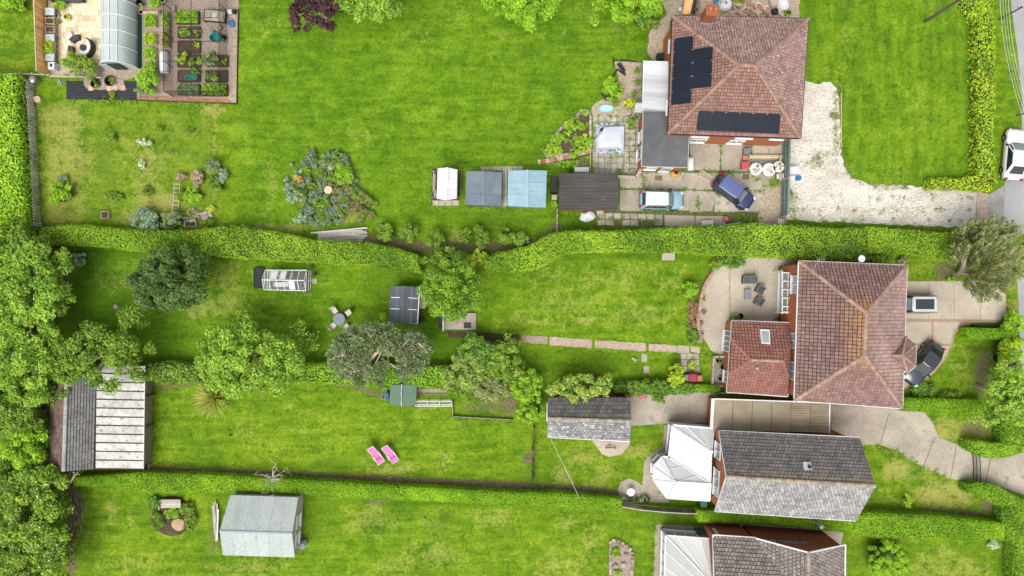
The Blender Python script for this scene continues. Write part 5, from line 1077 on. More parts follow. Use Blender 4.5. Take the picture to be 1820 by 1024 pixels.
# cypress with bare grey limbs by the road
def cypress():
    b = P(1700, 485); root = thing('cypress_tree', 'olive cypress with bare grey limbs beside the concrete drive', 'tree', b)
    pos, axs, nr, vv = [], [], [], []; t = MB()
    cl = []
    for k in range(150):
        a = rng.uniform(0, 6.28); r = math.sqrt(rng.uniform(.0, 1)); x, y = 1757+66*r*math.cos(a), 452+58*r*math.sin(a)
        if (x-1712)**2+(y-486)**2 < 26**2 or (x < 1740 and y > 470): continue
        cl.append(P(x, y, 3.2+2.8*math.sqrt(max(0, 1-r*r))*rng.uniform(.5, 1)))
    for _ in range(34):
        a = rng.uniform(0, 6.28); r = math.sqrt(rng.uniform(.0, 1)); cl.append(P(1748+38*r*math.cos(a), 503+24*r*math.sin(a), 2.6+1.5*rng.uniform(.3, 1)))
    for c in cl:
        d = (c-Vector((b.x, b.y, 1.6))).normalized(); n = 75; tone = rng.random()
        L = rng.uniform(-.8, .8, n)
        side = np.cross(np.array(d), [0, 0, 1]); side /= np.linalg.norm(side)
        off = rng.normal(0, .22, n); p = np.array(c)+np.outer(L, np.array(d))+np.outer(off*(1-.5*np.clip(L, 0, 1)), side)+np.c_[np.zeros(n), np.zeros(n), rng.normal(0, .12, n)-.25*np.abs(off)]
        pos.append(p); axs.append(np.tile(np.array(d), (n, 1))+np.outer(np.sign(off)*.5, side)); nr.append(np.tile([0, 0, 1.0], (n, 1))); vv.append(np.clip(.5*tone+.6*rng.random(n)-.05, 0, 1))
    pos, axs, nr, vv = map(np.concatenate, (pos, axs, nr, vv))
    link('crown', leaf_mesh('crown', L_OLIVE, pos, nr, rng.uniform(.10, .22, len(pos)), .34, .5, axs, vv, None, b), root)
    fk = P(1706, 484, 1.2); t.tube([b-Vector((0, 0, .1)), b+Vector((0, 0, .3)), fk], [.34, .28, .24], 8)
    for i, (x, y, z) in enumerate(((1716, 462, 3.5), (1730, 472, 3.6), (1738, 482, 3.2), (1728, 490, 3), (1712, 455, 3.8), (1745, 497, 3.2))):
        e = P(x, y, z); t.tube([fk, lp(fk, e, .5)+Vector((0, 0, .25)), e, e+(e-fk)*.5], [.17, .13, .09, .03], 6)
    for c in cl[::3]: t.tube([lp(fk, c, .45)+Vector((0, 0, .3)), c+Vector((0, 0, .12))], [.05, .015], 4, cap=False)
    t.build('trunk', BARKP, root)
cypress()
# big pine with open bare limbs
def pine():
    b = P(652, 640); root = thing('pine_tree', 'blue green pine with exposed bare pinkish limbs over the hedge', 'tree', b)
    cl = []
    for k in range(150):
        a = rng.uniform(0, 6.28); r = math.sqrt(rng.uniform(.05, 1)); x, y = 668+82*r*math.cos(a), 632+54*r*math.sin(a)
        if 682 < x < 706 and y > 628: continue
        if (x-664)**2/20**2+(y-638)**2/15**2 < 1: continue
        if 640 < x < 700 and y < 592 and rng.random() < .3: continue
        cl.append((P(x, y, 3.4+2.2*math.sqrt(max(0, 1-r*r*.9))*rng.uniform(.5, 1)), rng.uniform(.4, .75)))
    for k in range(46):
        a = rng.uniform(0, 6.28); r = math.sqrt(rng.uniform(0, 1)); cl.append((P(735+30*r*math.cos(a), 622+32*r*math.sin(a), 3.6+1.4*rng.random()), rng.uniform(.4, .7)))
    pos, nr, vv, ax = [], [], [], []
    for c, r in cl:
        n = 95; d = sph(n, -.1); tone = rng.random(); pos.append(np.array(c)+d*(r*rng.uniform(.35, 1, (n, 1)))*[1, 1, .6]); nr.append(d+[0, 0, .4]); ax.append(d+[0, 0, .3]); vv.append(np.clip(.5*tone+.6*rng.random(n)-.05, 0, 1))
    pos, nr, vv, ax = map(np.concatenate, (pos, nr, vv, ax))
    link('crown', leaf_mesh('crown', L_BLUE, pos, nr, rng.uniform(.09, .20, len(pos)), .42, .5, ax, vv, None, b), root)
    t = MB(); f1 = P(650, 646, 2.8); fk = P(681, 620, 5.0)
    t.tube([b-Vector((0, 0, .1)), b+Vector((0, 0, .6)), f1], [.32, .28, .24], 8); t.tube([f1, P(660, 638, 4.0), P(668, 628, 4.7), fk], [.22, .19, .16, .13], 8)
    heads = [fk, f1]
    for path, r in (([(683, 612), (678, 600), (686, 590)], .08), ([(694, 630), (702, 622), (716, 615), (728, 602)], .08), ([(688, 632), (692, 645)], .07), ([(668, 610), (660, 600), (668, 588)], .06), ([(662, 622), (645, 612), (632, 606)], .055), ([(700, 612), (722, 618), (745, 610)], .05), ([(655, 655), (648, 664), (652, 676)], .07), ([(642, 655), (632, 662), (626, 672)], .05), ([(664, 652), (668, 664), (662, 674)], .05), ([(638, 640), (622, 640), (610, 632)], .05)):
        s0 = min(heads[:2], key=lambda q: (q-P(*path[0], 4.6)).length); ps = [s0]+[P(x, y, 4.7+.25*i+random.uniform(-.2, .2)) for i, (x, y) in enumerate(path)]
        t.tube(ps, [r*(1-.75*i/(len(ps)-1)) for i in range(len(ps))], 6); heads += ps[1:]
    for c, r in cl[::2]:
        s0 = min(heads, key=lambda q: (q-c).length); e = c+Vector((random.uniform(-.3, .3), random.uniform(-.3, .3), r*.5+random.uniform(-.1, .15)))
        t.tube([s0, lp(s0, e, .5)+Vector((random.uniform(-.2, .2), random.uniform(-.2, .2), .1)), e], [.035, .025, .008], 4, cap=False)
        for k in range(2): t.tube([lp(s0, e, .6), e+Vector((random.uniform(-.5, .5), random.uniform(-.5, .5), random.uniform(-.1, .15)))], [.018, .006], 4, cap=False)
    t.build('trunk', M('pink_bare_bark', (.42, .345, .27), (.30, .235, .175), 4, .95, .3, .4, 20), root)
pine()
def bare_tree(label, px, py, n, r, h, mat, name='dead_tree', rad=.06, spread=.8, base=None):
    b = P(*(base or (px, py))); root = thing(name, label, 'tree', b); t = MB(); top = P(px, py, h*.5)
    t.tube([b-Vector((0, 0, .1)), lp(b, top, .5), top], [rad*1.6, rad*1.3, rad], 7); t.build('trunk', mat, root); t = MB()
    for i in range(n):
        a = rng.uniform(0, 6.28); rr = math.sqrt(rng.uniform(.1, 1)); e = P(px+r*rr*math.cos(a), py+r*rr*math.sin(a), h*rng.uniform(.6, 1)); s = lp(b, top, rng.uniform(.5, 1)); md = lp(s, e, .5)+Vector((random.uniform(-.2, .2), random.uniform(-.2, .2), random.uniform(0, .3)))
        t.tube([s, md, e], [rad*.55, rad*.4, rad*.12], 5, cap=False)
        for k in range(3):
            q = lp(md, e, random.random()); t.tube([q, q+Vector((random.uniform(-1, 1), random.uniform(-1, 1), random.uniform(0, .7)))*spread*.7], [rad*.3, rad*.06], 4, cap=False)
    t.build('branches', mat, root); return root
bare_tree('bare dead silver branched tree beside the pale green shed', 484, 848, 15, 34, 3.4, M('silver_dead_wood', (.55, .49, .43), (.42, .37, .31), 4, .9, .2), rad=.05, spread=1.1)
bare_tree('thin leafless sapling with yellow lichen on the bottom lawn', 781, 935, 18, 28, 2.0, M('lichen_twig', (.27, .29, .08), (.2, .22, .06), 4, .9, .2), 'sapling', .025, .5)
def spiky(name, label, px, py, r, h, mat, n=160, cat='shrub', w=.09):
    b = P(px, py); root = thing(name, label, cat, b); d = sph(n, .05); L = m(r)*rng.uniform(.7, 1.05, n)/2
    pos = np.array([b.x, b.y, h*.35])+d*L[:, None]*[1, 1, .8]; nr = np.cross(d, rng.normal(0, 1, (n, 3)))
    me = leaf_mesh('foliage', mat, pos, nr+[0, 0, .6], L, w, .2, d*4, None, None, b); link('foliage', me, root)
    t = MB(); t.lathe(b-Vector((0, 0, .05)), [(.12, 0), (.1, h*.4), (.03, h*.5)], 8); t.build('stem', BARKT, root)
spiky('yucca', 'spiky straw coloured yucca under the sycamore', 386, 706, 42, 2.0, L_SPIKE, 420, w=.05)
# row of round bushes along the hedge foot
for i, (x, y, r) in enumerate(((686, 411, 17), (726, 412, 18), (772, 426, 18), (825, 418, 14), (858, 427, 14), (849, 408, 9), (899, 421, 16), (927, 428, 15))):
    sh('round green bush in the row along the bare soil strip', x, y, r, r, .6+r*.07, L_MID, .08, group='round bushes in a row', rcf=.3, irreg=.12, shell=.6)
sh('large round dark bush on the bungalow front lawn', 1583, 1000, 38, 36, 2.6, L_BRIGHT, .085, rcf=.16, irreg=.05, nl=16000, ncl=120, shell=.6)
sh('dark low shrubs beside the black car at the hedge', 1643, 694, 28, 14, .9, L_HEDGED, .11)
sh('low shrub along the smooth clipped hedge', 1690, 702, 22, 8, .7, L_MID, .10)
tr('bright green ash beside the road and trailer', 1798, 700, 42, 62, 6, L_ASH, .15, rcf=.2, irreg=.4, limbs=20, bark=BARKP)
sh('yellow green shrub beside the trailer', 1798, 622, 24, 26, 2.2, L_LIME, .12)
sh('bright shrub beside the box hedge and road', 1806, 575, 20, 22, 2.0, L_BRIGHT, .12)
sh('dark shrub under the roadside ash tree', 1812, 760, 26, 30, 2.0, L_MID, .12)
sh('leafy weeds with white flowers at the hedge corner', 1768, 968, 14, 8, .6, L_WHITE, .08)
tr('tiny yellow green sapling on the triangular front lawn', 1615, 890, 10, 12, 1.2, L_LIME, .10, nl=160)
sh('bright green lily clump beside the cypress trunk', 1690, 496, 8, 5, .6, L_BRIGHT, .09)
# wild garden plants
for lab, x, y, rx, ry, h, mt in (
    ('small leafy plant beside the white flower in wild garden', 197, 243, 9, 9, .6, L_MID), ('white flowering clump near the wire hoops', 256, 253, 13, 8, .6, L_WHITE), ('tiny white flowering plant on the dry strip', 252, 293, 6, 9, .5, L_WHITE),
    ('round leafy shrub on the dry grass near the picket fence', 107, 342, 22, 21, 1.2, L_BRIGHT), ('small silver plant beside the shrub near the picket fence', 112, 318, 9, 7, .6, L_SILV), ('thin twiggy plant near the square crate', 203, 350, 18, 9, .5, L_MID),
    ('small leafy plant on the dry mown strip', 260, 339, 9, 10, .6, L_MID), ('leafy pale green clump beside the trellis', 342, 347, 20, 13, .9, L_BRIGHT), ('green clump beside the trellis foot', 320, 345, 9, 11, .7, L_MID),
    ('blue green rounded bush near the arch of dead stems', 378, 293, 14, 12, 1.0, L_BLUE), ('grey leaved bush beside the blue green bush', 393, 312, 12, 14, .9, L_SILV), ('green rounded bush below the grey leaved bush', 383, 328, 14, 16, .9, L_MID),
    ('large feathery silver green shrub beside the hedge', 257, 391, 28, 22, 1.5, L_SILV), ('round grey green bush beside the silver shrub', 302, 391, 21, 17, 1.2, L_BLUE), ('yellow green tuft beside the rubble heap', 373, 370, 9, 6, .6, L_YEL),
    ('pale grey seedling near the big dark evergreen', 141, 462, 12, 12, .8, L_SILV), ('green weeds beside the rubble heap', 368, 395, 14, 7, .5, L_MID), ('small green plant near the allotment edge', 283, 228, 8, 6, .4, L_MID), ('small leafy weeds below the bark path', 335, 232, 8, 5, .4, L_MID),
    ('white dead bush beside the brown stems', 320, 315, 10, 8, .7, L_DEAD), ('heap of dead brown stems by the trellis', 350, 318, 10, 20, .9, L_DEAD), ('leafy green bush at patio edge by the picnic sofa', 0, -400, 1, 1, .1, L_MID)):
    if y > -100: sh(lab, x, y, rx, ry, h, mt, .10 if rx > 10 else .08)
# island flower bed
kinds = (('grey green plant with lilac flowers in the island bed', L_FLOW, 52), ('leafy green plant in the island bed', L_MID, 34), ('silver leaved plant in the island bed', L_SILV, 7), ('pale straw coloured grass clump in the island bed', leafmat('straw_leaf', (.07, .08, .02), (.17, .165, .05), (.3, .26, .2), .9), 18))
for lab, mt, n in kinds:
    for i in range(n):
        while True:
            x, y = random.uniform(505, 675), random.uniform(264, 402)
            a = ((x-572)/62)**2+((y-330)/66)**2 < 1; b_ = ((x-640)/36)**2+((y-365)/32)**2 < 1
            if mt is L_SILV and not (x < 530): continue
            if 'straw' in lab and not (x > 590 and y > 320): continue
            if mt is L_FLOW and x > 625: continue
            if a or b_: break
        r = random.uniform(7, 13); plant('flower_clump', lab, 'plant', x, y, r, r*.9, random.uniform(.4, .8), mt, .095, int(120+r*22), 9, .4, group='plants in the island flower bed', limbs=4)
plant('flower_clump', 'bright orange flower clump in the island bed', 'plant', 530, 319, 9, 8, .55, L_ORANGE, .085, 220, 9, .4)
plant('flower_clump', 'large leafy artichoke plant at the island bed foot', 'plant', 535, 390, 14, 11, .8, L_SILV, .16, 160, 9, .4)
plant('shrub', 'bright green bush in the island bed', 'shrub', 608, 310, 18, 20, 1.1, L_BRIGHT, .10)
for x, y, rx, ry in ((572, 288, 4.5, 3.5), (588, 300, 6, 5), (520, 293, 3.5, 3.5), (537, 355, 6, 5), (550, 383, 2.5, 3), (620, 335, 4, 5)):
    mb = MB(); q = P(x, y); mb.lathe(q-Vector((0, 0, .05)), [(m(rx)*.9, 0), (m(rx), .25), (m(rx)*.8, .42), (m(rx)*.3, .48)], 8, sy=ry/rx, a0=random.random()); mb.build('rock', ROCK, None, label='pale boulder among the flowers of the island bed', cat='rock', group='boulders in the island bed')
mb = MB(); q = P(586, 339); mb.lathe(q, [(.48, 0), (.45, .5), (.42, .55)], 16); st = mb.build('tree_stump', BARKT, None, label='round sawn tree stump in the island flower bed', cat='tree stump')
mb = MB(); mb.lathe(q+Vector((0, 0, .551)), [(.40, 0), (.38, .02), (.1, .025)], 16); o = mb.build('cut_face', WOODL, st)
# ---------------------------------------------------------------- cars
TYRE = M('tyre', (.012, .012, .012), None, 5, .85, .1); ALLOY = M('alloy', (.35, .35, .36), None, 5, .3, .1, metal=.8)
REDL = M('red_lens', (.35, .01, .012), None, 5, .2, .1); CLEAR = M('clear_lens', (.5, .52, .55), None, 5, .1, .1)
CGLASS = glassmat('car_glass', (.02, .024, .028), .03, 1, .8); CGLASSL = glassmat('car_windscreen', (.16, .20, .21), .05, 1, .7)
def paint(name, c): return M('paint_'+name, c, tuple(x*.94 for x in c), 1, .25, .03, spec=.5, fine=.02, coat=.7)
def car(label, px, py, ang, L, W, Hh, body, roof, rails=None, glassroof=False, belt=.92, ws=.765, rr=.05, fr=.145, br=.055, wsglass=CGLASSL, group='cars parked at the houses'):
    root = thing('car', label, 'car', P(px, py, .02), math.radians(ang), None)
    root.location.z = .03
    T = [(0, .74, .62, .45), (.015, .86, .80, .30), (.06, .95, .97, .24), (.16, 1, 1.0, .22), (.35, 1, 1.0, .22), (.55, 1, 1.0, .22), (.68, 1, .99, .22), (.74, .995, .965, .22), (.84, .975, .91, .22), (.92, .93, .83, .22), (.97, .85, .72, .26), (1, .66, .55, .36)]
    secs = []
    for t, w, z, zb in T:
        x = (t-.5)*L; hw = W/2*w; zt = belt*z; secs.append([Vector((x, y, zz)) for y, zz in ((-hw*.90, zb), (-hw, zb+.16), (-hw, zt*.72), (-hw*.955, zt*.93), (-hw*.84, zt), (0, zt+.035), (hw*.84, zt), (hw*.955, zt*.93), (hw, zt*.72), (hw, zb+.16), (hw*.90, zb))])
    mb = MB(); mb.smooth = True; mb.loft(secs, .5); bo = mb.build('body', body, root, True)
    x0, x1 = (rr-.5)*L, (ws-.5)*L; x2, x3 = (rr+br-.5)*L, (ws-fr-.5)*L; zb, zt = belt-.02, Hh-.03
    def ring(xa, xb, hw, z, k=.06): return [Vector(p) for p in ((xa, -hw*.86, z), (xa+k*1.5, -hw, z), (xb-k*4, -hw, z), (xb, -hw*.80, z), (xb, hw*.80, z), (xb-k*4, hw, z), (xa+k*1.5, hw, z), (xa, hw*.86, z))]
    B, Tp = ring(x0, x1, W*.465, zb), ring(x2, x3, W*.385, zt)
    mb = MB(); mb.loft([B, Tp], .5); mb.build('cabin', body, root, True)
    rt = [p+Vector((0, 0, .0)) for p in Tp]; c = sum(rt, Vector())/8
    mb = MB(); mb.smooth = True; mb.loft([[p+Vector((0, 0, -.02)) for p in rt], [c+(p-c)*1.0+Vector((0, 0, .03)) for p in rt], [c+(p-c)*.8+Vector((0, 0, .055)) for p in rt]], .5); ro = mb.build('roof', roof, root, True)
    def pane(name, a, b, m0, m1, mat, k=.86):
        q = [B[a], B[b], Tp[b], Tp[a]]; cc = sum(q, Vector())/4; n = (q[1]-q[0]).cross(q[3]-q[0]).normalized()
        if n.dot(cc-Vector((0, 0, .8))) < 0: n = -n
        g = MB(); g.quad([cc+(p-cc)*k+n*.015 for p in q]); g.build(name, mat, root, True)
    pane('windscreen', 3, 4, 0, 0, wsglass, .9); pane('rear_window', 7, 0, 0, 0, CGLASS, .86); pane('side_window', 1, 2, 0, 0, CGLASS, .9); pane('side_window', 5, 6, 0, 0, CGLASS, .9); pane('quarter_window', 2, 3, 0, 0, CGLASS, .7); pane('quarter_window', 4, 5, 0, 0, CGLASS, .7)
    if glassroof:
        g = MB(); g.box((c.x+.05, 0, zt+.058), ((x3-x2)*.72, W*.52, .012)); g.build('glass_roof', CGLASS, ro, True)
    if rails:
        for s in (-1, 1): g = MB(); g.tube([(x2+.15, s*W*.365, zt+.02), (x2+.3, s*W*.365, zt+.07), (x3-.3, s*W*.365, zt+.07), (x3-.12, s*W*.365, zt+.02)], .025, 6); g.build('roof_rail', rails, root, True)
    for sx in (-.31, .315):
        for s in (-1, 1):
            g = MB(); cx, cy = sx*L, s*(W/2-.09); n = 16
            ringf = lambda r, y: [Vector((cx+r*math.cos(2*math.pi*i/n), y, .31+r*math.sin(2*math.pi*i/n))) for i in range(n)]
            g.loft([ringf(.30, cy-.11), ringf(.335, cy-.08), ringf(.335, cy+.08), ringf(.30, cy+.11)], .5); w = g.build('wheel', TYRE, root, True)
            g = MB(); g.loft([ringf(.2, cy+s*.112), ringf(.17, cy+s*.125)], .5); g.build('rim', ALLOY, w, True)
    for s in (-1, 1):
        g = MB(); g.box((L*.455, s*W*.37, belt*.74), (.34, .2, .12), -s*.45); g.build('headlight', CLEAR, root, True)
        g = MB(); g.box((-L*.487, s*W*.37, belt*.84), (.14, .26, .24), s*.25); g.build('tail_light', REDL, root, True)
        g = MB(); g.box((x1-.32, s*(W/2+.06), belt+.05), (.16, .22, .13), -s*.2); g.build('wing_mirror', DARK, root, True)
    g = MB(); g.box((L*.497, 0, belt*.5), (.05, W*.5, .14)); g.build('grille', DARK, root, True)
    g = MB()
    for s in (-1, 1): g.beam((x1+.03, s*.05, belt+.035), (x1-.22, s*.05+W*.28*(1 if s > 0 else -.1), belt+.13), .02, .02)
    g.build('wiper', DARK, root, True)
    return root
car('light blue hatchback with white roof parked on the concrete yard', 1173, 357, -1, 4.25, 1.84, 1.58, paint('light_blue', (.20, .34, .42)), paint('white', (.62, .62, .62)), DARK, rr=.05)
car('dark blue estate car parked askew beside the wooden frame', 1300, 343, -36, 4.3, 1.82, 1.62, paint('navy', (.016, .022, .075)), paint('navy_roof', (.07, .09, .22)), STEEL, rr=.04)
car('white saloon car parked on the verge by the roadside hedge', 1795, 277, 85, 5.0, 1.95, 1.5, paint('white', (.62, .62, .62)), paint('white', (.62, .62, .62)), rr=.10, br=.15, ws=.72, fr=.17, wsglass=CGLASSL)
car('silver grey estate car with glass roof under the eaves', 1613, 540, 180, 4.6, 1.86, 1.68, paint('graphite', (.05, .055, .06)), paint('silver', (.42, .45, .46)), WHITE, True, rr=.03)
car('black saloon car parked diagonally behind the bay', 1634, 645, 233, 4.7, 1.88, 1.48, paint('black', (.022, .026, .034)), paint('black', (.022, .026, .034)), None, True, rr=.10, br=.14, ws=.72, fr=.17, wsglass=CGLASS)
# ---------------------------------------------------------------- helpers for small things
def ang(a, b): return math.atan2(-(b[1]-a[1]), b[0]-a[0])
def part(parent, name, mat, c, size, rz=0, rx=0, ry=0):
    mb = MB(); mb.box(c, size, rz, rx, ry); return mb.build(name, mat, parent)
def beam_part(parent, name, mat, a, b, w, h): mb = MB(); mb.beam(a, b, w, h); return mb.build(name, mat, parent)
def V(v, dx=0, dy=0, dz=0): return Vector((v[0]+dx, v[1]+dy, v[2]+dz))
def foliage(parent, name, px, py, rx, ry, z, h, mat, leaf=.08, n=200, ncl=8):
    c = P(px, py, z); off = root_loc(parent)
    pos, nr, v, cl, d = crown((c.x, c.y, z), m(rx), m(ry), h, n, ncl, .4, -.2, .8, .15)
    return link(name, leaf_mesh(name, mat, pos, nr, leaf*rng.uniform(.6, 1.3, n), .55, .5, None, v, None, off), parent)
def pot(label, px, py, r, h, mat, pl=None, pr=None, group=None, name='plant_pot', n=140):
    c = P(px, py); R = m(r); t = thing(name, label, 'plant pot', c, 0, group)
    mb = MB(); mb.lathe(c, [(R*.72, 0), (R*.95, h*.92), (R*1.05, h*.93), (R*1.05, h), (R*.88, h), (R*.86, h-.05)], 14); mb.build('pot', mat, t)
    mb = MB(); mb.lathe(V(c, dz=h-.06), [(R*.86, 0), (R*.8, .01)], 12); mb.build('compost', SOIL, t)
    if pl: foliage(t, 'foliage', px, py, pr or r*1.2, pr or r*1.2, h*.8, h*.8, pl, .07, n, 6)
    return t
def crate(label, px, py, w, d, h, mat, rz=0, fill=None, name='planter', cat='planter', group=None, legs=0.0, fm=None, t=.05):
    c = P(px, py, h); c.z = 0; o = thing(name, label, cat, c, 0, group); R = Matrix.Rotation(rz, 3, 'Z')
    for s in (-1, 1):
        part(o, 'side_board', mat, c+R @ Vector((0, s*(d/2-t/2), legs+(h-legs)/2)), (w-2*t-.004, t, h-legs), rz); part(o, 'end_board', mat, c+R @ Vector((s*(w/2-t/2), 0, legs+(h-legs)/2)), (t, d, h-legs), rz)
        if legs:
            for q in (-1, 1): part(o, 'leg', mat, c+R @ Vector((s*(w/2-.05), q*(d/2-.05), legs/2+.02)), (.07, .07, legs+.05), rz)
    part(o, 'soil', fill or SOIL, c+R @ Vector((0, 0, legs+(h-legs)/2-.04)), (w-2*t+.01, d-2*t+.01, h-legs-.06), rz)
    if fm:
        n = int(330*w*d+60); p0 = np.array(P(px, py, h)); pos = p0+np.c_[rng.uniform(-.5, .5, n)*w*.94, rng.uniform(-.5, .5, n)*d*.94, rng.uniform(-.05, .25, n)]; pos[:, 2] += .12*np.sin(7*pos[:, 0])*np.sin(8*pos[:, 1])
        link('foliage', leaf_mesh('foliage', fm, pos, np.tile([0, 0, 1.0], (n, 1)), .09*rng.uniform(.6, 1.3, n), .55, .6, None, None, None, c), o)
    return o
def lidbin(label, px, py, w, d, h, mat, rz=0, name='wheelie_bin', cat='bin', group=None, lidmat=None):
    c = P(px, py, h*.8); c.z = 0; o = thing(name, label, cat, c, rz, group); mb = MB()
    mb.loft([[Vector((x*w/2*k, y*d/2*k, z)) for x, y in ((-1, -1), (1, -1), (1, 1), (-1, 1))] for k, z in ((.8, .05), (.98, h-.06))]); mb.build('body', mat, o, True)
    mb = MB(); mb.loft([[Vector((x*w/2*k, y*d/2*k, z)) for x, y in ((-1, -1), (1, -1), (1, 1), (-1, 1))] for k, z in ((1.04, h-.06), (1.04, h-.01), (.8, h+.05))]); mb.build('lid', lidmat or mat, o, True)
    mb = MB(); mb.tube([(-w*.35, d*.56, h-.05), (w*.35, d*.56, h-.05)], .02); mb.build('handle', DARK, o, True)
    for s in (-1, 1): mb = MB(); mb.tube([(s*w*.3-.03, d*.42, .1), (s*w*.3+.03, d*.42, .1)], .1, 10); mb.build('wheel', DARK, o, True)
    return o
def plank_pile(label, pts, mat, w=.14, h=.05, name='timber_pile', cat='timber pile', group=None):
    a = P(*pts[0][0]); o = thing(name, label, cat, Vector((a.x, a.y, 0)), 0, group)
    for i, (p, q, *z) in enumerate(pts): z = z[0] if z else .04+.03*i; beam_part(o, 'plank', mat, P(*p, z), P(*q, z), w*random.uniform(.7, 1.2), h)
    return o
# ---------------------------------------------------------------- allotment corner
fn = thing('board_fence', 'orange stained close board fence beside the flagstone patio', 'fence', P(84, 60))
fx = lambda y: 83+(88-83)*(y/136)
for k in range(5):
    y0, y1 = -52+k*37.6, -52+(k+1)*37.6
    part(fn, 'post', WOODL, V(P(fx(y0), y0), dz=.95), (.1, .1, 1.95))
    for i in range(12):
        y = y0+2.4+i*(y1-y0-4.2)/11.6; q = P(fx(y), y); part(fn, 'board', WOODO, V(q, dx=.02*(i % 2), dz=.92), (.022, .155, 1.72))
    beam_part(fn, 'capping_rail', WOODL, V(P(fx(y0), y0), dz=1.83), V(P(fx(y1), y1), dz=1.83), .11, .05); beam_part(fn, 'gravel_board', WOODL, V(P(fx(y0), y0), dz=.06), V(P(fx(y1), y1), dz=.06), .05, .14)
part(fn, 'post', WOODL, V(P(88, 136), dz=.95), (.1, .1, 1.95))
for i, (y, k) in enumerate(((20, 'lid'), (37, 'soil'), (52, 'soil'), (67, 'lid'), (79, 'green'), (90, 'green'), (102, 'lid'))):
    lab = {'lid': 'pale grey lidded planter box along the orange fence', 'soil': 'raised wooden planter filled with dark soil along the orange fence', 'green': 'raised wooden planter with green seedlings along the orange fence'}[k]
    o = crate(lab, 88, y, .82, .60, .75, WOODL if k != 'lid' else GREYP, 0, legs=.4, group='planter boxes along the orange fence', fm=L_LIME if k == 'green' else None)
    if k == 'lid':
        c = P(88, y, .8); mb = MB(); mb.loft([[V(c, x*.46*s, yy*.36*s, z) for x, yy in ((-1, -1), (1, -1), (1, 1), (-1, 1))] for s, z in ((1, -.06), (1, -.01), (.86, .04))]); mb.build('lid', M('pale_lid', (.42, .46, .48), None, 3, .4, .1), o)
        mb = MB(); mb.tube([V(c, -.12, 0, .06), V(c, .12, 0, .06)], .02); mb.build('handle', GREYP, o)
o = crate('white plastic tub with a dark hole at the end of the fence', 91, 117, .62, .7, .7, WHITE2, 0, name='plastic_tub', cat='tub'); part(o, 'lid', WHITE2, V(P(91, 117, .7), dz=.02), (.6, .68, .05)); part(o, 'dark_hole_plate', DARK, V(P(91, 116, .75), dz=.012), (.22, .3, .02))  # dark plate on the lid paints the unlit inside of the hole
pot('white watering pot beside the fence planters', 105, 31, 3.5, .4, WHITE2); pot('mossy stone pot beside the fence planters', 103, 40, 4.5, .35, ROCK, L_MID); pot('pot of yellow flowers on the flagstones', 121, 32, 4.5, .3, WOODL, L_YEL)
sh('green bush at the top of the flagstone patio', 107, 9, 13, 9, .8, L_BRIGHT, .09)
# dark grey sofa at the frame edge
o = thing('garden_sofa', 'dark grey garden sofa at the top of the flagstone patio', 'sofa', P(125, 0)); q = P(125, -2); GS = M('charcoal_cushion', (.06, .066, .07), (.045, .05, .053), 3, .8, .1)
part(o, 'seat', GS, V(q, dz=.26), (3.0, .9, .4)); part(o, 'backrest', GS, V(q, dy=.4, dz=.6), (3.0, .2, .5)); part(o, 'armrest', GS, V(q, dx=-1.45, dz=.42), (.22, .95, .62)); part(o, 'armrest', GS, V(q, dx=1.45, dz=.42), (.22, .95, .62))
# curved rattan furniture
RAT = M('dark_rattan', (.045, .04, .04), (.03, .027, .027), 9, .7, .2, fine=.3); CUSH = M('white_cushion', (.62, .62, .60), (.54, .54, .52), 2, .8, .05, fine=.04)
def arc_seat(label, px, py, r0, r1, a0, a1, top, h=.45, name='curved_sofa', cat='garden sofa', back=False):
    c = P(px, py); o = thing(name, label, cat, c); n = 18
    ring = [V(c, r0*math.cos(t), r0*math.sin(t)) for t in np.linspace(a0, a1, n)]+[V(c, r1*math.cos(t), r1*math.sin(t)) for t in np.linspace(a1, a0, n)]
    mb = MB(); mb.prism(ring, 0, h*.72); mb.build('base', RAT, o); mb = MB(); mb.prism(ring, h*.722, h); mb.build('seat_cushion', top, o)
    if back:
        rb = [V(c, r1*math.cos(t), r1*math.sin(t)) for t in np.linspace(a0, a1, n)]+[V(c, (r1+.12)*math.cos(t), (r1+.12)*math.sin(t)) for t in np.linspace(a1, a0, n)]; mb = MB(); mb.prism(rb, 0, h+.3); mb.build('backrest', RAT, o)
    return o
arc_seat('white cushioned half ring rattan sofa on the flagstones', 152, 87, .42, .92, -2.2, 1.0, CUSH, back=True)
o = thing('round_table', 'small round dark table inside the half ring sofa', 'table', P(152, 87)); mb = MB(); mb.lathe(P(152, 87), [(.22, 0), (.2, .4), (.31, .41), (.31, .45)], 18); mb.build('table', RAT, o); mb = MB(); mb.lathe(V(P(152, 87), dz=.452), [(.28, 0), (.27, .012)], 18); mb.build('glass_top', CGLASS, o)
arc_seat('dark curved rattan stool near the white half moon cushion', 146, 88, .85, 1.35, 1.65, 2.5, RAT, .4, 'rattan_stool', 'stool'); arc_seat('dark curved rattan stool beside the patio shrub', 152, 92, 1.0, 1.5, 2.8, 3.35, RAT, .4, 'rattan_stool', 'stool')
mb = MB(); c = P(127, 68); mb.lathe(V(c, dz=.0), [(.5, 0), (.54, .25), (.5, .34), (.3, .38)], 18, sx=.58, sy=1); mb.build('cushion', CUSH, None, label='white half moon cushion standing alone on the flagstones', cat='cushion')
sh('large glossy shrub at the lower edge of the flagstone patio', 139, 117, 34, 24, 1.6, L_MID, .12, rcf=.28, irreg=.3)
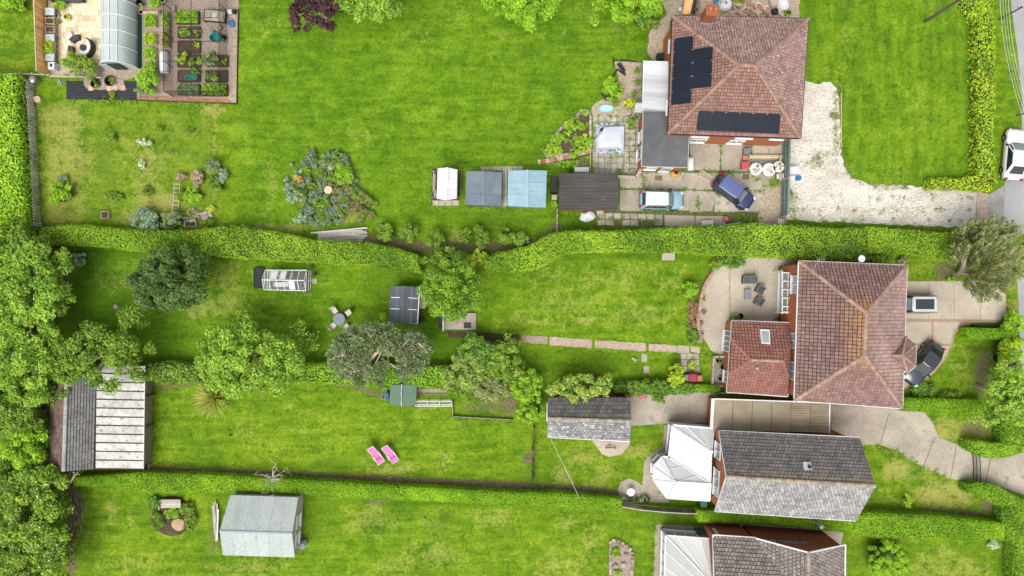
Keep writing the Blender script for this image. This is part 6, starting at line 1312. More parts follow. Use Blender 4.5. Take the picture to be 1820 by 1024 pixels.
# polytunnel
PT = thing('polytunnel', 'white polytunnel with hoops over the vegetable plot', 'polytunnel', P(213, 75)); FILM = M('polytunnel_film', (.40, .445, .435), (.32, .365, .35), .5, .35, .05, fine=.03)
def arch(y, n=14, x0=190, x1=247, h=2.3):
    a, b = P(x0, y), P(x1, y); c = (a+b)/2; R = (b-a).length/2
    return [Vector((c.x-R*math.cos(math.pi*i/n), c.y, h*math.sin(math.pi*i/n)**.75)) for i in range(n+1)]
ys = (14, 41, 68, 95, 122, 138)[:5]
for y0, y1 in zip(ys[:-1], ys[1:]):
    mb = MB(); mb.smooth = True; A0, A1 = arch(y0), arch(y1); mb.loft([A0, [lp(p, q, .5)-Vector((0, 0, .02)) for p, q in zip(A0, A1)], A1], .5, False, False); mb.build('cover_panel', FILM, PT)
for y in (14, 41, 68, 95, 122): mb = MB(); mb.tube([p*1+Vector((0, 0, .03)) for p in arch(y)], .055, 6); mb.build('hoop', WHITE, PT)
for k in (5, 9, 7): mb = MB(); mb.tube([V(arch(y)[k], dz=.03) for y in ys], .04, 6); mb.build('ridge_pole', WHITE, PT)
for y, s in ((14, 1), (122, -1)):
    ar = arch(y); mb = MB(); mb.add([V(p, dy=-.01*s) for p in ar], [tuple(range(len(ar)))], .5); e = mb.build('end_panel', FILM, PT)
q = P(212, 123.5); part(PT, 'dark_doorway_panel', M('painted_doorway_dark', (.03, .04, .03), None, 3, .9), V(q, dx=.3, dy=-.03, dz=.85), (1.1, .03, 1.7)); part(PT, 'door', FILM, V(q, dx=-.6, dy=-.05, dz=.85), (.7, .05, 1.7))  # solid dark panel, colour standing in for the unlit doorway
mb = MB(); mb.slab([P(245, 20, .5), P(252, 22, .04), P(252, 121, .04), P(245, 122, .5)], .02); mb.build('windbreak_net', M('green_net', (.012, .065, .05), None, 6, .8, .1), None, label='dark green netting strip along the polytunnel side', cat='netting')
# black weed membrane with ridges
mem = thing('weed_membrane', 'black ribbed weed membrane in front of the polytunnel', 'ground cover', P(180, 160)); MEMB = M('black_membrane', (.028, .03, .034), (.02, .022, .025), 2, .6, .1)
secs = []
for x in np.linspace(118, 243, 16): secs.append([P(x, 144+y*(33/24)+(x-118)*.004, .03+(.05 if j % 2 else 0)+.02*math.sin(x*.2)) for j, y in enumerate(np.linspace(0, 24, 25))])
mb = MB(); mb.loft(secs, .5, False, False); mb.build('sheet', MEMB, mem)
sheet('soil_patch', 'bare soil island on the black membrane', [(150, 141), (220, 141), (226, 160), (158, 160), (150, 152)], BARK, .10, (6, 1))
for x, y in ((163, 157.5), (195.5, 158), (205.5, 158), (219.5, 157)): part(None, 'paving_slab', M('pink_slab', (.52, .33, .27), (.42, .26, .21), 3, .9, .2), V(P(x, y), dz=.11), (.46, .46, .06))
for o in [o for o in bpy.data.objects if o.name.startswith('paving_slab') and o.parent is None]: tag(o, 'pink square paving slab on the black membrane', 'paving slab', 'pink slabs on the membrane')
pot('black pot with leafy plant near the membrane', 172, 150, 8, .3, DARK, L_MID, 7); pot('long black pot of green plants at the polytunnel door', 197, 145, 9, .25, DARK, L_MID, 10); pot('cluster of green plants on the black membrane', 200, 169, 6, .15, DARK, L_MID, 9, n=220)
sh('large leafy bush between the polytunnel and vegetable cage', 262, 140, 22, 24, 1.6, L_BRIGHT, .11, rcf=.26, irreg=.3); sh('blue green plant under the large leafy bush', 255, 160, 16, 8, .8, L_BLUE, .10); sh('tall green plant beside the white cold frame', 268, 118, 10, 14, 1.3, L_BRIGHT, .11)
# raised beds
BEDW = M('dark_bed_timber', (.075, .05, .035), (.05, .034, .024), 4, .85, .25)
bed = lambda lab, x, y, w, h, fm=None, mat=BEDW, hh=.3: crate(lab, x, y, w/S, h/S, hh, mat, 0, name='raised_bed', cat='raised bed', fm=fm)
bed('raised bed of leafy beans beside the polytunnel', 268, 37, 20, 24, L_BRIGHT, WOODL); bed('raised bed overflowing with lettuce', 268, 70, 20, 20, L_LIME, WOODL); bed('raised bed of leafy greens beside white cold frame', 267, 95, 21, 20, L_BRIGHT, WOODL)
bed('narrow bed of lettuce outside the vegetable cage', 295, 36, 12, 26, L_BRIGHT, WOODL); bed('narrow bed of red tinged salad outside the cage', 295, 69, 13, 34, leafmat('red_salad', (.1, .12, .02), (.26, .3, .05), (.25, .08, .04), .7), WOODL)
bed('cage bed packed with potato plants', 333, 31, 41, 22, L_BRIGHT); bed('cage bed of young seedlings and soil', 335, 57, 39, 20); bed('cage bed of bare soil with a few seedlings', 335, 83, 39, 21); bed('cage bed of tall beans beside cabbages', 335, 108, 40, 22); bed('cage bed of brassicas with blue green leaves', 386, 108, 37, 20); bed('cage bed with teal tub on soil', 335, 135, 39, 20); bed('cage bed with one round bush', 384, 135, 39, 20); bed('cage bed of leafy cabbages at the plot edge', 335, 159, 40, 18, L_BLUE); bed('cage bed of dense green potatoes at the plot edge', 381, 160, 46, 20, L_BRIGHT)
for lab, x, y, r, h, mt, k in (('row of young onions in the seedling bed', 330, 56, 12, .35, L_BRIGHT, 90), ('leafy beet clump at the end of the seedling bed', 349, 58, 7, .4, L_MID, 120), ('sparse seedlings in the bare soil bed', 345, 80, 8, .3, L_LIME, 70), ('bushy bean plants at the cage wall', 323, 104, 11, .9, L_LIME, 300), ('tall runner bean clump in the cage', 346, 106, 11, 1.1, L_BRIGHT, 420), ('blue green cabbage plants in the brassica bed', 374, 103, 13, .7, L_BLUE, 380), ('small green cabbage in the brassica bed corner', 398, 109, 5, .4, L_BRIGHT, 90), ('leafy courgette beside the teal tub', 344, 129, 9, .5, L_MID, 180), ('round dark currant bush in the cage', 376, 134, 12, .7, L_MID, 380), ('blue cabbage beside the bean clump', 363, 109, 7, .5, L_BLUE, 140)):
    plant('vegetable_plant', lab, 'vegetable', x, y, r*1.1, r*.9, h+.25, mt, .11, k, 8, .4, limbs=3)
# fruit cage
fc = thing('vegetable_cage', 'black netted vegetable cage over the raised beds', 'vegetable cage', P(352, 88)); cz = 1.9
cx0, cx1, cy0, cy1 = 308, 404, -30, 172
for x in (cx0, 356, cx1):
    for y in (cy0, 20, 70, 120, cy1):
        if x == 356 and y not in (cy0, cy1): continue
        q = P(x, y); beam_part(fc, 'post', BLACKM, q, V(q, dz=cz), .045, .045)
for x in (cx0, 356, cx1): beam_part(fc, 'top_rail', BLACKM, V(P(x, cy0), dz=cz), V(P(x, cy1), dz=cz), .04, .04)
for y in (cy0, 45, 86, 120, cy1): beam_part(fc, 'top_rail', BLACKM, V(P(cx0, y), dz=cz-.042), V(P(cx1, y), dz=cz-.042), .04, .04)
NET = netmat('black_net', (.015, .015, .015), .09, 70); NETS = netmat('black_side_net', (.012, .012, .013), .42, 70)
a, b, c, d = [V(P(x, y), dz=cz+.03) for x, y in ((cx0, cy0), (cx1, cy0), (cx1, cy1), (cx0, cy1))]
mb = MB(); mb.quad([d, c, b, a]); mb.build('net_roof', NET, fc)
for u, v in ((a, b), (b, c), (c, d), (d, a)): mb = MB(); mb.quad([u, v, V(v, dz=-cz-.02), V(u, dz=-cz-.02)]); mb.build('net_side', NETS, fc)
# white cold frame and bits
o = thing('cold_frame', 'white arched plastic cloche beside the vegetable cage', 'cloche', P(291, 110)); secs = []
for y in (91, 94, 127, 130): secs.append([V(P(291, y, .3), -.5*math.cos(t)*(.9 if y in (91, 130) else 1), 0, .62*math.sin(t)*(.75 if y in (91, 130) else 1)-.3) for t in np.linspace(0, math.pi, 9)])
mb = MB(); mb.smooth = True; mb.loft(secs, .5, True, True); mb.build('cover', WHITE2, o)
for y in (93, 110, 128): mb = MB(); mb.tube([V(P(291, y, .3), -.51*math.cos(t), 0, .64*math.sin(t)-.3) for t in np.linspace(0, math.pi, 9)], .018, 5); mb.build('hoop', GREYP, o)
o = crate('black framed seed table with slabs in the vegetable cage', 381, 28, 38/S, 21/S, .6, BLACKM, -.09, CONC2, 'seed_table', 'table', legs=.35); 
for i in range(3): part(o, 'slab', SLABM, V(P(370+i*11, 27+i*1.2, .6), dz=.0), (.5, .62, .04), -.09)
TEAL = M('teal_plastic', (.015, .20, .18), (.012, .15, .14), 3, .4, .15)
def can(label, px, py, r, h, rz):
    o = thing('watering_can', label, 'watering can', P(px, py), rz); mb = MB(); mb.lathe((0, 0, 0), [(r, 0), (r*.95, h*.8), (r*.6, h)], 12); mb.build('body', TEAL, o, True); mb = MB(); mb.tube([(r*.8, 0, h*.3), (r*2.2, 0, h*1.0)], [.05, .03]); mb.tube([(r*2.2, 0, h), (r*2.35, 0, h*1.05)], [.08, .1], 8); mb.build('spout', TEAL, o, True); mb = MB(); mb.tube([(-r*.9, 0, h*.3), (-r*1.5, 0, h*.9), (-r*.4, 0, h*1.15)], .025); mb.build('handle', TEAL, o, True)
can('teal watering can among tubs in the vegetable cage', 381, 59, .17, .4, 2.2); can('teal watering can beside the round bush bed', 398, 72, .15, .36, -.7)
mb = MB(); q = P(386, 70); mb.lathe(q, [(.3, 0), (.42, .5), (.45, .52), (.45, .55), (.4, .55), (.3, .1)], 14, sx=1.25); mb.build('tub', TEAL, None, label='large teal tub in the vegetable cage', cat='tub')
mb = MB(); mb.lathe(P(342, 139, .3), [(.22, 0), (.3, .28), (.32, .3), (.28, .3), (.2, .05)], 12, sx=2.0); mb.build('tub', TEAL, None, label='long teal tub standing in the cage bed', cat='tub')
pot('grey pot beside the watering cans', 391, 52, 4.5, .35, ROCK); pot('dark pot beside the teal tub', 400, 68, 4, .3, DARK); pot('large pale pot at the cage corner', 310, 18, 5, .45, CONC2); pot('pale pot at the end of the wooden shelf', 254, 24, 4, .4, WOODL); pot('second pale pot on the wooden shelf end', 284, 24, 4, .4, WOODL)
beam_part(None, 'shelf', WOODL, P(256, 24, .2), P(283, 24, .2), .3, .4); tag(bpy.data.objects[-1] if False else [o for o in bpy.data.objects if o.name == 'shelf'][0], 'pale wooden shelf between two pots', 'shelf')
pot('blue glazed pot at the top of the bark path', 252, 8, 6, .5, M('blue_glaze', (.03, .05, .09), None, 3, .2), L_MID, 6); sh('leafy bush at the top of the bark path', 274, 5, 11, 8, .9, L_BRIGHT, .09); pot('white bucket at the top of the bark path', 291, 2, 6, .4, WHITE2)
def junk(label, px, py, w, d, h, mat, rz=0, name='bag', cat='bag', folds=9):
    c = P(px, py); mb = MB(); secs = []
    for z, k in ((0, .9), (h*.35, 1.03), (h*.75, .9), (h, .55)):
        secs.append([V(c, *(Matrix.Rotation(rz, 2) @ Vector((w/2*k*math.copysign(abs(math.cos(t))**.6, math.cos(t))*random.uniform(.85, 1.1), d/2*k*math.copysign(abs(math.sin(t))**.6, math.sin(t))*random.uniform(.85, 1.1)))), z*random.uniform(.9, 1.05)) for t in np.linspace(0, 2*math.pi, folds*2, endpoint=False)])
    mb.loft(secs, .5); return mb.build(name, mat, None, label=label, cat=cat)
BLUE = M('blue_plastic', (.03, .16, .38), (.02, .11, .3), 3, .4, .15)
junk('crumpled blue plastic bag on the gravel edge', 413, 43, .55, .75, .3, BLUE, .3); junk('white sack beside the black box at plot corner', 410, 22, .6, .5, .35, WHITE2); junk('black sack at the plot corner', 417, 22, .45, .45, .35, DARK)
for a, b, mt in (((424, 18), (421, 184), DARK), ((243, 178), (421, 185), DARK), ((172, 177), (243, 178), DARK), ((405, 18), (424, 18), DARK)): beam_part(None, 'bed_edging', WOODD, P(*a, .08), P(*b, .08), .06, .2)
for o in [o for o in bpy.data.objects if o.name.startswith('bed_edging')]: tag(o, 'dark timber edging board round the vegetable plot', 'edging', 'edging boards of the vegetable plot')
bw = thing('brick_edging', 'row of terracotta bricks along the plot edge', 'edging', P(330, 178))
for i in range(26): q = lp(P(246, 172.5), P(408, 180), (i+.5)/26); part(bw, 'brick', TERRA, V(q, dz=.06), (.31, .20, .1+random.random()*.02), -.045)
# barbecue, log and fence rails at the wild garden corner
o = thing('barbecue', 'kettle barbecue with grey lid beside the rail fence', 'barbecue', P(69, 147)); q = P(69, 147); mb = MB(); mb.lathe(V(q, dz=.55), [(.1, 0), (.28, .12), (.33, .3)], 16); mb.build('bowl', DARK, o); mb = MB(); mb.lathe(V(q, dz=.86), [(.34, 0), (.3, .14), (.1, .24), (.03, .25)], 16); mb.build('lid', STEEL, o); mb = MB(); mb.tube([V(q, -.05, 0, 1.1), V(q, 0, 0, 1.16), V(q, .05, 0, 1.1)], .015); mb.build('handle', DARK, o)
for a in (.3, 2.4, 4.5): mb = MB(); mb.tube([V(q, .1*math.cos(a), .1*math.sin(a), .6), V(q, .32*math.cos(a), .32*math.sin(a), 0)], .02); mb.build('leg', STEEL, o)
junk('white cover bundled next to the barbecue', 63, 142, .5, .6, .6, WHITE2, .4, 'cover', 'cover')
mb = MB(); mb.tube([P(52, 168, .18), P(63, 176, .18)], .16, 10); mb.build('log', WOODL, None, label='pale log lying beside the round stump table', cat='log'); mb = MB(); mb.lathe(P(70, 178), [(.33, 0), (.33, .35), (.3, .38)], 16); mb.build('stump_table', WOODL, None, label='round pale wooden stump near the picket fence', cat='stump')
o = thing('rail_fence', 'low weathered rail fence below the orange fence', 'fence', P(60, 133))
for a, b, z in (((20, 131), (88, 133), .55), ((88, 136), (180, 138), .6), ((38, 131), (60, 131), .35)): beam_part(o, 'rail', WOODG, P(*a, z), P(*b, z), .08, .1)
for x in (22, 45, 66, 88, 120, 150, 179): q = P(x, 132.5+.03*(x-22)); beam_part(o, 'post', WOODG, q, V(q, dz=.75), .09, .09)
o = thing('folding_chair', 'grey folded garden chair on the lawn beside the membrane', 'chair', P(110, 147))
for a, b in (((103, 143), (118, 147)), ((103, 146), (116, 143)), ((103, 152), (105, 142)), ((108, 153), (106, 143)), ((112, 148), (118, 145))): mb = MB(); mb.tube([P(*a, .15), P(*b, .4)], .03); mb.build('tube', STEEL, o)
# picket fence
PICK = M('bleached_picket', (.78, .74, .65), (.66, .61, .53), 5, .9, .12)
pf = thing('picket_fence', 'old grey picket fence between the tall hedge and wild garden', 'fence', P(66, 280))
for i in range(68):
    y = 150+i*3.75; x = 60+(y-150)*.054; q = P(x, y); h = 1.1*random.uniform(.93, 1.05); ry = random.uniform(-.05, .05); part(pf, 'picket', PICK, V(q, dz=h/2), (.03, .11, h), 0, random.uniform(-.04, .04), ry)
for z in (.3, .8): beam_part(pf, 'rail', WOODG, V(P(60, 150), .05, 0, z), V(P(74, 405), .05, 0, z), .04, .08)
for y in (152, 215, 278, 340, 402): part(pf, 'post', WOODG, V(P(60+(y-150)*.054, y), .1, 0, .55), (.09, .09, 1.1))
# wild garden bits
crate('square wooden crate of soil on the rough grass', 186, 382, .75, .7, .35, WOODG, .05, name='wooden_crate', cat='crate'); crate('rough wooden trough beside the rubble heap', 338, 398, 1.15, .55, .3, WOODG, -.03, name='wooden_trough', cat='trough')
o = thing('trellis', 'leaning wooden ladder trellis in the wild garden', 'trellis', P(311, 350))
for x in (307, 317): beam_part(o, 'upright', WOODG, P(x, 374, .1), P(x+3, 325, .9), .06, .06)
for t in np.linspace(.05, .95, 7): beam_part(o, 'rung', WOODG, lp(P(307, 374, .1), P(310, 325, .9), t), lp(P(317, 374, .1), P(320, 325, .9), t), .05, .04)
o = thing('wire_hoops', 'thin green wire cloche hoops on the rough grass', 'hoops', P(318, 272))
for x0, y0, x1, y1 in ((300, 268, 318, 282), (308, 274, 320, 270), (322, 270, 336, 266), (326, 276, 334, 268)): mb = MB(); a, b = P(x0, y0), P(x1, y1); mb.tube([a, V(lp(a, b, .2), dz=.35), V(lp(a, b, .5), dz=.5), V(lp(a, b, .8), dz=.35), b], .015, 5); mb.build('hoop', M('green_wire', (.14, .2, .13), None, 3, .6), o)
hp_ = thing('rubble_heap', 'heap of stones and dead wood at the hedge foot', 'rubble heap', P(355, 385))
for i in range(26): x, y = random.gauss(352, 14), random.gauss(384, 6); part(hp_, 'stone', ROCK, V(P(x, y), dz=.1), (random.uniform(.15, .45), random.uniform(.15, .35), random.uniform(.15, .3)), random.random()*3, .2, .2)
for i in range(10): x, y = random.gauss(352, 14), random.gauss(383, 5); a = random.random()*6; mb = MB(); mb.tube([P(x, y, .25), P(x+14*math.cos(a), y+7*math.sin(a), .3)], .035, 5); mb.build('branch', BARKP, hp_)
# timber pile beside the hedge
pts = [((553, 414), (653, 405), .35)]
for i in range(15): y = 411+i*1.15; pts.append(((566+random.uniform(-4, 8), y+random.uniform(-1, 3)), (646+random.uniform(-8, 8), y+random.uniform(-5, 2)+1), .08+.02*(i % 6)+.1*(i < 8)))
plank_pile('pile of long pale grey boards beside the shaggy hedge', pts, M('bleached_board', (.46, .43, .39), (.33, .305, .27), 5, .9, .25), .17, .05)
# ---------------------------------------------------------------- around the shed row
plank_pile('strip of old boards between the two metal sheds', [((895, 300), (894, 368), .06), ((898, 300), (897.5, 369), .08), ((900, 304), (899.5, 366), .1)], WOODG, .14, .04)
plank_pile('rotten boards along the small white greenhouse', [((771, 303), (770, 340), .06), ((773, 310), (772, 352), .1), ((769, 325), (776, 350), .14)], WOODG, .12, .05); plank_pile('grey plank beside the small greenhouse on the grass', [((823, 303), (822, 340), .05), ((818, 302), (816, 350), .06)], WOODD, .12, .05)
crate('black plastic water tank beside the corrugated garage', 985, 328, 11/S, 27/S, 1.0, DARK, 0, DARK, 'water_tank', 'tank'); part([o for o in bpy.data.objects if o.name == 'water_tank'][0], 'lid', DARK, V(P(985, 328, 1.0), dz=1.0 - 1.0 + .02), (.62, 1.5, .06))
crate('small green plastic box of plants beside garage', 985, 363, .55, .5, .3, M('green_plastic', (.03, .28, .09), None, 3, .4), 0, name='plant_box', cat='box', fm=L_BRIGHT); beam_part(None, 'bench_slab', CONC2, P(985, 347, .25), P(985, 356, .25), .5, .5); tag([o for o in bpy.data.objects if o.name == 'bench_slab'][0], 'low concrete block between tank and green box', 'block')
lidbin('white chest freezer lying behind the corrugated garage', 1034, 302, 1.35, .5, .5, WHITE2, 0, 'chest_freezer', 'freezer'); mb = MB(); mb.tube([V(P(1018, 303, .1), .25*math.cos(t), .25*math.sin(t)) for t in np.linspace(0, 6.2, 14)], .03); mb.build('hose_coil', DARK, None, label='black hose coil beside the white freezer', cat='hose')
junk('white plastic sheet bundled on the grass by the garage', 1044, 385, 1.5, .95, .45, WHITE2, .2, 'plastic_sheet', 'sheet'); part(None, 'concrete_block', CONC2, V(P(1066, 377), dz=.12), (.65, .35, .24)); tag([o for o in bpy.data.objects if o.name == 'concrete_block'][0], 'pale concrete block near the garage corner', 'block'); junk('small teal bottle crate on the slab path', 1090, 378, .3, .25, .2, TEAL, 0, 'box', 'box')
o = thing('post_fence', 'thin post and wire fence beside the garage grass', 'fence', P(990, 392))
for y in (374, 386, 398, 411): q = P(990, y); part(o, 'post', WOODG, V(q, dz=.5), (.09, .09, 1.0))
for z in (.3, .6, .92): beam_part(o, 'rail', WOODG, P(990, 373, z), P(990, 412, z), .05, .06)
# raised stone edged bed and brick path
rb = thing('rockery_bed', 'wedge shaped bed edged with pale stones', 'rockery', P(1010, 245)); poly = [(967, 274), (985, 245), (1000, 225), (1022, 208), (1042, 195), (1049, 205), (1049, 268), (1020, 274), (975, 279)]
mb = MB(); mb.prism([P(*p) for p in ragged(poly, 6, 1)], -.03, .12); mb.build('soil', SOIL, rb)
for i in range(len(poly)):
    a, b = poly[i], poly[(i+1) % len(poly)]; k = max(1, int(math.dist(a, b)/9))
    for j in range(k): t = (j+.5)/k; part(rb, 'stone', ROCK, V(P(a[0]+(b[0]-a[0])*t, a[1]+(b[1]-a[1])*t), dz=.12), (math.dist(a, b)/k/S*random.uniform(.8, .95), random.uniform(.18, .3), random.uniform(.2, .3)), ang(a, b)+random.uniform(-.1, .1))
for i in range(34):
    while True:
        x, y = random.uniform(970, 1048), random.uniform(200, 274)
        if inpoly(poly)(x, y): break
    plant('rockery_plant', 'low green plant in the stone edged wedge bed', 'plant', x, y, random.uniform(8, 12), random.uniform(7, 10), random.uniform(.3, .55), random.choice((L_MID, L_BRIGHT, L_LIME, L_BRIGHT)), .09, 200, 7, .4, group='plants in the stone edged bed', limbs=3)
bp = sheet('brick_path', 'curved brick path below the stone edged bed', [(958, 284), (990, 280), (1030, 272), (1055, 265), (1056, 273), (1030, 280), (990, 288), (960, 291)], SOIL, .02)
pth = [(956, 288), (975, 286), (995, 282), (1015, 278), (1035, 272), (1056, 268)]
for a, b in zip(pth[:-1], pth[1:]):
    for j in range(4): t = (j+.5)/4; part(bp, 'brick', TERRA if j % 3 else WOODL, V(P(a[0]+(b[0]-a[0])*t, a[1]+(b[1]-a[1])*t), dz=.04), (.25, .42, .06), ang(a, b)+random.uniform(-.08, .08))
sh('leafy weeds below the curved brick path', 1010, 292, 26, 7, .4, L_BRIGHT, .08); sh('dry pale weeds behind the corrugated garage', 1030, 292, 18, 8, .4, L_OLIVE, .08)
beam_part(None, 'pole', WOODG, P(1050, 208, .3), P(1049, 312, .3), .05, .08); tag([o for o in bpy.data.objects if o.name == 'pole'][0], 'long thin rail along the edge of the slab patio', 'rail')
# covered hot tub on patterned mat
mb = MB(); mb.prism([P(*p) for p in ((1061, 219), (1110, 220), (1108, 275), (1059, 272))], .042, .052); mt_ = mb.build('outdoor_rug', M('patterned_rug', (.5, .52, .56), (.06, .08, .16), 7, .9, .2, fine=.5, finesc=5), None, label='blue and white patterned rug under the covered seat', cat='rug')
o = thing('covered_sofa', 'garden seat under a pale silver cover on the patterned rug', 'covered seat', P(1084, 246)); SIL = M('silver_cover', (.46, .49, .54), (.36, .39, .45), .9, .35, .05, .2, 8, fine=.03); c = P(1084, 246)
R0 = [(1057, 247), (1071, 224), (1111, 222), (1110, 266), (1060, 266)]; mb = MB(); mb.smooth = False
mb.loft([[P(*p, .06) for p in R0], [P(1084+(x-1084)*.97, 246+(y-246)*.97, .5) for x, y in R0], [P(1086+(x-1084)*.86, 245+(y-246)*.84, .85) for x, y in R0], [P(1090+(x-1084)*.45, 244+(y-246)*.4, .95) for x, y in R0]], .5); mb.build('cover', SIL, o)
mb = MB(); mb.tube([V(P(1099, 264, .9), .22*math.cos(t), .26*math.sin(t), .02*math.sin(3*t)) for t in np.linspace(0, 6.0, 14)], .035, 6); mb.build('tie_strap', WHITE2, o); part(o, 'cushion', DARK, V(P(1068, 234), dz=.75), (.35, .3, .2), .6)
mb = MB(); mb.lathe(P(1077, 194), [(.66, 0), (.72, .2), (.7, .24), (.6, .22), (.56, .1)], 20, sy=.5, a0=.1); o = mb.build('paddling_pool', M('aqua_plastic', (.30, .55, .60), (.22, .48, .55), 2, .3, .05), None, label='oval aqua paddling pool on the buff gravel', cat='paddling pool')
mb = MB(); mb.lathe(V(P(1077, 194), dz=.14), [(.57, 0), (.5, .005)], 20, sy=.5, a0=.1); mb.build('water', M('pool_water', (.25, .6, .68), (.45, .72, .75), 4, .08, .05), o)
plank_pile('black timber beams lying on the buff gravel', [((1097, 113), (1110, 130), .1), ((1101, 112), (1111, 126), .22), ((1090, 135), (1097, 123), .08), ((1097, 123), (1112, 134), .09)], DARK, .16, .12, 'timber_beams', 'timber'); plank_pile('black timber beam beside the paddling pool', [((1071, 163), (1082, 179), .1), ((1069, 166), (1078, 180), .09)], DARK, .12, .1, 'timber_beams', 'timber')
o = thing('edging_boards', 'black edging boards round the buff gravel bed', 'edging', P(1105, 108))
for a, b in (((1091, 108), (1110, 107)), ((1110, 108), (1132, 110)), ((1090, 102), (1090, 120))): beam_part(o, 'board', DARK, P(*a, .1), P(*b, .1), .05, .2)
sh('broad green shrub on the buff gravel bed', 1089, 156, 20, 20, 1.4, L_BRIGHT, .10, rcf=.26); sh('yellow leaved shrub by the lean-to corner', 1120, 183, 13, 12, 1.0, leafmat('yellow_leaf', (.2, .24, .02), (.6, .52, .05)), .09); sh('dark green plant below the broad shrub', 1093, 180, 10, 8, .6, L_MID, .09); sh('small dark plant on the slab patio', 1125, 210, 9, 7, .5, L_HEDGED, .09)
for x, y in ((1133, 126), (1133, 146), (1127, 166)): sh('clipped box ball beside the white lean-to', x, y, 5, 5, .6, L_MID, .06, group='box balls beside the lean-to', shell=.75, irreg=.03)
sh('trailing weeds between the patio slabs', 1122, 220, 6, 10, .3, L_MID, .08)
crate('black water butt against the house wall', 1176, 100, .8, .6, .9, DARK, 0, DARK, 'water_tank', 'tank')
# wall mounted white units and posts by the extension
lidbin('white cabinet standing against the felt roofed extension', 1227, 292, .5, 1.2, .9, WHITE2, 0, 'cabinet', 'cabinet')
o = thing('garden_wall', 'low red brick wall joining garage and extension', 'wall', P(1118, 312))
for a, b in (((1098, 314), (1131, 316)), ((1131, 316), (1141, 298))):
    for j in range(5): t = (j+.5)/5; part(o, 'brick_pier', BRICK, V(P(a[0]+(b[0]-a[0])*t, a[1]+(b[1]-a[1])*t), dz=.35), (math.dist(a, b)/5/S*.97, .22, .7), ang(a, b))
    beam_part(o, 'coping', CONC2, P(*a, .73), P(*b, .73), .3, .06)
o = thing('cloche_stand', 'small green metal frame on the slab patio', 'frame', P(1102, 308))
for a, b in (((1097, 303), (1107, 303)), ((1107, 303), (1107, 313)), ((1107, 313), (1097, 313)), ((1097, 313), (1097, 303))): mb = MB(); mb.tube([P(*a, .55), P(*b, .55)], .025); mb.build('bar', STEEL, o)
for x, y in ((1097, 303), (1107, 303), (1107, 313), (1097, 313)): q = P(x, y); mb = MB(); mb.tube([q, V(q, dz=.55)], .025); mb.build('leg', STEEL, o)
sh('green weed growing inside the metal frame', 1101, 307, 6, 6, .5, L_MID, .08)
o = thing('toolbox', 'orange toolbox with black handle by the extension', 'toolbox', P(1197, 311)); part(o, 'box', M('orange_plastic', (.5, .26, .06), None, 3, .5), V(P(1197, 311), dz=.2), (.6, .45, .4)); part(o, 'handle', DARK, V(P(1200, 309), dz=.45), (.3, .2, .1))
mb = MB(); mb.prism([P(*p) for p in ((1164, 312), (1177, 312), (1177, 321), (1164, 321))], .04, .056); mb.build('manhole_cover', M('rusty_cover', (.17, .13, .10), None, 5, .8), None, label='square rusty manhole cover before the extension', cat='manhole cover'); mb = MB(); mb.prism([P(*p) for p in ((1320, 309), (1332, 310), (1331, 320), (1319, 319))], .04, .056); mb.build('manhole_cover', M('rusty_cover', (.17, .13, .10)), None, label='square manhole cover beside the white patio tables', cat='manhole cover')
o = thing('pallet', 'pale wooden pallet frame leaning by the dark blue car', 'wooden frame', P(1255, 313)); A, B, C_, D = (1246, 303), (1270, 317), (1263, 324), (1240, 311)
for a, b in ((A, B), (B, C_), (C_, D), (D, A)): beam_part(o, 'bar', WOODL, P(*a, .12), P(*b, .12), .12, .1)
# clutter by the gate
lidbin('grey lidded bin against the yard clutter', 1327, 269, .6, .6, .7, GREYP, .1, 'storage_box', 'box'); lidbin('salmon plastic box in the yard clutter', 1325, 281, .55, .5, .5, TERRA, 0, 'storage_box', 'box'); lidbin('red plastic chair stack in the yard clutter', 1324, 294, .7, .7, .8, M('red_plastic', (.36, .06, .07), None, 3, .4), .05, 'storage_box', 'box')
PLK = M('fresh_timber', (.50, .40, .25), (.42, .33, .2), 4, .8, .15)
plank_pile('fresh timber planks lying behind the white tables', [((1332, 280), (1392, 280), .3), ((1332, 277), (1390, 277), .35)], PLK, .2, .08); o = thing('ladder', 'aluminium ladder lying behind the white tables', 'ladder', P(1360, 288))
for y in (286, 292): beam_part(o, 'rail', STEEL, P(1334, y, .25), P(1390, y+1, .25), .06, .08)
for i in range(12): x = 1337+i*4.6; beam_part(o, 'rung', STEEL, P(x, 286.2, .25), P(x, 292, .25), .05, .04)
for k, (x, y, r) in enumerate(((1339, 303, .62), (1362, 304, .66), (1379, 299, .55))):
    o = thing('plastic_table', ('white round plastic table cluttered with tools', 'white round plastic table between two others', 'small white plastic table beside the trestle')[k], 'table', P(x, y)); q = P(x, y); mb = MB(); mb.lathe(V(q, dz=.68), [(r*.96, 0), (r, .03), (r*.97, .05)], 14+k); mb.build('table_top', WHITE2, o)
    for a in (.8, 2.4, 3.9, 5.5): mb = MB(); mb.tube([V(q, r*.6*math.cos(a), r*.6*math.sin(a), .68), V(q, r*.75*math.cos(a), r*.75*math.sin(a), 0)], .035); mb.build('leg', WHITE2, o)
    for j in range(6): a = j*1.1+k; rr_ = r*random.uniform(.1, .7); part(o, 'clutter', (WOODL, GREYP, WHITE2, TERRA)[(j*k+j) % 4], V(q, rr_*math.cos(a), rr_*math.sin(a), .76), (random.uniform(.1, .4), random.uniform(.08, .25), .06), a)
o = thing('plastic_chair', 'white plastic chair next to the gate', 'chair', P(1384, 314)); q = P(1382, 315); part(o, 'seat', WHITE2, V(q, dz=.42), (.5, .5, .06)); part(o, 'backrest', WHITE2, V(q, .22, 0, .66), (.06, .5, .45))
for sx in (-1, 1):
    for sy in (-1, 1): part(o, 'leg', WHITE2, V(q, sx*.2, sy*.2, .2), (.05, .05, .42))
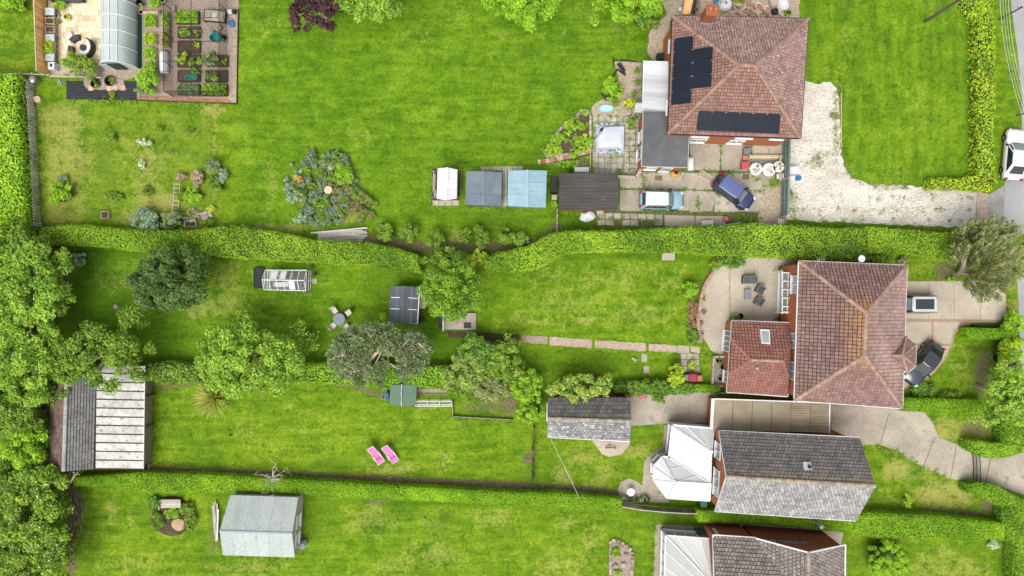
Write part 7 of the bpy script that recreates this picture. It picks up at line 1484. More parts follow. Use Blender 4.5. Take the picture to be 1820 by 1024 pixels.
o = thing('trestle', 'yellow timber trestle against the gate post', 'trestle', P(1387, 300)); beam_part(o, 'top_bar', PLK, P(1387, 278, .7), P(1387, 322, .7), .12, .1)
for y in (281, 319):
    for s in (-1, 1): beam_part(o, 'leg', PLK, P(1387, y, .68), V(P(1387+s*5, y), dz=0), .07, .05)
# gate and fence across the drive
GATE = M('grey_green_gate', (.15, .20, .18), (.11, .15, .135), 4, .7, .2); gt = thing('driveway_gate', 'grey green boarded double gate across the gravel drive', 'gate', P(1391, 330))
gx_ = lambda y: 1391-(y-250)*.03
for (y0, y1) in ((252, 320), (322, 385)):
    k = 16
    for i in range(k): y = y0+(y1-y0)*(i+.5)/k; part(gt, 'board', GATE, V(P(gx_(y), y), dz=.95), (.035, (y1-y0)/k/S*.93, 1.7))
    for z in (.3, 1.0, 1.6): beam_part(gt, 'rail', GATE, V(P(gx_(y0), y0), -.06, 0, z), V(P(gx_(y1), y1), -.06, 0, z), .05, .12)
    beam_part(gt, 'top_cap', GATE, V(P(gx_(y0), y0), dz=1.83), V(P(gx_(y1), y1), dz=1.83), .16, .05)
for y in (250, 321, 387): part(gt, 'post', WOODG, V(P(gx_(y), y), dz=1.0), (.16, .16, 2.0))
o = thing('trellis_fence', 'grey slatted fence panel between the gate and hedge', 'fence', P(1388, 402))
for dx in (-4, 0, 4): beam_part(o, 'slat', WOODG, P(1388+dx, 389, 1.7), P(1387+dx, 418, 1.7), .08, .05)
for y in (390, 417): part(o, 'post', WOODG, V(P(1386, y), dz=.85), (.1, .1, 1.7))
beam_part(o, 'rail', WOODG, P(1386, 389, .4), P(1385, 418, .4), .05, .1)
o = thing('work_table', 'white topped work table outside the gate with blue bucket', 'table', P(1410, 306)); part(o, 'table_top', WHITE2, V(P(1412, 303, .7), dz=0), (.85, .75, .05))
for sx in (-1, 1):
    for sy in (-1, 1): part(o, 'leg', GREYP, V(P(1412, 303, .7), sx*.36, sy*.3, -.35), (.05, .05, .7))
mb = MB(); mb.lathe(P(1416, 318), [(.2, 0), (.25, .5), (.26, .52)], 12); mb.build('bucket', BLUE, None, label='blue bucket beside the work table', cat='bucket'); lidbin('white appliance below the work table', 1408, 316, .5, .45, .5, WHITE2, 0, 'appliance', 'appliance')
lidbin('white and black cool box beside the hedge planks', 1257, 397, 1.1, .6, .45, GREYP, .05, 'cool_box', 'box', None, WHITE2); lidbin('pink red storage box beside the planks', 1290, 389, .5, .45, .4, M('pinkred_plastic', (.38, .08, .12), None, 3, .4), 0, 'storage_box', 'box')
plank_pile('grey planks stacked beside the hedge and cool box', [((1262, 404), (1316, 396), .3), ((1258, 406), (1308, 399), .15), ((1285, 401), (1305, 402), .1)], WOODG, .14, .08)
# behind house 1
o = thing('oil_tank', 'white plastic water tank behind the brick chimney', 'tank', P(1284, 14)); mb = MB(); mb.lathe(P(1284, 14), [(.6, 0), (.65, .3), (.65, .9), (.5, 1.1), (.15, 1.15)], 18); mb.build('body', WHITE2, o); mb = MB(); mb.lathe(V(P(1284, 14), dz=1.15), [(.14, 0), (.14, .06), (.1, .08)], 10); mb.build('lid', GREYP, o)
lidbin('small blue topped tub beside the chimney', 1274, 2, .5, .5, .5, CONC2, 0, 'storage_box', 'box', None, BLUE)
o = thing('ladder', 'blue grey ladder leaning over the yard behind chimney', 'ladder', P(1285, 10))
for s in (0, 4): beam_part(o, 'rail', STEEL, P(1266+s, 12+s, 1.6), P(1294+s, -8+s, 2.2), .06, .08)
for i in range(8): t = (i+.5)/8; beam_part(o, 'rung', STEEL, lp(P(1266, 12, 1.6), P(1294, -8, 2.2), t), lp(P(1270, 16, 1.6), P(1298, -4, 2.2), t), .04, .03)
part(o, 'prop', STEEL, V(P(1281, 3, 1.2), dz=-.3), (.06, .06, 1.8))
o = thing('log_store', 'open timber log store with slatted side behind the house', 'log store', P(1226, 10))
for i in range(6): x = 1214+i*3.6; beam_part(o, 'roof_board', WOODO if i < 4 else WOODD, P(x, 25, 1.1), P(x+8, -12, 1.1), .17, .04)
for x, y in ((1214, 24), (1234, 24), (1222, -10), (1240, -10)): q = P(x, y); beam_part(o, 'post', WOODD, q, V(q, dz=1.07), .1, .1)
for i in range(8): beam_part(o, 'side_slat', WOODL, P(1240-i*.5, -8+i*4.2, .9), P(1246-i*.5, -8+i*4.2, .2), .12, .03)
hp_ = thing('rubble_heap', 'heap of broken bricks and timber behind the house', 'rubble heap', P(1340, 12))
for i in range(60): x, y = random.gauss(1335, 18), random.gauss(14, 7); part(hp_, 'brick', random.choice((TERRA, CONC2, WOODL, ROCK, WOODL)), V(P(x, y), dz=.12), (random.uniform(.2, .7), random.uniform(.12, .25), random.uniform(.12, .3)), random.random()*3, random.uniform(-.2, .2), .1)
junk('white builders bag behind the roof corner', 1390, 10, 1.1, 1.3, .6, WHITE2, .3); junk('pale rubble sack behind the roof corner', 1374, 5, .9, 1.0, .5, CONC2, .2); junk('black tub behind the roof corner', 1376, 22, .7, .6, .4, DARK); crate('lime green plastic crate behind the roof corner', 1402, 22, .6, .45, .3, M('lime_plastic', (.25, .5, .02), None, 3, .4), .1, name='crate', cat='crate')
sh('weeds behind the house at the rubble heap', 1315, -2, 16, 8, .6, L_MID, .1); lidbin('small white gas bottle box by the log store', 1209, 17, .35, .4, .5, WHITE2, 0, 'box', 'box')
# ---------------------------------------------------------------- road side poles and wires
POLE = M('creosoted_pole', (.10, .085, .07), (.07, .058, .048), 4, .85, .15)
def upole(label, px, py, h, r, arm=None):
    q = P(px, py); o = thing('utility_pole', label, 'utility pole', q); mb = MB(); mb.tube([V(q, dz=-.1), V(q, dz=h*.5), V(q, dz=h)], [r, r*.9, r*.75], 10); mb.build('pole', POLE, o)
    if arm:
        mb = MB(); mb.beam(V(q, -arm[0], -arm[1], h-.4), V(q, arm[0], arm[1], h-.4), .1, .12); mb.build('crossarm', POLE, o)
        for t in (-1, -.35, .35, 1): mb = MB(); mb.lathe(V(q, arm[0]*t*.95, arm[1]*t*.95, h-.33), [(.05, 0), (.07, .08), (.04, .16)], 8); mb.build('insulator', WHITE2, o)
    else: mb = MB(); mb.lathe(V(q, dz=h), [(r*.8, 0), (r*.5, .1)], 8); mb.build('cap', STEEL, o)
    return o
upole('tall dark timber utility pole on the front lawn', 1644, 39, 6.5, .15); upole('timber utility pole on the verge carrying the wires', 1776, 35, 3.6, .08, (.6, .1)); upole('short verge pole beside the road wires', 1807, 206, 2.6, .08, (.6, .1))
for i in range(4):
    a, b = P(1776+i*5, -20+i*1, 6.2), P(1812+i*5, 190, 6.0); mb = MB(); mb.tube([lp(a, b, t)+Vector((0, 0, -.5*math.sin(math.pi*t))) for t in np.linspace(-.5, 1.3, 14)], .016, 5); mb.build('overhead_wire', M('pale_wire', (.45, .45, .42), None, 3, .5), None, label='thin overhead wire along the verge', cat='wire', group='overhead wires along the verge')
# ---------------------------------------------------------------- house-2 garden
o = thing('garden_bench', 'pale garden bench seat at the hedge foot', 'bench', P(1186, 457)); q = P(1186, 457); part(o, 'seat', CONC2, V(q, dz=.42), (1.25, .7, .08)); part(o, 'backrest', CONC2, V(q, 0, .33, .7), (1.1, .08, .5))
for s in (-1, 1): part(o, 'leg', CONC2, V(q, s*.52, 0, .2), (.12, .55, .4))
GRW = M('grey_wicker', (.13, .12, .115), (.09, .085, .08), 8, .7, .15, fine=.3); GRC = M('dark_grey_cushion', (.075, .08, .085), (.055, .06, .065), 3, .85, .1)
def armchair(label, px, py, rz, w=.75, name='garden_armchair', cat='armchair', g=None):
    o = thing(name, label, cat, V(P(px, py), dz=.035), rz, g)
    def bx(n, mt, c, s): mb = MB(); mb.box(c, s); mb.build(n, mt, o, True)
    bx('seat', GRW, (0, 0, .2), (w, .7, .36)); bx('seat_cushion', GRC, (0, -.03, .42), (w-.22, .56, .1)); bx('backrest', GRW, (0, .33, .5), (w, .12, .62))
    for s in (-1, 1): bx('armrest', GRW, (s*(w/2-.05), -.01, .4), (.1, .68, .42))
    if w > 1: bx('cushion_seam', GRW, (0, -.03, .472), (.02, .5, .01))
armchair('grey wicker two seat sofa on the beige patio', 1330, 498, 0, 1.4, 'garden_sofa', 'sofa'); armchair('grey wicker armchair between sofa and table on patio', 1348, 515, -.5); armchair('grey wicker armchair on the patio nearest the extension', 1346, 535, -2.1)
o = thing('coffee_table', 'low grey rectangular table on the beige patio', 'table', V(P(1327, 523), dz=.03)); q = V(P(1327, 523), dz=.03); part(o, 'table_top', GREYP, V(q, dz=.4), (.62, .95, .04))
for sx in (-1, 1):
    for sy in (-1, 1): part(o, 'leg', GRW, V(q, sx*.26, sy*.42, .19), (.06, .06, .38))
cw = thing('garden_wall', 'low curved brick wall round the beige patio', 'wall', P(1245, 550)); pth = [(1266, 484), (1259, 492), (1249, 510), (1244, 528), (1241, 548), (1238, 565), (1239, 582), (1244, 600)]
for a, b in zip(pth[:-1], pth[1:]):
    for j in range(4): t = (j+.5)/4; part(cw, 'coping_brick', M('pink_brick', (.36, .22, .165), (.28, .165, .12), 5, .9, .2), V(P(a[0]+(b[0]-a[0])*t, a[1]+(b[1]-a[1])*t), dz=.25), (math.dist(a, b)/4/S*.92, .3, .5), ang(a, b))
for x, y, mt in ((1252, 555, L_PINK), (1250, 530, L_MID), (1246, 575, L_PINK)): sh('small potted flowers against the curved brick wall', x, y, 5, 4, .4, mt, .07, group='small flowers along the curved wall')
pot('small white pot at the end of curved wall', 1248, 592, 2.5, .25, WHITE2); part(None, 'stone_block', ROCK, V(P(1243, 604), dz=.15), (.5, .55, .3)); tag([o for o in bpy.data.objects if o.name == 'stone_block'][0], 'grey stone block ending the curved wall', 'block')
pot('dark pot with red leaved plant beside extension', 1314, 562, 5, .4, DARK, leafmat('red_leaf', (.05, .02, .01), (.2, .06, .03)), 5); pot('black pot with a plant at the patio house wall', 1386, 480, 5, .4, DARK, L_MID, 5); pot('dark pot against the patio house wall', 1384, 566, 5, .4, DARK, leafmat('red_leaf2', (.05, .03, .01), (.16, .1, .03)), 6)
# sunken basement well / pots pen by the extension
pn = thing('planter_pen', 'rendered pen with pots and a frame against the extension', 'pen', P(1274, 660)); R_ = [(1268, 634), (1290, 634), (1290, 686), (1265, 684)]
for a, b in zip(R_, R_[1:]+R_[:1]): beam_part(pn, 'wall', M('render_pink', (.40, .31, .24), None, 3, .9), P(*a, .25), P(*b, .25), .18, .5)
part(pn, 'floor', CONC, V(P(1278, 660), dz=.03), (1.2, 2.7, .06))
for x, y, r, mt in ((1276, 640, 5, DARK), (1283, 652, 5, GREYP), (1278, 672, 4, ROCK), (1284, 677, 4, TEAL)): pot('pot in the rendered pen by the extension', x, y, r, .4, mt, L_HEDGED if mt is DARK else None, group='pots in the rendered pen')
o = thing('wire_rack', 'grey wire rack inside the rendered pen', 'rack', P(1271, 662))
for a, b in (((1266, 654), (1277, 654)), ((1277, 654), (1277, 670)), ((1277, 670), (1266, 670)), ((1266, 670), (1266, 654)), ((1266, 662), (1277, 662)), ((1271, 654), (1271, 670))): mb = MB(); mb.tube([P(*a, .62), P(*b, .62)], .02); mb.build('bar', STEEL, o)
for x, y in ((1266, 654), (1277, 654), (1277, 670), (1266, 670)): q = P(x, y); mb = MB(); mb.tube([q, V(q, dz=.62)], .02); mb.build('leg', STEEL, o)
part(None, 'log_stump', WOODG, V(P(1127, 639), dz=.1), (.5, .25, .2), -.5); tag([o for o in bpy.data.objects if o.name == 'log_stump'][0], 'short pale log on the lawn near stepping stones', 'log')
lidbin('red plastic wheeled bin beside the lime bush', 1231, 671, .75, .75, 1.0, M('wine_red_plastic', (.33, .03, .06), None, 3, .4), 0); lidbin('pale pink box beside the red bin', 1243, 672, .5, .55, .7, TERRA, 0, 'storage_box', 'box'); lidbin('grey box beside the red bin', 1221, 671, .45, .6, .7, GREYP, 0, 'storage_box', 'box')
lidbin('red post box shaped tub at the garage corner', 1120, 699, .3, .5, .9, M('wine_red_plastic', (.33, .03, .06)), 0, 'storage_box', 'box'); lidbin('pink plastic box beside the green bushes at hardstanding', 1142, 703, .62, .6, .5, M('pink_plastic', (.45, .14, .15), None, 3, .5), .1, 'storage_box', 'box')
sh('pink heather edging the variegated shrub', 1058, 665, 14, 3, .3, L_PINK, .06); beam_part(None, 'low_wall', WHITE, P(1196, 695, .2), P(1300, 699, .2), .1, .4); tag([o for o in bpy.data.objects if o.name == 'low_wall'][0], 'thin white edge along the top of hardstanding', 'edging')
# ---------------------------------------------------------------- long garden
gh = thing('greenhouse', 'aluminium framed glass greenhouse full of pots on the lawn', 'greenhouse', P(515, 498)); GL = glassmat('greenhouse_glass', (.6, .65, .65), .05, .16)
g0, g1, g2, g3 = P(481, 481), P(553, 481), P(552, 517), P(479, 515); ez, rz_ = 1.5, 2.1; up = lambda p, z: V(p, dz=z)
ra, rb_ = lp(g0, g3, .5), lp(g1, g2, .5)
mb = MB(); mb.prism([g0, g1, g2, g3], .0, .03); mb.build('floor', SOIL, gh)
for a, b in ((g0, g1), (g1, g2), (g2, g3), (g3, g0)):
    for z in (.06, .7, ez): beam_part(gh, 'rail', WHITE, up(a, z), up(b, z), .055, .055)
    for i in range(7 if abs((b-a).x) > 2 else 4):
        q = lp(a, b, i/(6 if abs((b-a).x) > 2 else 3)); beam_part(gh, 'upright', WHITE, up(q, 0), up(q, ez), .05, .05)
beam_part(gh, 'ridge', WHITE, up(ra, rz_), up(rb_, rz_), .08, .08)
for i in range(7):
    t = i/6
    for e0, e1 in ((g0, g1), (g3, g2)): beam_part(gh, 'rafter', WHITE, up(lp(e0, e1, t), ez), up(lp(ra, rb_, t), rz_), .045, .045)
    if i < 6:
        for e0, e1 in ((g0, g1), (g3, g2)): mb = MB(); mb.quad([up(lp(e0, e1, t), ez), up(lp(e0, e1, (i+1)/6), ez), up(lp(ra, rb_, (i+1)/6), rz_), up(lp(ra, rb_, t), rz_)]); mb.build('roof_pane', GL, gh)
for t, e0, e1 in ((.18, g0, g1), (.62, g3, g2), (.4, g0, g1)): a = up(lp(e0, e1, t), ez); mb = MB(); mb.slab([V(lp(lp(e0, e1, t+dt), lp(ra, rb_, t+dt), s), dz=ez+(rz_-ez)*s+.05) for dt, s in ((0, .1), (.14, .1), (.14, .9), (0, .9))], .03); mb.build('vent', WHITE2, gh)
for a, b in ((g0, g1), (g1, g2), (g2, g3), (g3, g0)): mb = MB(); mb.quad([up(a, .05), up(b, .05), up(b, ez), up(a, ez)]); mb.build('wall_pane', GL, gh)
for lab, x, y, mt, pl in (('tomato pot inside the glass greenhouse', 500, 488, TERRA, L_BRIGHT), ('leafy pot at the greenhouse end', 516, 490, DARK, L_MID), ('blue pot inside the glass greenhouse', 540, 508, BLUE, None), ('white seed tray pot inside the greenhouse', 500, 506, WHITE2, None), ('tall plant pot at the greenhouse corner', 520, 510, DARK, L_BRIGHT), ('white tray pot near the greenhouse door', 512, 504, WHITE2, None)): pot(lab, x, y, 4.5, .4, mt, pl, 6)
beam_part(None, 'staging', WHITE2, P(488, 506, .5), P(512, 506, .5), .45, .06); st = [o for o in bpy.data.objects if o.name == 'staging'][0]; tag(st, 'white slatted staging inside the greenhouse', 'staging'); 
for x in (489, 511): q = P(x, 506); part(st, 'leg', WHITE2, V(q, dz=.24), (.05, .4, .48))
crate('black planting trough with pale rim near the greenhouse', 459.5, 494, 18/S, 36/S, .35, DARK, .02, M('tar_black', (.02, .02, .022), None, 4, .7), 'black_trough', 'trough'); pot('small stone pot at the greenhouse corner', 553, 476, 3.5, .35, ROCK, L_DEEP, 4); part(None, 'step_slab', CONC2, V(P(559, 500), dz=.04), (.5, .5, .08)); tag([o for o in bpy.data.objects if o.name == 'step_slab'][0], 'pale slab step at the greenhouse door', 'slab'); pot('brown pot beside the greenhouse door', 559, 488, 3.5, .3, TERRA, L_DEEP, 4)
# round table and four chairs
q = P(606, 567); o = thing('round_table', 'round grey glass table on the long lawn', 'table', q); mb = MB(); mb.lathe(V(q, dz=.70), [(.56, 0), (.58, .02), (.58, .035), (.56, .04)], 24); mb.build('table_top', M('blue_grey_glass', (.17, .20, .25), (.14, .17, .21), 1, .15, .05, fine=.02), o)
for a in (.8, 2.37, 3.94, 5.5): mb = MB(); mb.tube([V(q, .4*math.cos(a), .4*math.sin(a), .7), V(q, .45*math.cos(a), .45*math.sin(a), 0)], .025); mb.build('leg', GREYP, o)
BEI = M('beige_textilene', (.52, .46, .40), (.46, .41, .35), 2, .8, .05, fine=.06)
for lab, x, y in (('beige garden chair at the round table facing the greenhouse', 597, 552), ('beige garden chair at the round table facing the dark shed', 621, 556), ('beige garden chair at the round table beside the sparse tree', 594, 579), ('beige garden chair at the round table beside the pine', 618, 580)):
    c = P(x, y); d = (Vector((q.x, q.y, 0))-c).normalized(); a = math.atan2(d.y, d.x)-math.pi/2; o = thing('garden_chair', lab, 'chair', c, a, 'beige chairs round the glass table')
    def bx(n, mt, cc, s, rx=0): mb = MB(); mb.box(cc, s, 0, rx); mb.build(n, mt, o, True)
    bx('seat', BEI, (0, .02, .42), (.5, .48, .04)); bx('backrest', BEI, (0, -.3, .68), (.5, .04, .6), .28)
    for s in (-1, 1):
        mb = MB(); mb.tube([(s*.28, .26, 0), (s*.28, .24, .62), (s*.28, -.2, .66)], .02); mb.build('armrest', GREYP, o, True); mb = MB(); mb.tube([(s*.26, -.32, 0), (s*.27, -.2, .45), (s*.27, -.42, .95)], .02); mb.build('back_frame', GREYP, o, True)
o = thing('shelf_rack', 'pale wooden potting shelf against the dark shed', 'shelf', P(751, 533)); 
for y in (526, 541): part(o, 'shelf_board', PLK, V(P(751, y, .8), dz=0), (.55, .8, .05))
for x in (747, 755):
    for y in (520, 548): q = P(x, y, .8); beam_part(o, 'leg', WOOD, V(q, dz=-.8), V(q, dz=-.03), .06, .06)
mb = MB(); mb.tube([P(741, 573, .4), P(748, 568, .5)], .05); mb.lathe(P(750, 568), [(.25, 0), (.3, .5), (.33, .52), (.28, .52)], 12); mb.build('water_butt', DARK, None, label='dark water tub at the corner of the dark shed', cat='water butt'); junk('small green watering jug beside the dark shed', 755, 571, .25, .25, .3, M('jug_green', (.03, .2, .07), None, 3, .5), 0, 'jug', 'jug'); sh('small yellow green weed beside the dark shed', 681, 562, 7, 8, .5, L_LIME, .08)
mb = MB(); mb.lathe(P(208, 545), [(.3, 0), (.24, .25), (.2, .3)], 9); o = mb.build('cut_stump', BARKP, None, label='small cut tree stump on the shaded lawn', cat='tree stump')
cp = thing('compost_bay', 'concrete compost bay with brown litter under round tree', 'compost bay', P(818, 575)); part(cp, 'slab', CONC2, V(P(818, 571), dz=.12), (3.1, 1.6, .24)); part(cp, 'wall', WHITE, V(P(789, 572), dz=.35), (.12, 1.7, .7)); part(cp, 'lid', DARK, V(P(831, 578), dz=.27), (.7, .55, .06)); part(cp, 'leaf_litter', BARK, V(P(817, 566), dz=.26), (1.2, .9, .08), .3)
sheet('soil_patch', 'brown bare soil below the compost bay', [(797, 589), (843, 589), (842, 601), (798, 600)], SOIL, .02, (5, 1)); crate('dark plastic bin beside the compost bay wall', 783, 571, .4, 1.3, .6, DARK, 0, DARK, 'compost_bin', 'bin')
o = thing('garden_stand', 'small grey metal frame beside the compost bay', 'frame', P(836, 596))
for a, b in (((831, 590), (842, 590)), ((842, 590), (842, 602)), ((842, 602), (831, 602)), ((831, 602), (831, 590)), ((831, 596), (842, 596))): mb = MB(); mb.tube([P(*a, .4), P(*b, .4)], .025); mb.build('bar', STEEL, o)
for x, y in ((831, 590), (842, 590), (842, 602), (831, 602)): q = P(x, y); mb = MB(); mb.tube([q, V(q, dz=.4)], .02); mb.build('leg', STEEL, o)
# ---------------------------------------------------------------- house-3 garden
rn = thing('chicken_run', 'white framed mesh chicken run beside the green coop', 'chicken run', P(771, 712)); MESH = netmat('wire_mesh', (.4, .4, .4), .14, 60); z = .9
xs_ = (741, 772, 803)
for y in (711, 719):
    for zz in (.05, z): beam_part(rn, 'rail', WHITE2, P(741, y, 0)+Vector((0, 0, zz)), P(804, y, 0)+Vector((0, 0, zz)), .06, .06)
for x in (741, 762, 783, 804):
    for y in (711, 719): q = P(x, y); beam_part(rn, 'post', WHITE2, q, V(q, dz=z), .06, .06)
    beam_part(rn, 'cross_bar', WHITE2, V(P(x, 711), dz=z), V(P(x, 719), dz=z), .05, .05)
mb = MB(); mb.quad([V(P(x, y), dz=z) for x, y in ((741, 719), (804, 719), (804, 711), (741, 711))]); mb.build('mesh_top', MESH, rn)
o = thing('seed_bed_board', 'timber edged strip bed above the chicken run', 'bed', P(767, 695)); beam_part(o, 'edge_board', WOODG, P(740, 700, .1), P(794, 700, .1), .06, .2); beam_part(o, 'edge_board', WOODG, P(794, 691, .1), P(794, 700, .1), .06, .2); part(o, 'soil', BARK, V(P(767, 695), dz=.03), (2.9, .42, .06))
o = thing('garden_rack', 'grey metal frame leaning beside the green coop', 'frame', P(683, 700))
for a, b in (((681, 690), (678, 709)), ((686, 689), (684, 711)), ((679, 692), (686, 690)), ((678, 708), (690, 711))): mb = MB(); mb.tube([P(*a, .5), P(*b, .5)], .035); mb.build('bar', STEEL, o)
for x, y in ((681, 690), (686, 689), (678, 709), (684, 711)): q = P(x, y, .5); mb = MB(); mb.tube([V(q, dz=-.5), q], .03); mb.build('leg', STEEL, o)
junk('blue feed sack beside the green coop', 690, 702, .35, .8, .5, BLUE, 0)
o = thing('wire_fence', 'low timber edged fence round the bare hen ground', 'fence', P(860, 740))
for a, b in (((804, 712), (805, 740)), ((805, 740), (912, 746)), ((856, 700), (856, 716))): beam_part(o, 'board', WOODG, P(*a, .2), P(*b, .2), .05, .35)
for x, y in ((804, 712), (805, 740), (840, 742), (876, 744), (911, 746)): q = P(x, y); beam_part(o, 'post', WOODG, q, V(q, dz=.8), .08, .08)
PINK = M('pink_canvas', (.62, .16, .36), (.55, .13, .31), 1.5, .8, .05, fine=.05); DPINK = M('deep_pink_pad', (.5, .07, .25), None, 2, .8, .05)
def deck(label, px, py):
    a = math.radians(118-90+32-1); o = thing('deck_chair', label, 'deckchair', P(px, py), math.radians(32), 'pink deckchairs on the lawn')
    prof = [(1.0, 1.0), (.6, .72), (.12, .44), (-.35, .33), (-.85, .36)]   # y along the chair, z height
    for i, (p, q_) in enumerate(zip(prof[:-1], prof[1:])):
        mb = MB(); mb.slab([(-.30, p[0], p[1]), (.30, p[0], p[1]), (.30, q_[0], q_[1]), (-.30, q_[0], q_[1])], .02); mb.build('sling', PINK, o, True)
    mb = MB(); mb.box((0, -.36, .37), (.54, .26, .05)); mb.build('pillow', DPINK, o, True)
    for s in (-1, 1):
        mb = MB(); mb.tube([(s*.33, 1.04, 1.02), (s*.33, .1, .45), (s*.33, -.8, .0)], .03, 6); mb.build('frame', WHITE2, o, True); mb = MB(); mb.tube([(s*.36, -.9, .40), (s*.36, .0, .3), (s*.36, .6, .0)], .028, 6); mb.build('frame', WHITE2, o, True)
        mb = MB(); mb.box((s*.37, -.12, .55), (.06, .55, .03)); mb.build('armrest', WHITE2, o, True)
    for y, z in ((1.02, 1.0), (-.87, .38)): mb = MB(); mb.tube([(-.33, y, z), (.33, y, z)], .022); mb.build('cross_bar', WHITE2, o, True)
deck('pink slung deckchair with white frame on the lawn', 671, 808); deck('pink slung deckchair with white frame on the lawn', 696, 806)
for lab, x, y in (('magpie coloured pigeon standing on the mown lawn', 791, 806), ('grey pigeon beside the clipped hedge', 694, 847), ('grey pigeon on the bottom lawn', 755, 922), ('dark bird on the lawn near the lean-to', 411, 773)):
    q = P(x, y); mb = MB(); mb.smooth = True; a = random.random()*6; d = Vector((math.cos(a), math.sin(a), 0)); n = 8
    secs = []
    for t, r, z in ((-.2, .015, .17), (-.12, .035, .16), (-.03, .075, .15), (.05, .08, .16), (.1, .05, .2), (.125, .045, .25), (.15, .042, .28), (.18, .02, .275), (.21, .006, .265)):
        c = q+d*t+Vector((0, 0, z)); sd_ = Vector((-d.y, d.x, 0)); secs.append([c+sd_*r*math.cos(k*6.283/n)+Vector((0, 0, r*math.sin(k*6.283/n))) for k in range(n)])
    mb.loft(secs, .5); sd_ = Vector((-d.y, d.x, 0))
    for s in (-1, 1): mb.tube([q+sd_*s*.03, q+sd_*s*.03+Vector((0, 0, .12))], .008, 5)
    mb.build('bird', DARK if 'dark' in lab else M('pigeon_grey', (.32, .33, .36), (.2, .21, .24), 9, .8, .1), None, label=lab, cat='bird')
fp = thing('post_and_rail_fence', 'dark post and rail fence between lawn and garage garden', 'fence', P(946, 815)); fpts = [(949, 757), (948, 785), (947, 815), (946, 838), (945, 875)]
for i, (x, y) in enumerate(fpts): part(fp, 'post', WOODD, V(P(x, y), dz=.55), (.12, .12, 1.1))
for a, b in zip(fpts[:-1], fpts[1:]):
    for z in (.3, .65, 1.0): beam_part(fp, 'rail', WOODD, P(*a, z), P(*b, z), .05, .09)
for y in (792, 838): part(fp, 'hinge_block', WOODD, V(P(947.5, y), dz=1.1), (.35, .5, .08))
mb = MB(); mb.tube([lp(P(979, 780, 2.0), P(1030, 886, 1.6), t)+Vector((0, 0, -.25*math.sin(math.pi*t))) for t in np.linspace(0, 1, 9)], .022, 5); mb.build('washing_line', M('washing_line', (.55, .55, .5), None, 3, .5), None, label='white washing line from garage to clipped hedge', cat='washing line')
o = thing('boot_scraper', 'black metal tool rack on the garage apron', 'rack', P(1083, 794)); beam_part(o, 'bar', BLACKM, P(1076, 796, .3), P(1094, 796, .3), .06, .12); beam_part(o, 'upright', BLACKM, P(1083, 788, .5), P(1083, 796, .3), .06, .06)
for x in (1077, 1093): q = P(x, 796); part(o, 'foot', BLACKM, V(q, dz=.12), (.06, .12, .25))
o = thing('round_table', 'white round pedestal table on the garden path', 'table', P(1119, 871)); mb = MB(); mb.lathe(V(P(1119, 871), dz=.7), [(.36, 0), (.38, .03), (.37, .05)], 22); mb.build('table_top', WHITE, o); mb = MB(); mb.lathe(P(1119, 871), [(.25, 0), (.05, .08), (.05, .7)], 12); mb.build('pedestal', WHITE, o); mb = MB(); mb.lathe(V(P(1119, 871), dz=.752), [(.06, 0), (.05, .1)], 10); mb.build('ashtray', CONC2, o)
for lab, x, y, r, mt, pl in (('small white pot at the hedge end', 1106, 883, 3, WHITE2, L_MID), ('dark pot with red flowers by the hedge end', 1113, 886, 3.5, DARK, L_PINK), ('green leafy pot next to the red flowers', 1121, 886, 3.5, DARK, L_DEEP), ('dark leafy pot in the row by path', 1130, 886, 3.5, DARK, L_DEEP), ('white pot with green plant in the row', 1139, 886, 3.5, WHITE2, L_DEEP), ('large clipped green plant in a pot by the path', 1148, 886, 5.5, DARK, L_MID)): pot(lab, x, y, r, .35, mt, pl, r*1.25)
pot('round pot against the conservatory wall', 1187, 805, 4, .4, DARK, L_DEEP, 3.5)
o = thing('clothes_airer', 'white folding clothes airer beside the conservatory', 'airer', P(1171, 880)); 
for a, b in (((1167, 873), (1175, 888)), ((1175, 874), (1168, 886)), ((1165, 880), (1177, 881))): mb = MB(); mb.tube([P(*a, .05), P(*b, .75)], .025); mb.build('bar', WHITE2, o)
pfn = thing('panel_fence', 'grey panel fence between the conservatory path and lawn', 'fence', P(1180, 900)); pts = [(1104, 893), (1136, 898), (1176, 902), (1214, 904), (1262, 905)]
for i, (a, b) in enumerate(zip(pts[:-1], pts[1:])):
    k = 9
    for j in range(k): q = lp(P(*a), P(*b), (j+.5)/k); part(pfn, 'board', GREYP if i else CONC2, V(q, dz=.75), ((P(*b)-P(*a)).length/k*.95, .03, 1.35), ang(a, b))
    beam_part(pfn, 'capping_rail', CONC2, P(*a, 0)+Vector((0, 0, 1.46)), P(*b, 0)+Vector((0, 0, 1.46)), .09, .06)
for p in pts: part(pfn, 'post', CONC2, V(P(*p), dz=.76), (.12, .12, 1.52))
lidbin('green wheelie bin between conservatory and fence', 1250, 896, .62, .62, 1.05, M('bin_green', (.02, .12, .06), (.015, .09, .045), 3, .5), .05); lidbin('green wheelie bin beside the bottom bungalow', 1242, 948, .62, .65, 1.05, M('bin_green', (.02, .12, .06)), 0, group='bins beside the bungalow'); lidbin('brown wheelie bin beside the bottom bungalow', 1258, 948, .62, .65, 1.05, M('bin_brown', (.28, .11, .05), None, 3, .5), 0, group='bins beside the bungalow')
sh('low brown weeds beside the bungalow bins', 1196, 948, 12, 4, .4, L_OLIVE, .07)
rk = thing('rockery', 'stone edged rockery bed on the bottom lawn', 'rockery', P(1103, 1000)); R_ = [(1085, 960), (1095, 958), (1110, 966), (1123, 978), (1124, 1000), (1120, 1040), (1085, 1040), (1084, 990)]
mb = MB(); mb.prism([P(*p) for p in R_], -.02, .07); mb.build('soil', BARK, rk)
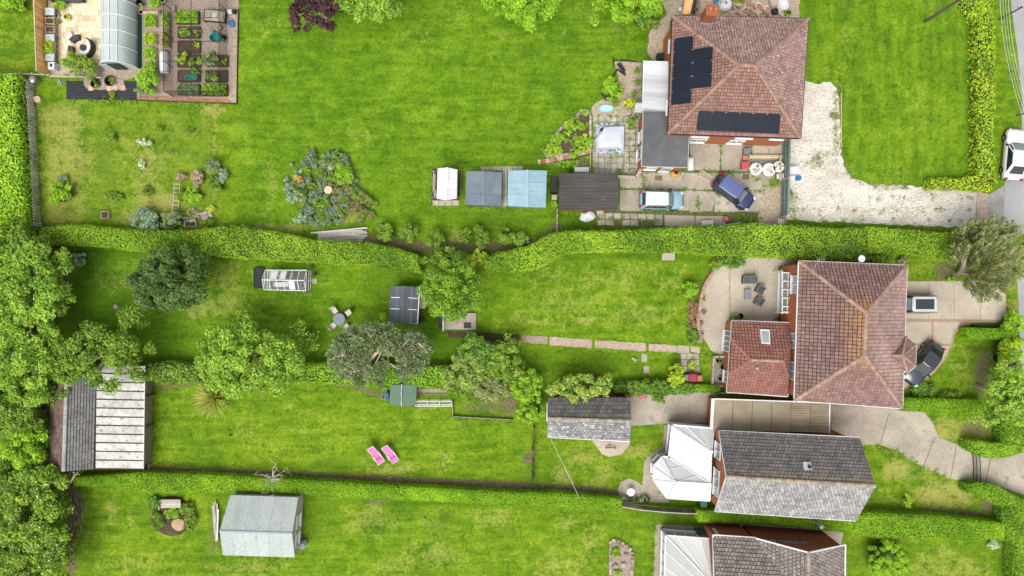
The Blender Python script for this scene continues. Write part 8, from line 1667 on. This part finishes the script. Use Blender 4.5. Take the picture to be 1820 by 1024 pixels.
for a, b in zip(R_, R_[1:]+R_[:1]):
    k = max(1, int(math.dist(a, b)/6))
    for j in range(k): t = (j+.5)/k; part(rk, 'stone', ROCK, V(P(a[0]+(b[0]-a[0])*t, a[1]+(b[1]-a[1])*t), dz=.12), (random.uniform(.25, .4), random.uniform(.2, .32), .26), ang(a, b)+random.uniform(-.3, .3))
for x, y in ((1108, 1003), (1098, 988), (1112, 985), (1094, 1005)): part(rk, 'stone', ROCK, V(P(x, y), dz=.14), (random.uniform(.3, .5), random.uniform(.25, .4), .26), random.random()*3)
sh('green tuft in the stone edged rockery', 1094, 982, 8, 10, .4, L_BRIGHT, .08); sh('small green tuft at the rockery foot', 1098, 1018, 9, 6, .3, L_BRIGHT, .08)
hp_ = thing('stone_row', 'row of loose stones along the hedge by bungalow gable', 'stones', P(1435, 950))
for i in range(18): x = 1408+i*3.3; part(hp_, 'stone', ROCK, V(P(x, 950+random.uniform(-3, 3)+(x-1408)*.05), dz=.12), (random.uniform(.2, .4), random.uniform(.2, .35), .25), random.random()*3, .1, .1)
# compost island bottom left
ci = thing('compost_island', 'soil mound with planks, brush and sand on the bottom lawn', 'compost heap', P(306, 918)); R_ = [(306+37*math.cos(t)*(1+.08*math.sin(3*t)), 917+36*math.sin(t)) for t in np.linspace(0, 6.28, 22, endpoint=False)]
mb = MB(); mb.loft([[P(*p, 0) for p in R_], [P(306+(x-306)*.9, 917+(y-917)*.9, .12) for x, y in R_], [P(306+(x-306)*.4, 917+(y-917)*.4, .25) for x, y in R_]], .5); mb.build('soil_mound', SOIL, ci)
mb = MB(); RS = [(317+15*math.cos(t)*random.uniform(.85, 1.1), 931+13*math.sin(t)*random.uniform(.85, 1.1)) for t in np.linspace(0, 6.28, 16, endpoint=False)]; mb.loft([[P(*p, .1) for p in RS], [P(317+(x-317)*.7, 931+(y-931)*.7, .34) for x, y in RS], [P(317+(x-317)*.2, 931+(y-931)*.2, .42) for x, y in RS]], .5); mb.build('sand_heap', M('sand', (.40, .29, .16), (.28, .2, .11), 4, .95, .1, .5, 20, fine=.35, finesc=12), ci)
for i in range(6): beam_part(ci, 'board', WOODG, P(286, 889+i*2.6, .5), P(321, 889+i*2.4, .5+.02*i), .13, .05)
part(ci, 'wall_board', WOODG, V(P(287, 896), dz=.25), (.06, .9, .5)); part(ci, 'wall_board', WOODG, V(P(304, 888), dz=.25), (1.9, .06, .5))
for lab, x, y, rx, ry, mt in (('green weeds growing on the compost island, sand heap side', 309, 912, 20, 10, L_BRIGHT), ('dark weeds around the planks of the compost island', 331, 903, 14, 13, L_MID), ('weeds on the right flank of compost island', 338, 926, 10, 22, L_MID), ('weeds on the left flank of compost island', 281, 925, 12, 18, L_MID), ('dark brambles at the top of the compost island', 277, 894, 14, 13, L_HEDGED)): sh(lab, x, y, rx, ry, .6, mt, .09)
plank_pile('long grey poles and gutters stacked beside the pale green shed', [((380, 892), (384, 962), .1), ((383, 890), (387, 960), .15), ((386, 895), (386, 962), .22), ((381, 900), (388, 958), .3), ((378, 898), (382, 950), .08)], WOODG, .12, .08); beam_part(None, 'gutter_length', WHITE, P(388, 905, .4), P(386, 960, .4), .12, .1); tag([o for o in bpy.data.objects if o.name == 'gutter_length'][0], 'white gutter length lying on the grey pole stack', 'gutter')
o = thing('water_butt', 'pale round water butt at the corner of the big shed', 'water butt', P(545, 964)); mb = MB(); mb.lathe(P(542, 964), [(.28, 0), (.36, .4), (.36, .6), (.29, 1.0)], 16); mb.build('barrel', M('pale_barrel', (.42, .44, .46), (.34, .36, .38), 3, .5, .1), o); mb = MB(); mb.lathe(V(P(542, 964), dz=1.0), [(.3, 0), (.29, .03), (.05, .05)], 16); mb.build('lid', GREYP, o); mb = MB(); mb.tube([V(P(542, 964), -.1, 0, 1.0), V(P(542, 964), -.7, -.1, 1.3)], .035); mb.build('pipe', WHITE, o)
hp_ = thing('brush_heap', 'line of dead brown brushwood at the edge of the wood', 'brush heap', P(128, 935))
for i in range(70):
    t = random.random(); y = 865+t*140; x = 132+8*math.sin(t*5)+random.gauss(0, 5); a = random.random()*6.28; mb = MB(); L = random.uniform(6, 16); mb.tube([P(x, y, random.uniform(.05, .4)), P(x+L*math.cos(a)*.5, y+L*math.sin(a), random.uniform(.1, .5))], .022, 4); mb.build('branch', BARKP if i % 3 else BARKT, hp_)
o = thing('cut_branch', 'pale sawn branch lying across the clipped hedge end', 'branch', P(131, 848)); 
for a, b, r in (((126, 857), (134, 842), .09), ((134, 842), (140, 839), .05), ((134, 842), (129, 839), .05), ((133, 844), (141, 843), .04)): mb = MB(); mb.tube([P(*a, 1.5), P(*b, 1.6)], r, 7); mb.build('limb', M('silver_dead_wood', (.48, .42, .36)), o)
# ---------------------------------------------------------------- front of houses 2 and 3
dg = thing('double_gate', 'black wrought iron double gate across the curved drive', 'gate', P(1734, 832))
for x0, y0, x1, y1 in ((1726, 803, 1728, 831), (1728, 832, 1727, 862)):
    a, b = P(x0+1, y0), P(x1+1, y1)
    for z in (.12, .6, 1.1): beam_part(dg, 'rail', BLACKM, V(a, dz=z), V(b, dz=z), .045, .045)
    for i in range(13): q = lp(a, b, i/12); beam_part(dg, 'bar', BLACKM, V(q, dz=.08), V(q, dz=1.15+.12*math.sin(math.pi*i/12)), .025, .025)
for x, y in ((1727, 801), (1728, 863)): part(dg, 'gate_post', BLACKM, V(P(x, y), dz=.65), (.12, .12, 1.3))
trl = thing('trailer', 'small black trailer with timber load under the roadside trees', 'trailer', P(1780, 640)); q = P(1783, 636); part(trl, 'bed', DARK, V(q, dz=.5), (1.6, 2.2, .3)); 
for i in range(4): beam_part(trl, 'load_board', WOODO, V(q, -.55+i*.14, -.9, .7), V(q, -.55+i*.14, .95, .7), .12, .06)
for s in (-1, 1): mb = MB(); mb.tube([V(q, s*.85, 0, .3), V(q, s*1.0, 0, .3)], .3, 14); mb.build('wheel', TYRE, trl)
for y in (-1.0, 0, 1.0): beam_part(trl, 'frame_bar', STEEL, V(q, -.9, y, .72), V(q, .85, y, .72), .05, .05)
beam_part(trl, 'frame_bar', STEEL, V(q, -.95, -1.3, .6), V(q, -.95, 1.2, .6), .05, .05); beam_part(trl, 'drawbar', STEEL, V(q, 0, 1.1, .45), V(q, 0, 2.1, .4), .08, .08)
o = thing('garden_bench', 'low dark bench behind the small box hedge', 'bench', P(1752, 580)); part(o, 'seat', DARK, V(P(1752, 580), dz=.4), (3.0, .35, .06)); 
for s in (-1, 0, 1): part(o, 'leg', DARK, V(P(1752, 580), s*1.35, 0, .2), (.08, .3, .4))

# ---------------------------------------------------------------- weeds in joints and long grass along edges
def weeds(name, label, pts, mat, size=.07, per=26, spread=.12, h=.12, cat=None):
    pos = []; nr = []
    for x, y, z in pts:
        n = int(per*rng.uniform(.5, 1.5)); c = np.array(P(x, y, 0)); r = spread*rng.uniform(.6, 1.6)
        pos.append(c+np.c_[rng.normal(0, r, n), rng.normal(0, r, n), z+rng.uniform(.01, h, n)]); nr.append(np.tile([0, 0, 1.0], (n, 1)))
    pos = np.concatenate(pos); nr = np.concatenate(nr); off = np.array([*pos.mean(0)[:2], 0]); n = len(pos)
    o = link(name, leaf_mesh(name, mat, pos, nr, size*rng.uniform(.5, 1.4, n), .45, .6, None, None, None, off), None, off)
    return tag(o, label, cat or 'weeds', None, 'stuff')
def along(path, step, jit):
    out = []
    for (x0, y0), (x1, y1) in zip(path[:-1], path[1:]):
        k = max(1, int(math.dist((x0, y0), (x1, y1))/step))
        for j in range(k):
            if random.random() < .62: t = random.random(); out.append((x0+(x1-x0)*t+random.gauss(0, jit), y0+(y1-y0)*t+random.gauss(0, jit), .03))
    return out
jp = []
for path in ([(1100, 336), (1360, 340)], [(1100, 304), (1225, 306)], [(1226, 303), (1390, 309)], [(1281, 250), (1281, 302)], [(1336, 252), (1336, 306)], [(1275, 305), (1275, 378)], [(1145, 308), (1146, 375)], [(1060, 389), (1178, 392)], [(1100, 377), (1345, 381)], [(1240, 338), (1242, 376)], [(1330, 312), (1370, 330)], [(1053, 210), (1053, 308)]): jp += along(path, 5, 1.2)
jp += [(random.uniform(1053, 1140), 207+10.4*random.randint(0, 10), .03) for _ in range(30)]+[(1053+10.9*random.randint(0, 8), random.uniform(207, 311), .03) for _ in range(30)]
jp += [(random.gauss(1290, 6), random.gauss(335, 8), .03) for _ in range(16)]+[(random.gauss(1375, 8), random.gauss(326, 5), .03) for _ in range(30)]+[(random.gauss(1330, 14), random.gauss(393, 5), .03) for _ in range(25)]
weeds('joint_weeds', 'green weeds growing in the joints of the yard slabs', jp, L_MID, .07, 24, .10)
gw = [(1480, 204, .02)]*5+[(random.gauss(1480, 3), random.gauss(206, 4), .02) for _ in range(10)]+[(random.gauss(1453, 6), random.gauss(284, 7), .02) for _ in range(22)]+[(random.gauss(1487, 3), random.uniform(150, 290), .02) for _ in range(34)]
gw += [(random.uniform(1400, 1730), random.choice((350, 372, 392))+random.gauss(0, 3), .02) for _ in range(46)]+along([(1495, 290), (1520, 322), (1560, 331), (1650, 336)], 4, 2)+[(random.gauss(1408, 5), random.uniform(330, 390), .02) for _ in range(24)]
weeds('gravel_weeds', 'scattered weeds growing through the white gravel drive', gw, L_OLIVE, .07, 20, .14)
eg = []
for path in ([(75, 402), (160, 400), (330, 409), (430, 400), (540, 424), (650, 430)], [(60, 150), (73, 405)], [(804, 744), (912, 750)], [(862, 452), (975, 412), (1100, 406)], [(1400, 398), (1690, 408)], [(828, 370), (970, 373)], [(390, 992), (523, 995)], [(268, 842), (480, 852)], [(243, 183), (420, 188)], [(118, 180), (243, 182)], [(1530, 792), (1592, 803), (1690, 853)], [(995, 378), (1058, 380)], [(1245, 625), (1262, 640)], [(690, 577), (745, 578)], [(767, 366), (767, 300)], [(1085, 956), (1125, 976)], [(1164, 930), (1160, 1024)], [(270, 900), (306, 954), (345, 910)], [(480, 520), (553, 521)]): eg += along(path, 4, 1.5)
weeds('long_grass', 'long unmown grass along fences, hedge feet and shed walls', eg, L_MID, .075, 18, .14, .2, 'grass')

# undergrowth of the wood on the left edge
n = 26000; x = rng.uniform(-70, 118, n); y = rng.uniform(405, 1060, n); keep = (x < 95+18*np.sin(y*.05)) & ~((x > 84) & (y > 640) & (y < 842)); x, y = x[keep], y[keep]; n = len(x)
z = .25+.45*(1+np.sin(x*.11+y*.07))*(1+np.sin(y*.09-x*.05))*.5+rng.uniform(-.2, .2, n); z = np.maximum(z, .04); k = (1-z/H)/S
pos = np.c_[(x-910)*k, (512-y)*k, z]; off = np.array([-47.5, -12.0, 0]); vv = np.clip(.3+.25*np.sin(x*.08)+.6*rng.random(n)-.2, 0, 1)
tag(link('undergrowth', leaf_mesh('undergrowth', L_MID, pos, np.tile([0, 0, 1.0], (n, 1)), rng.uniform(.09, .2, n), .6, .5, None, vv, None, off), None, off), 'nettles and brambles growing under the trees of the wood', 'undergrowth', None, 'stuff')
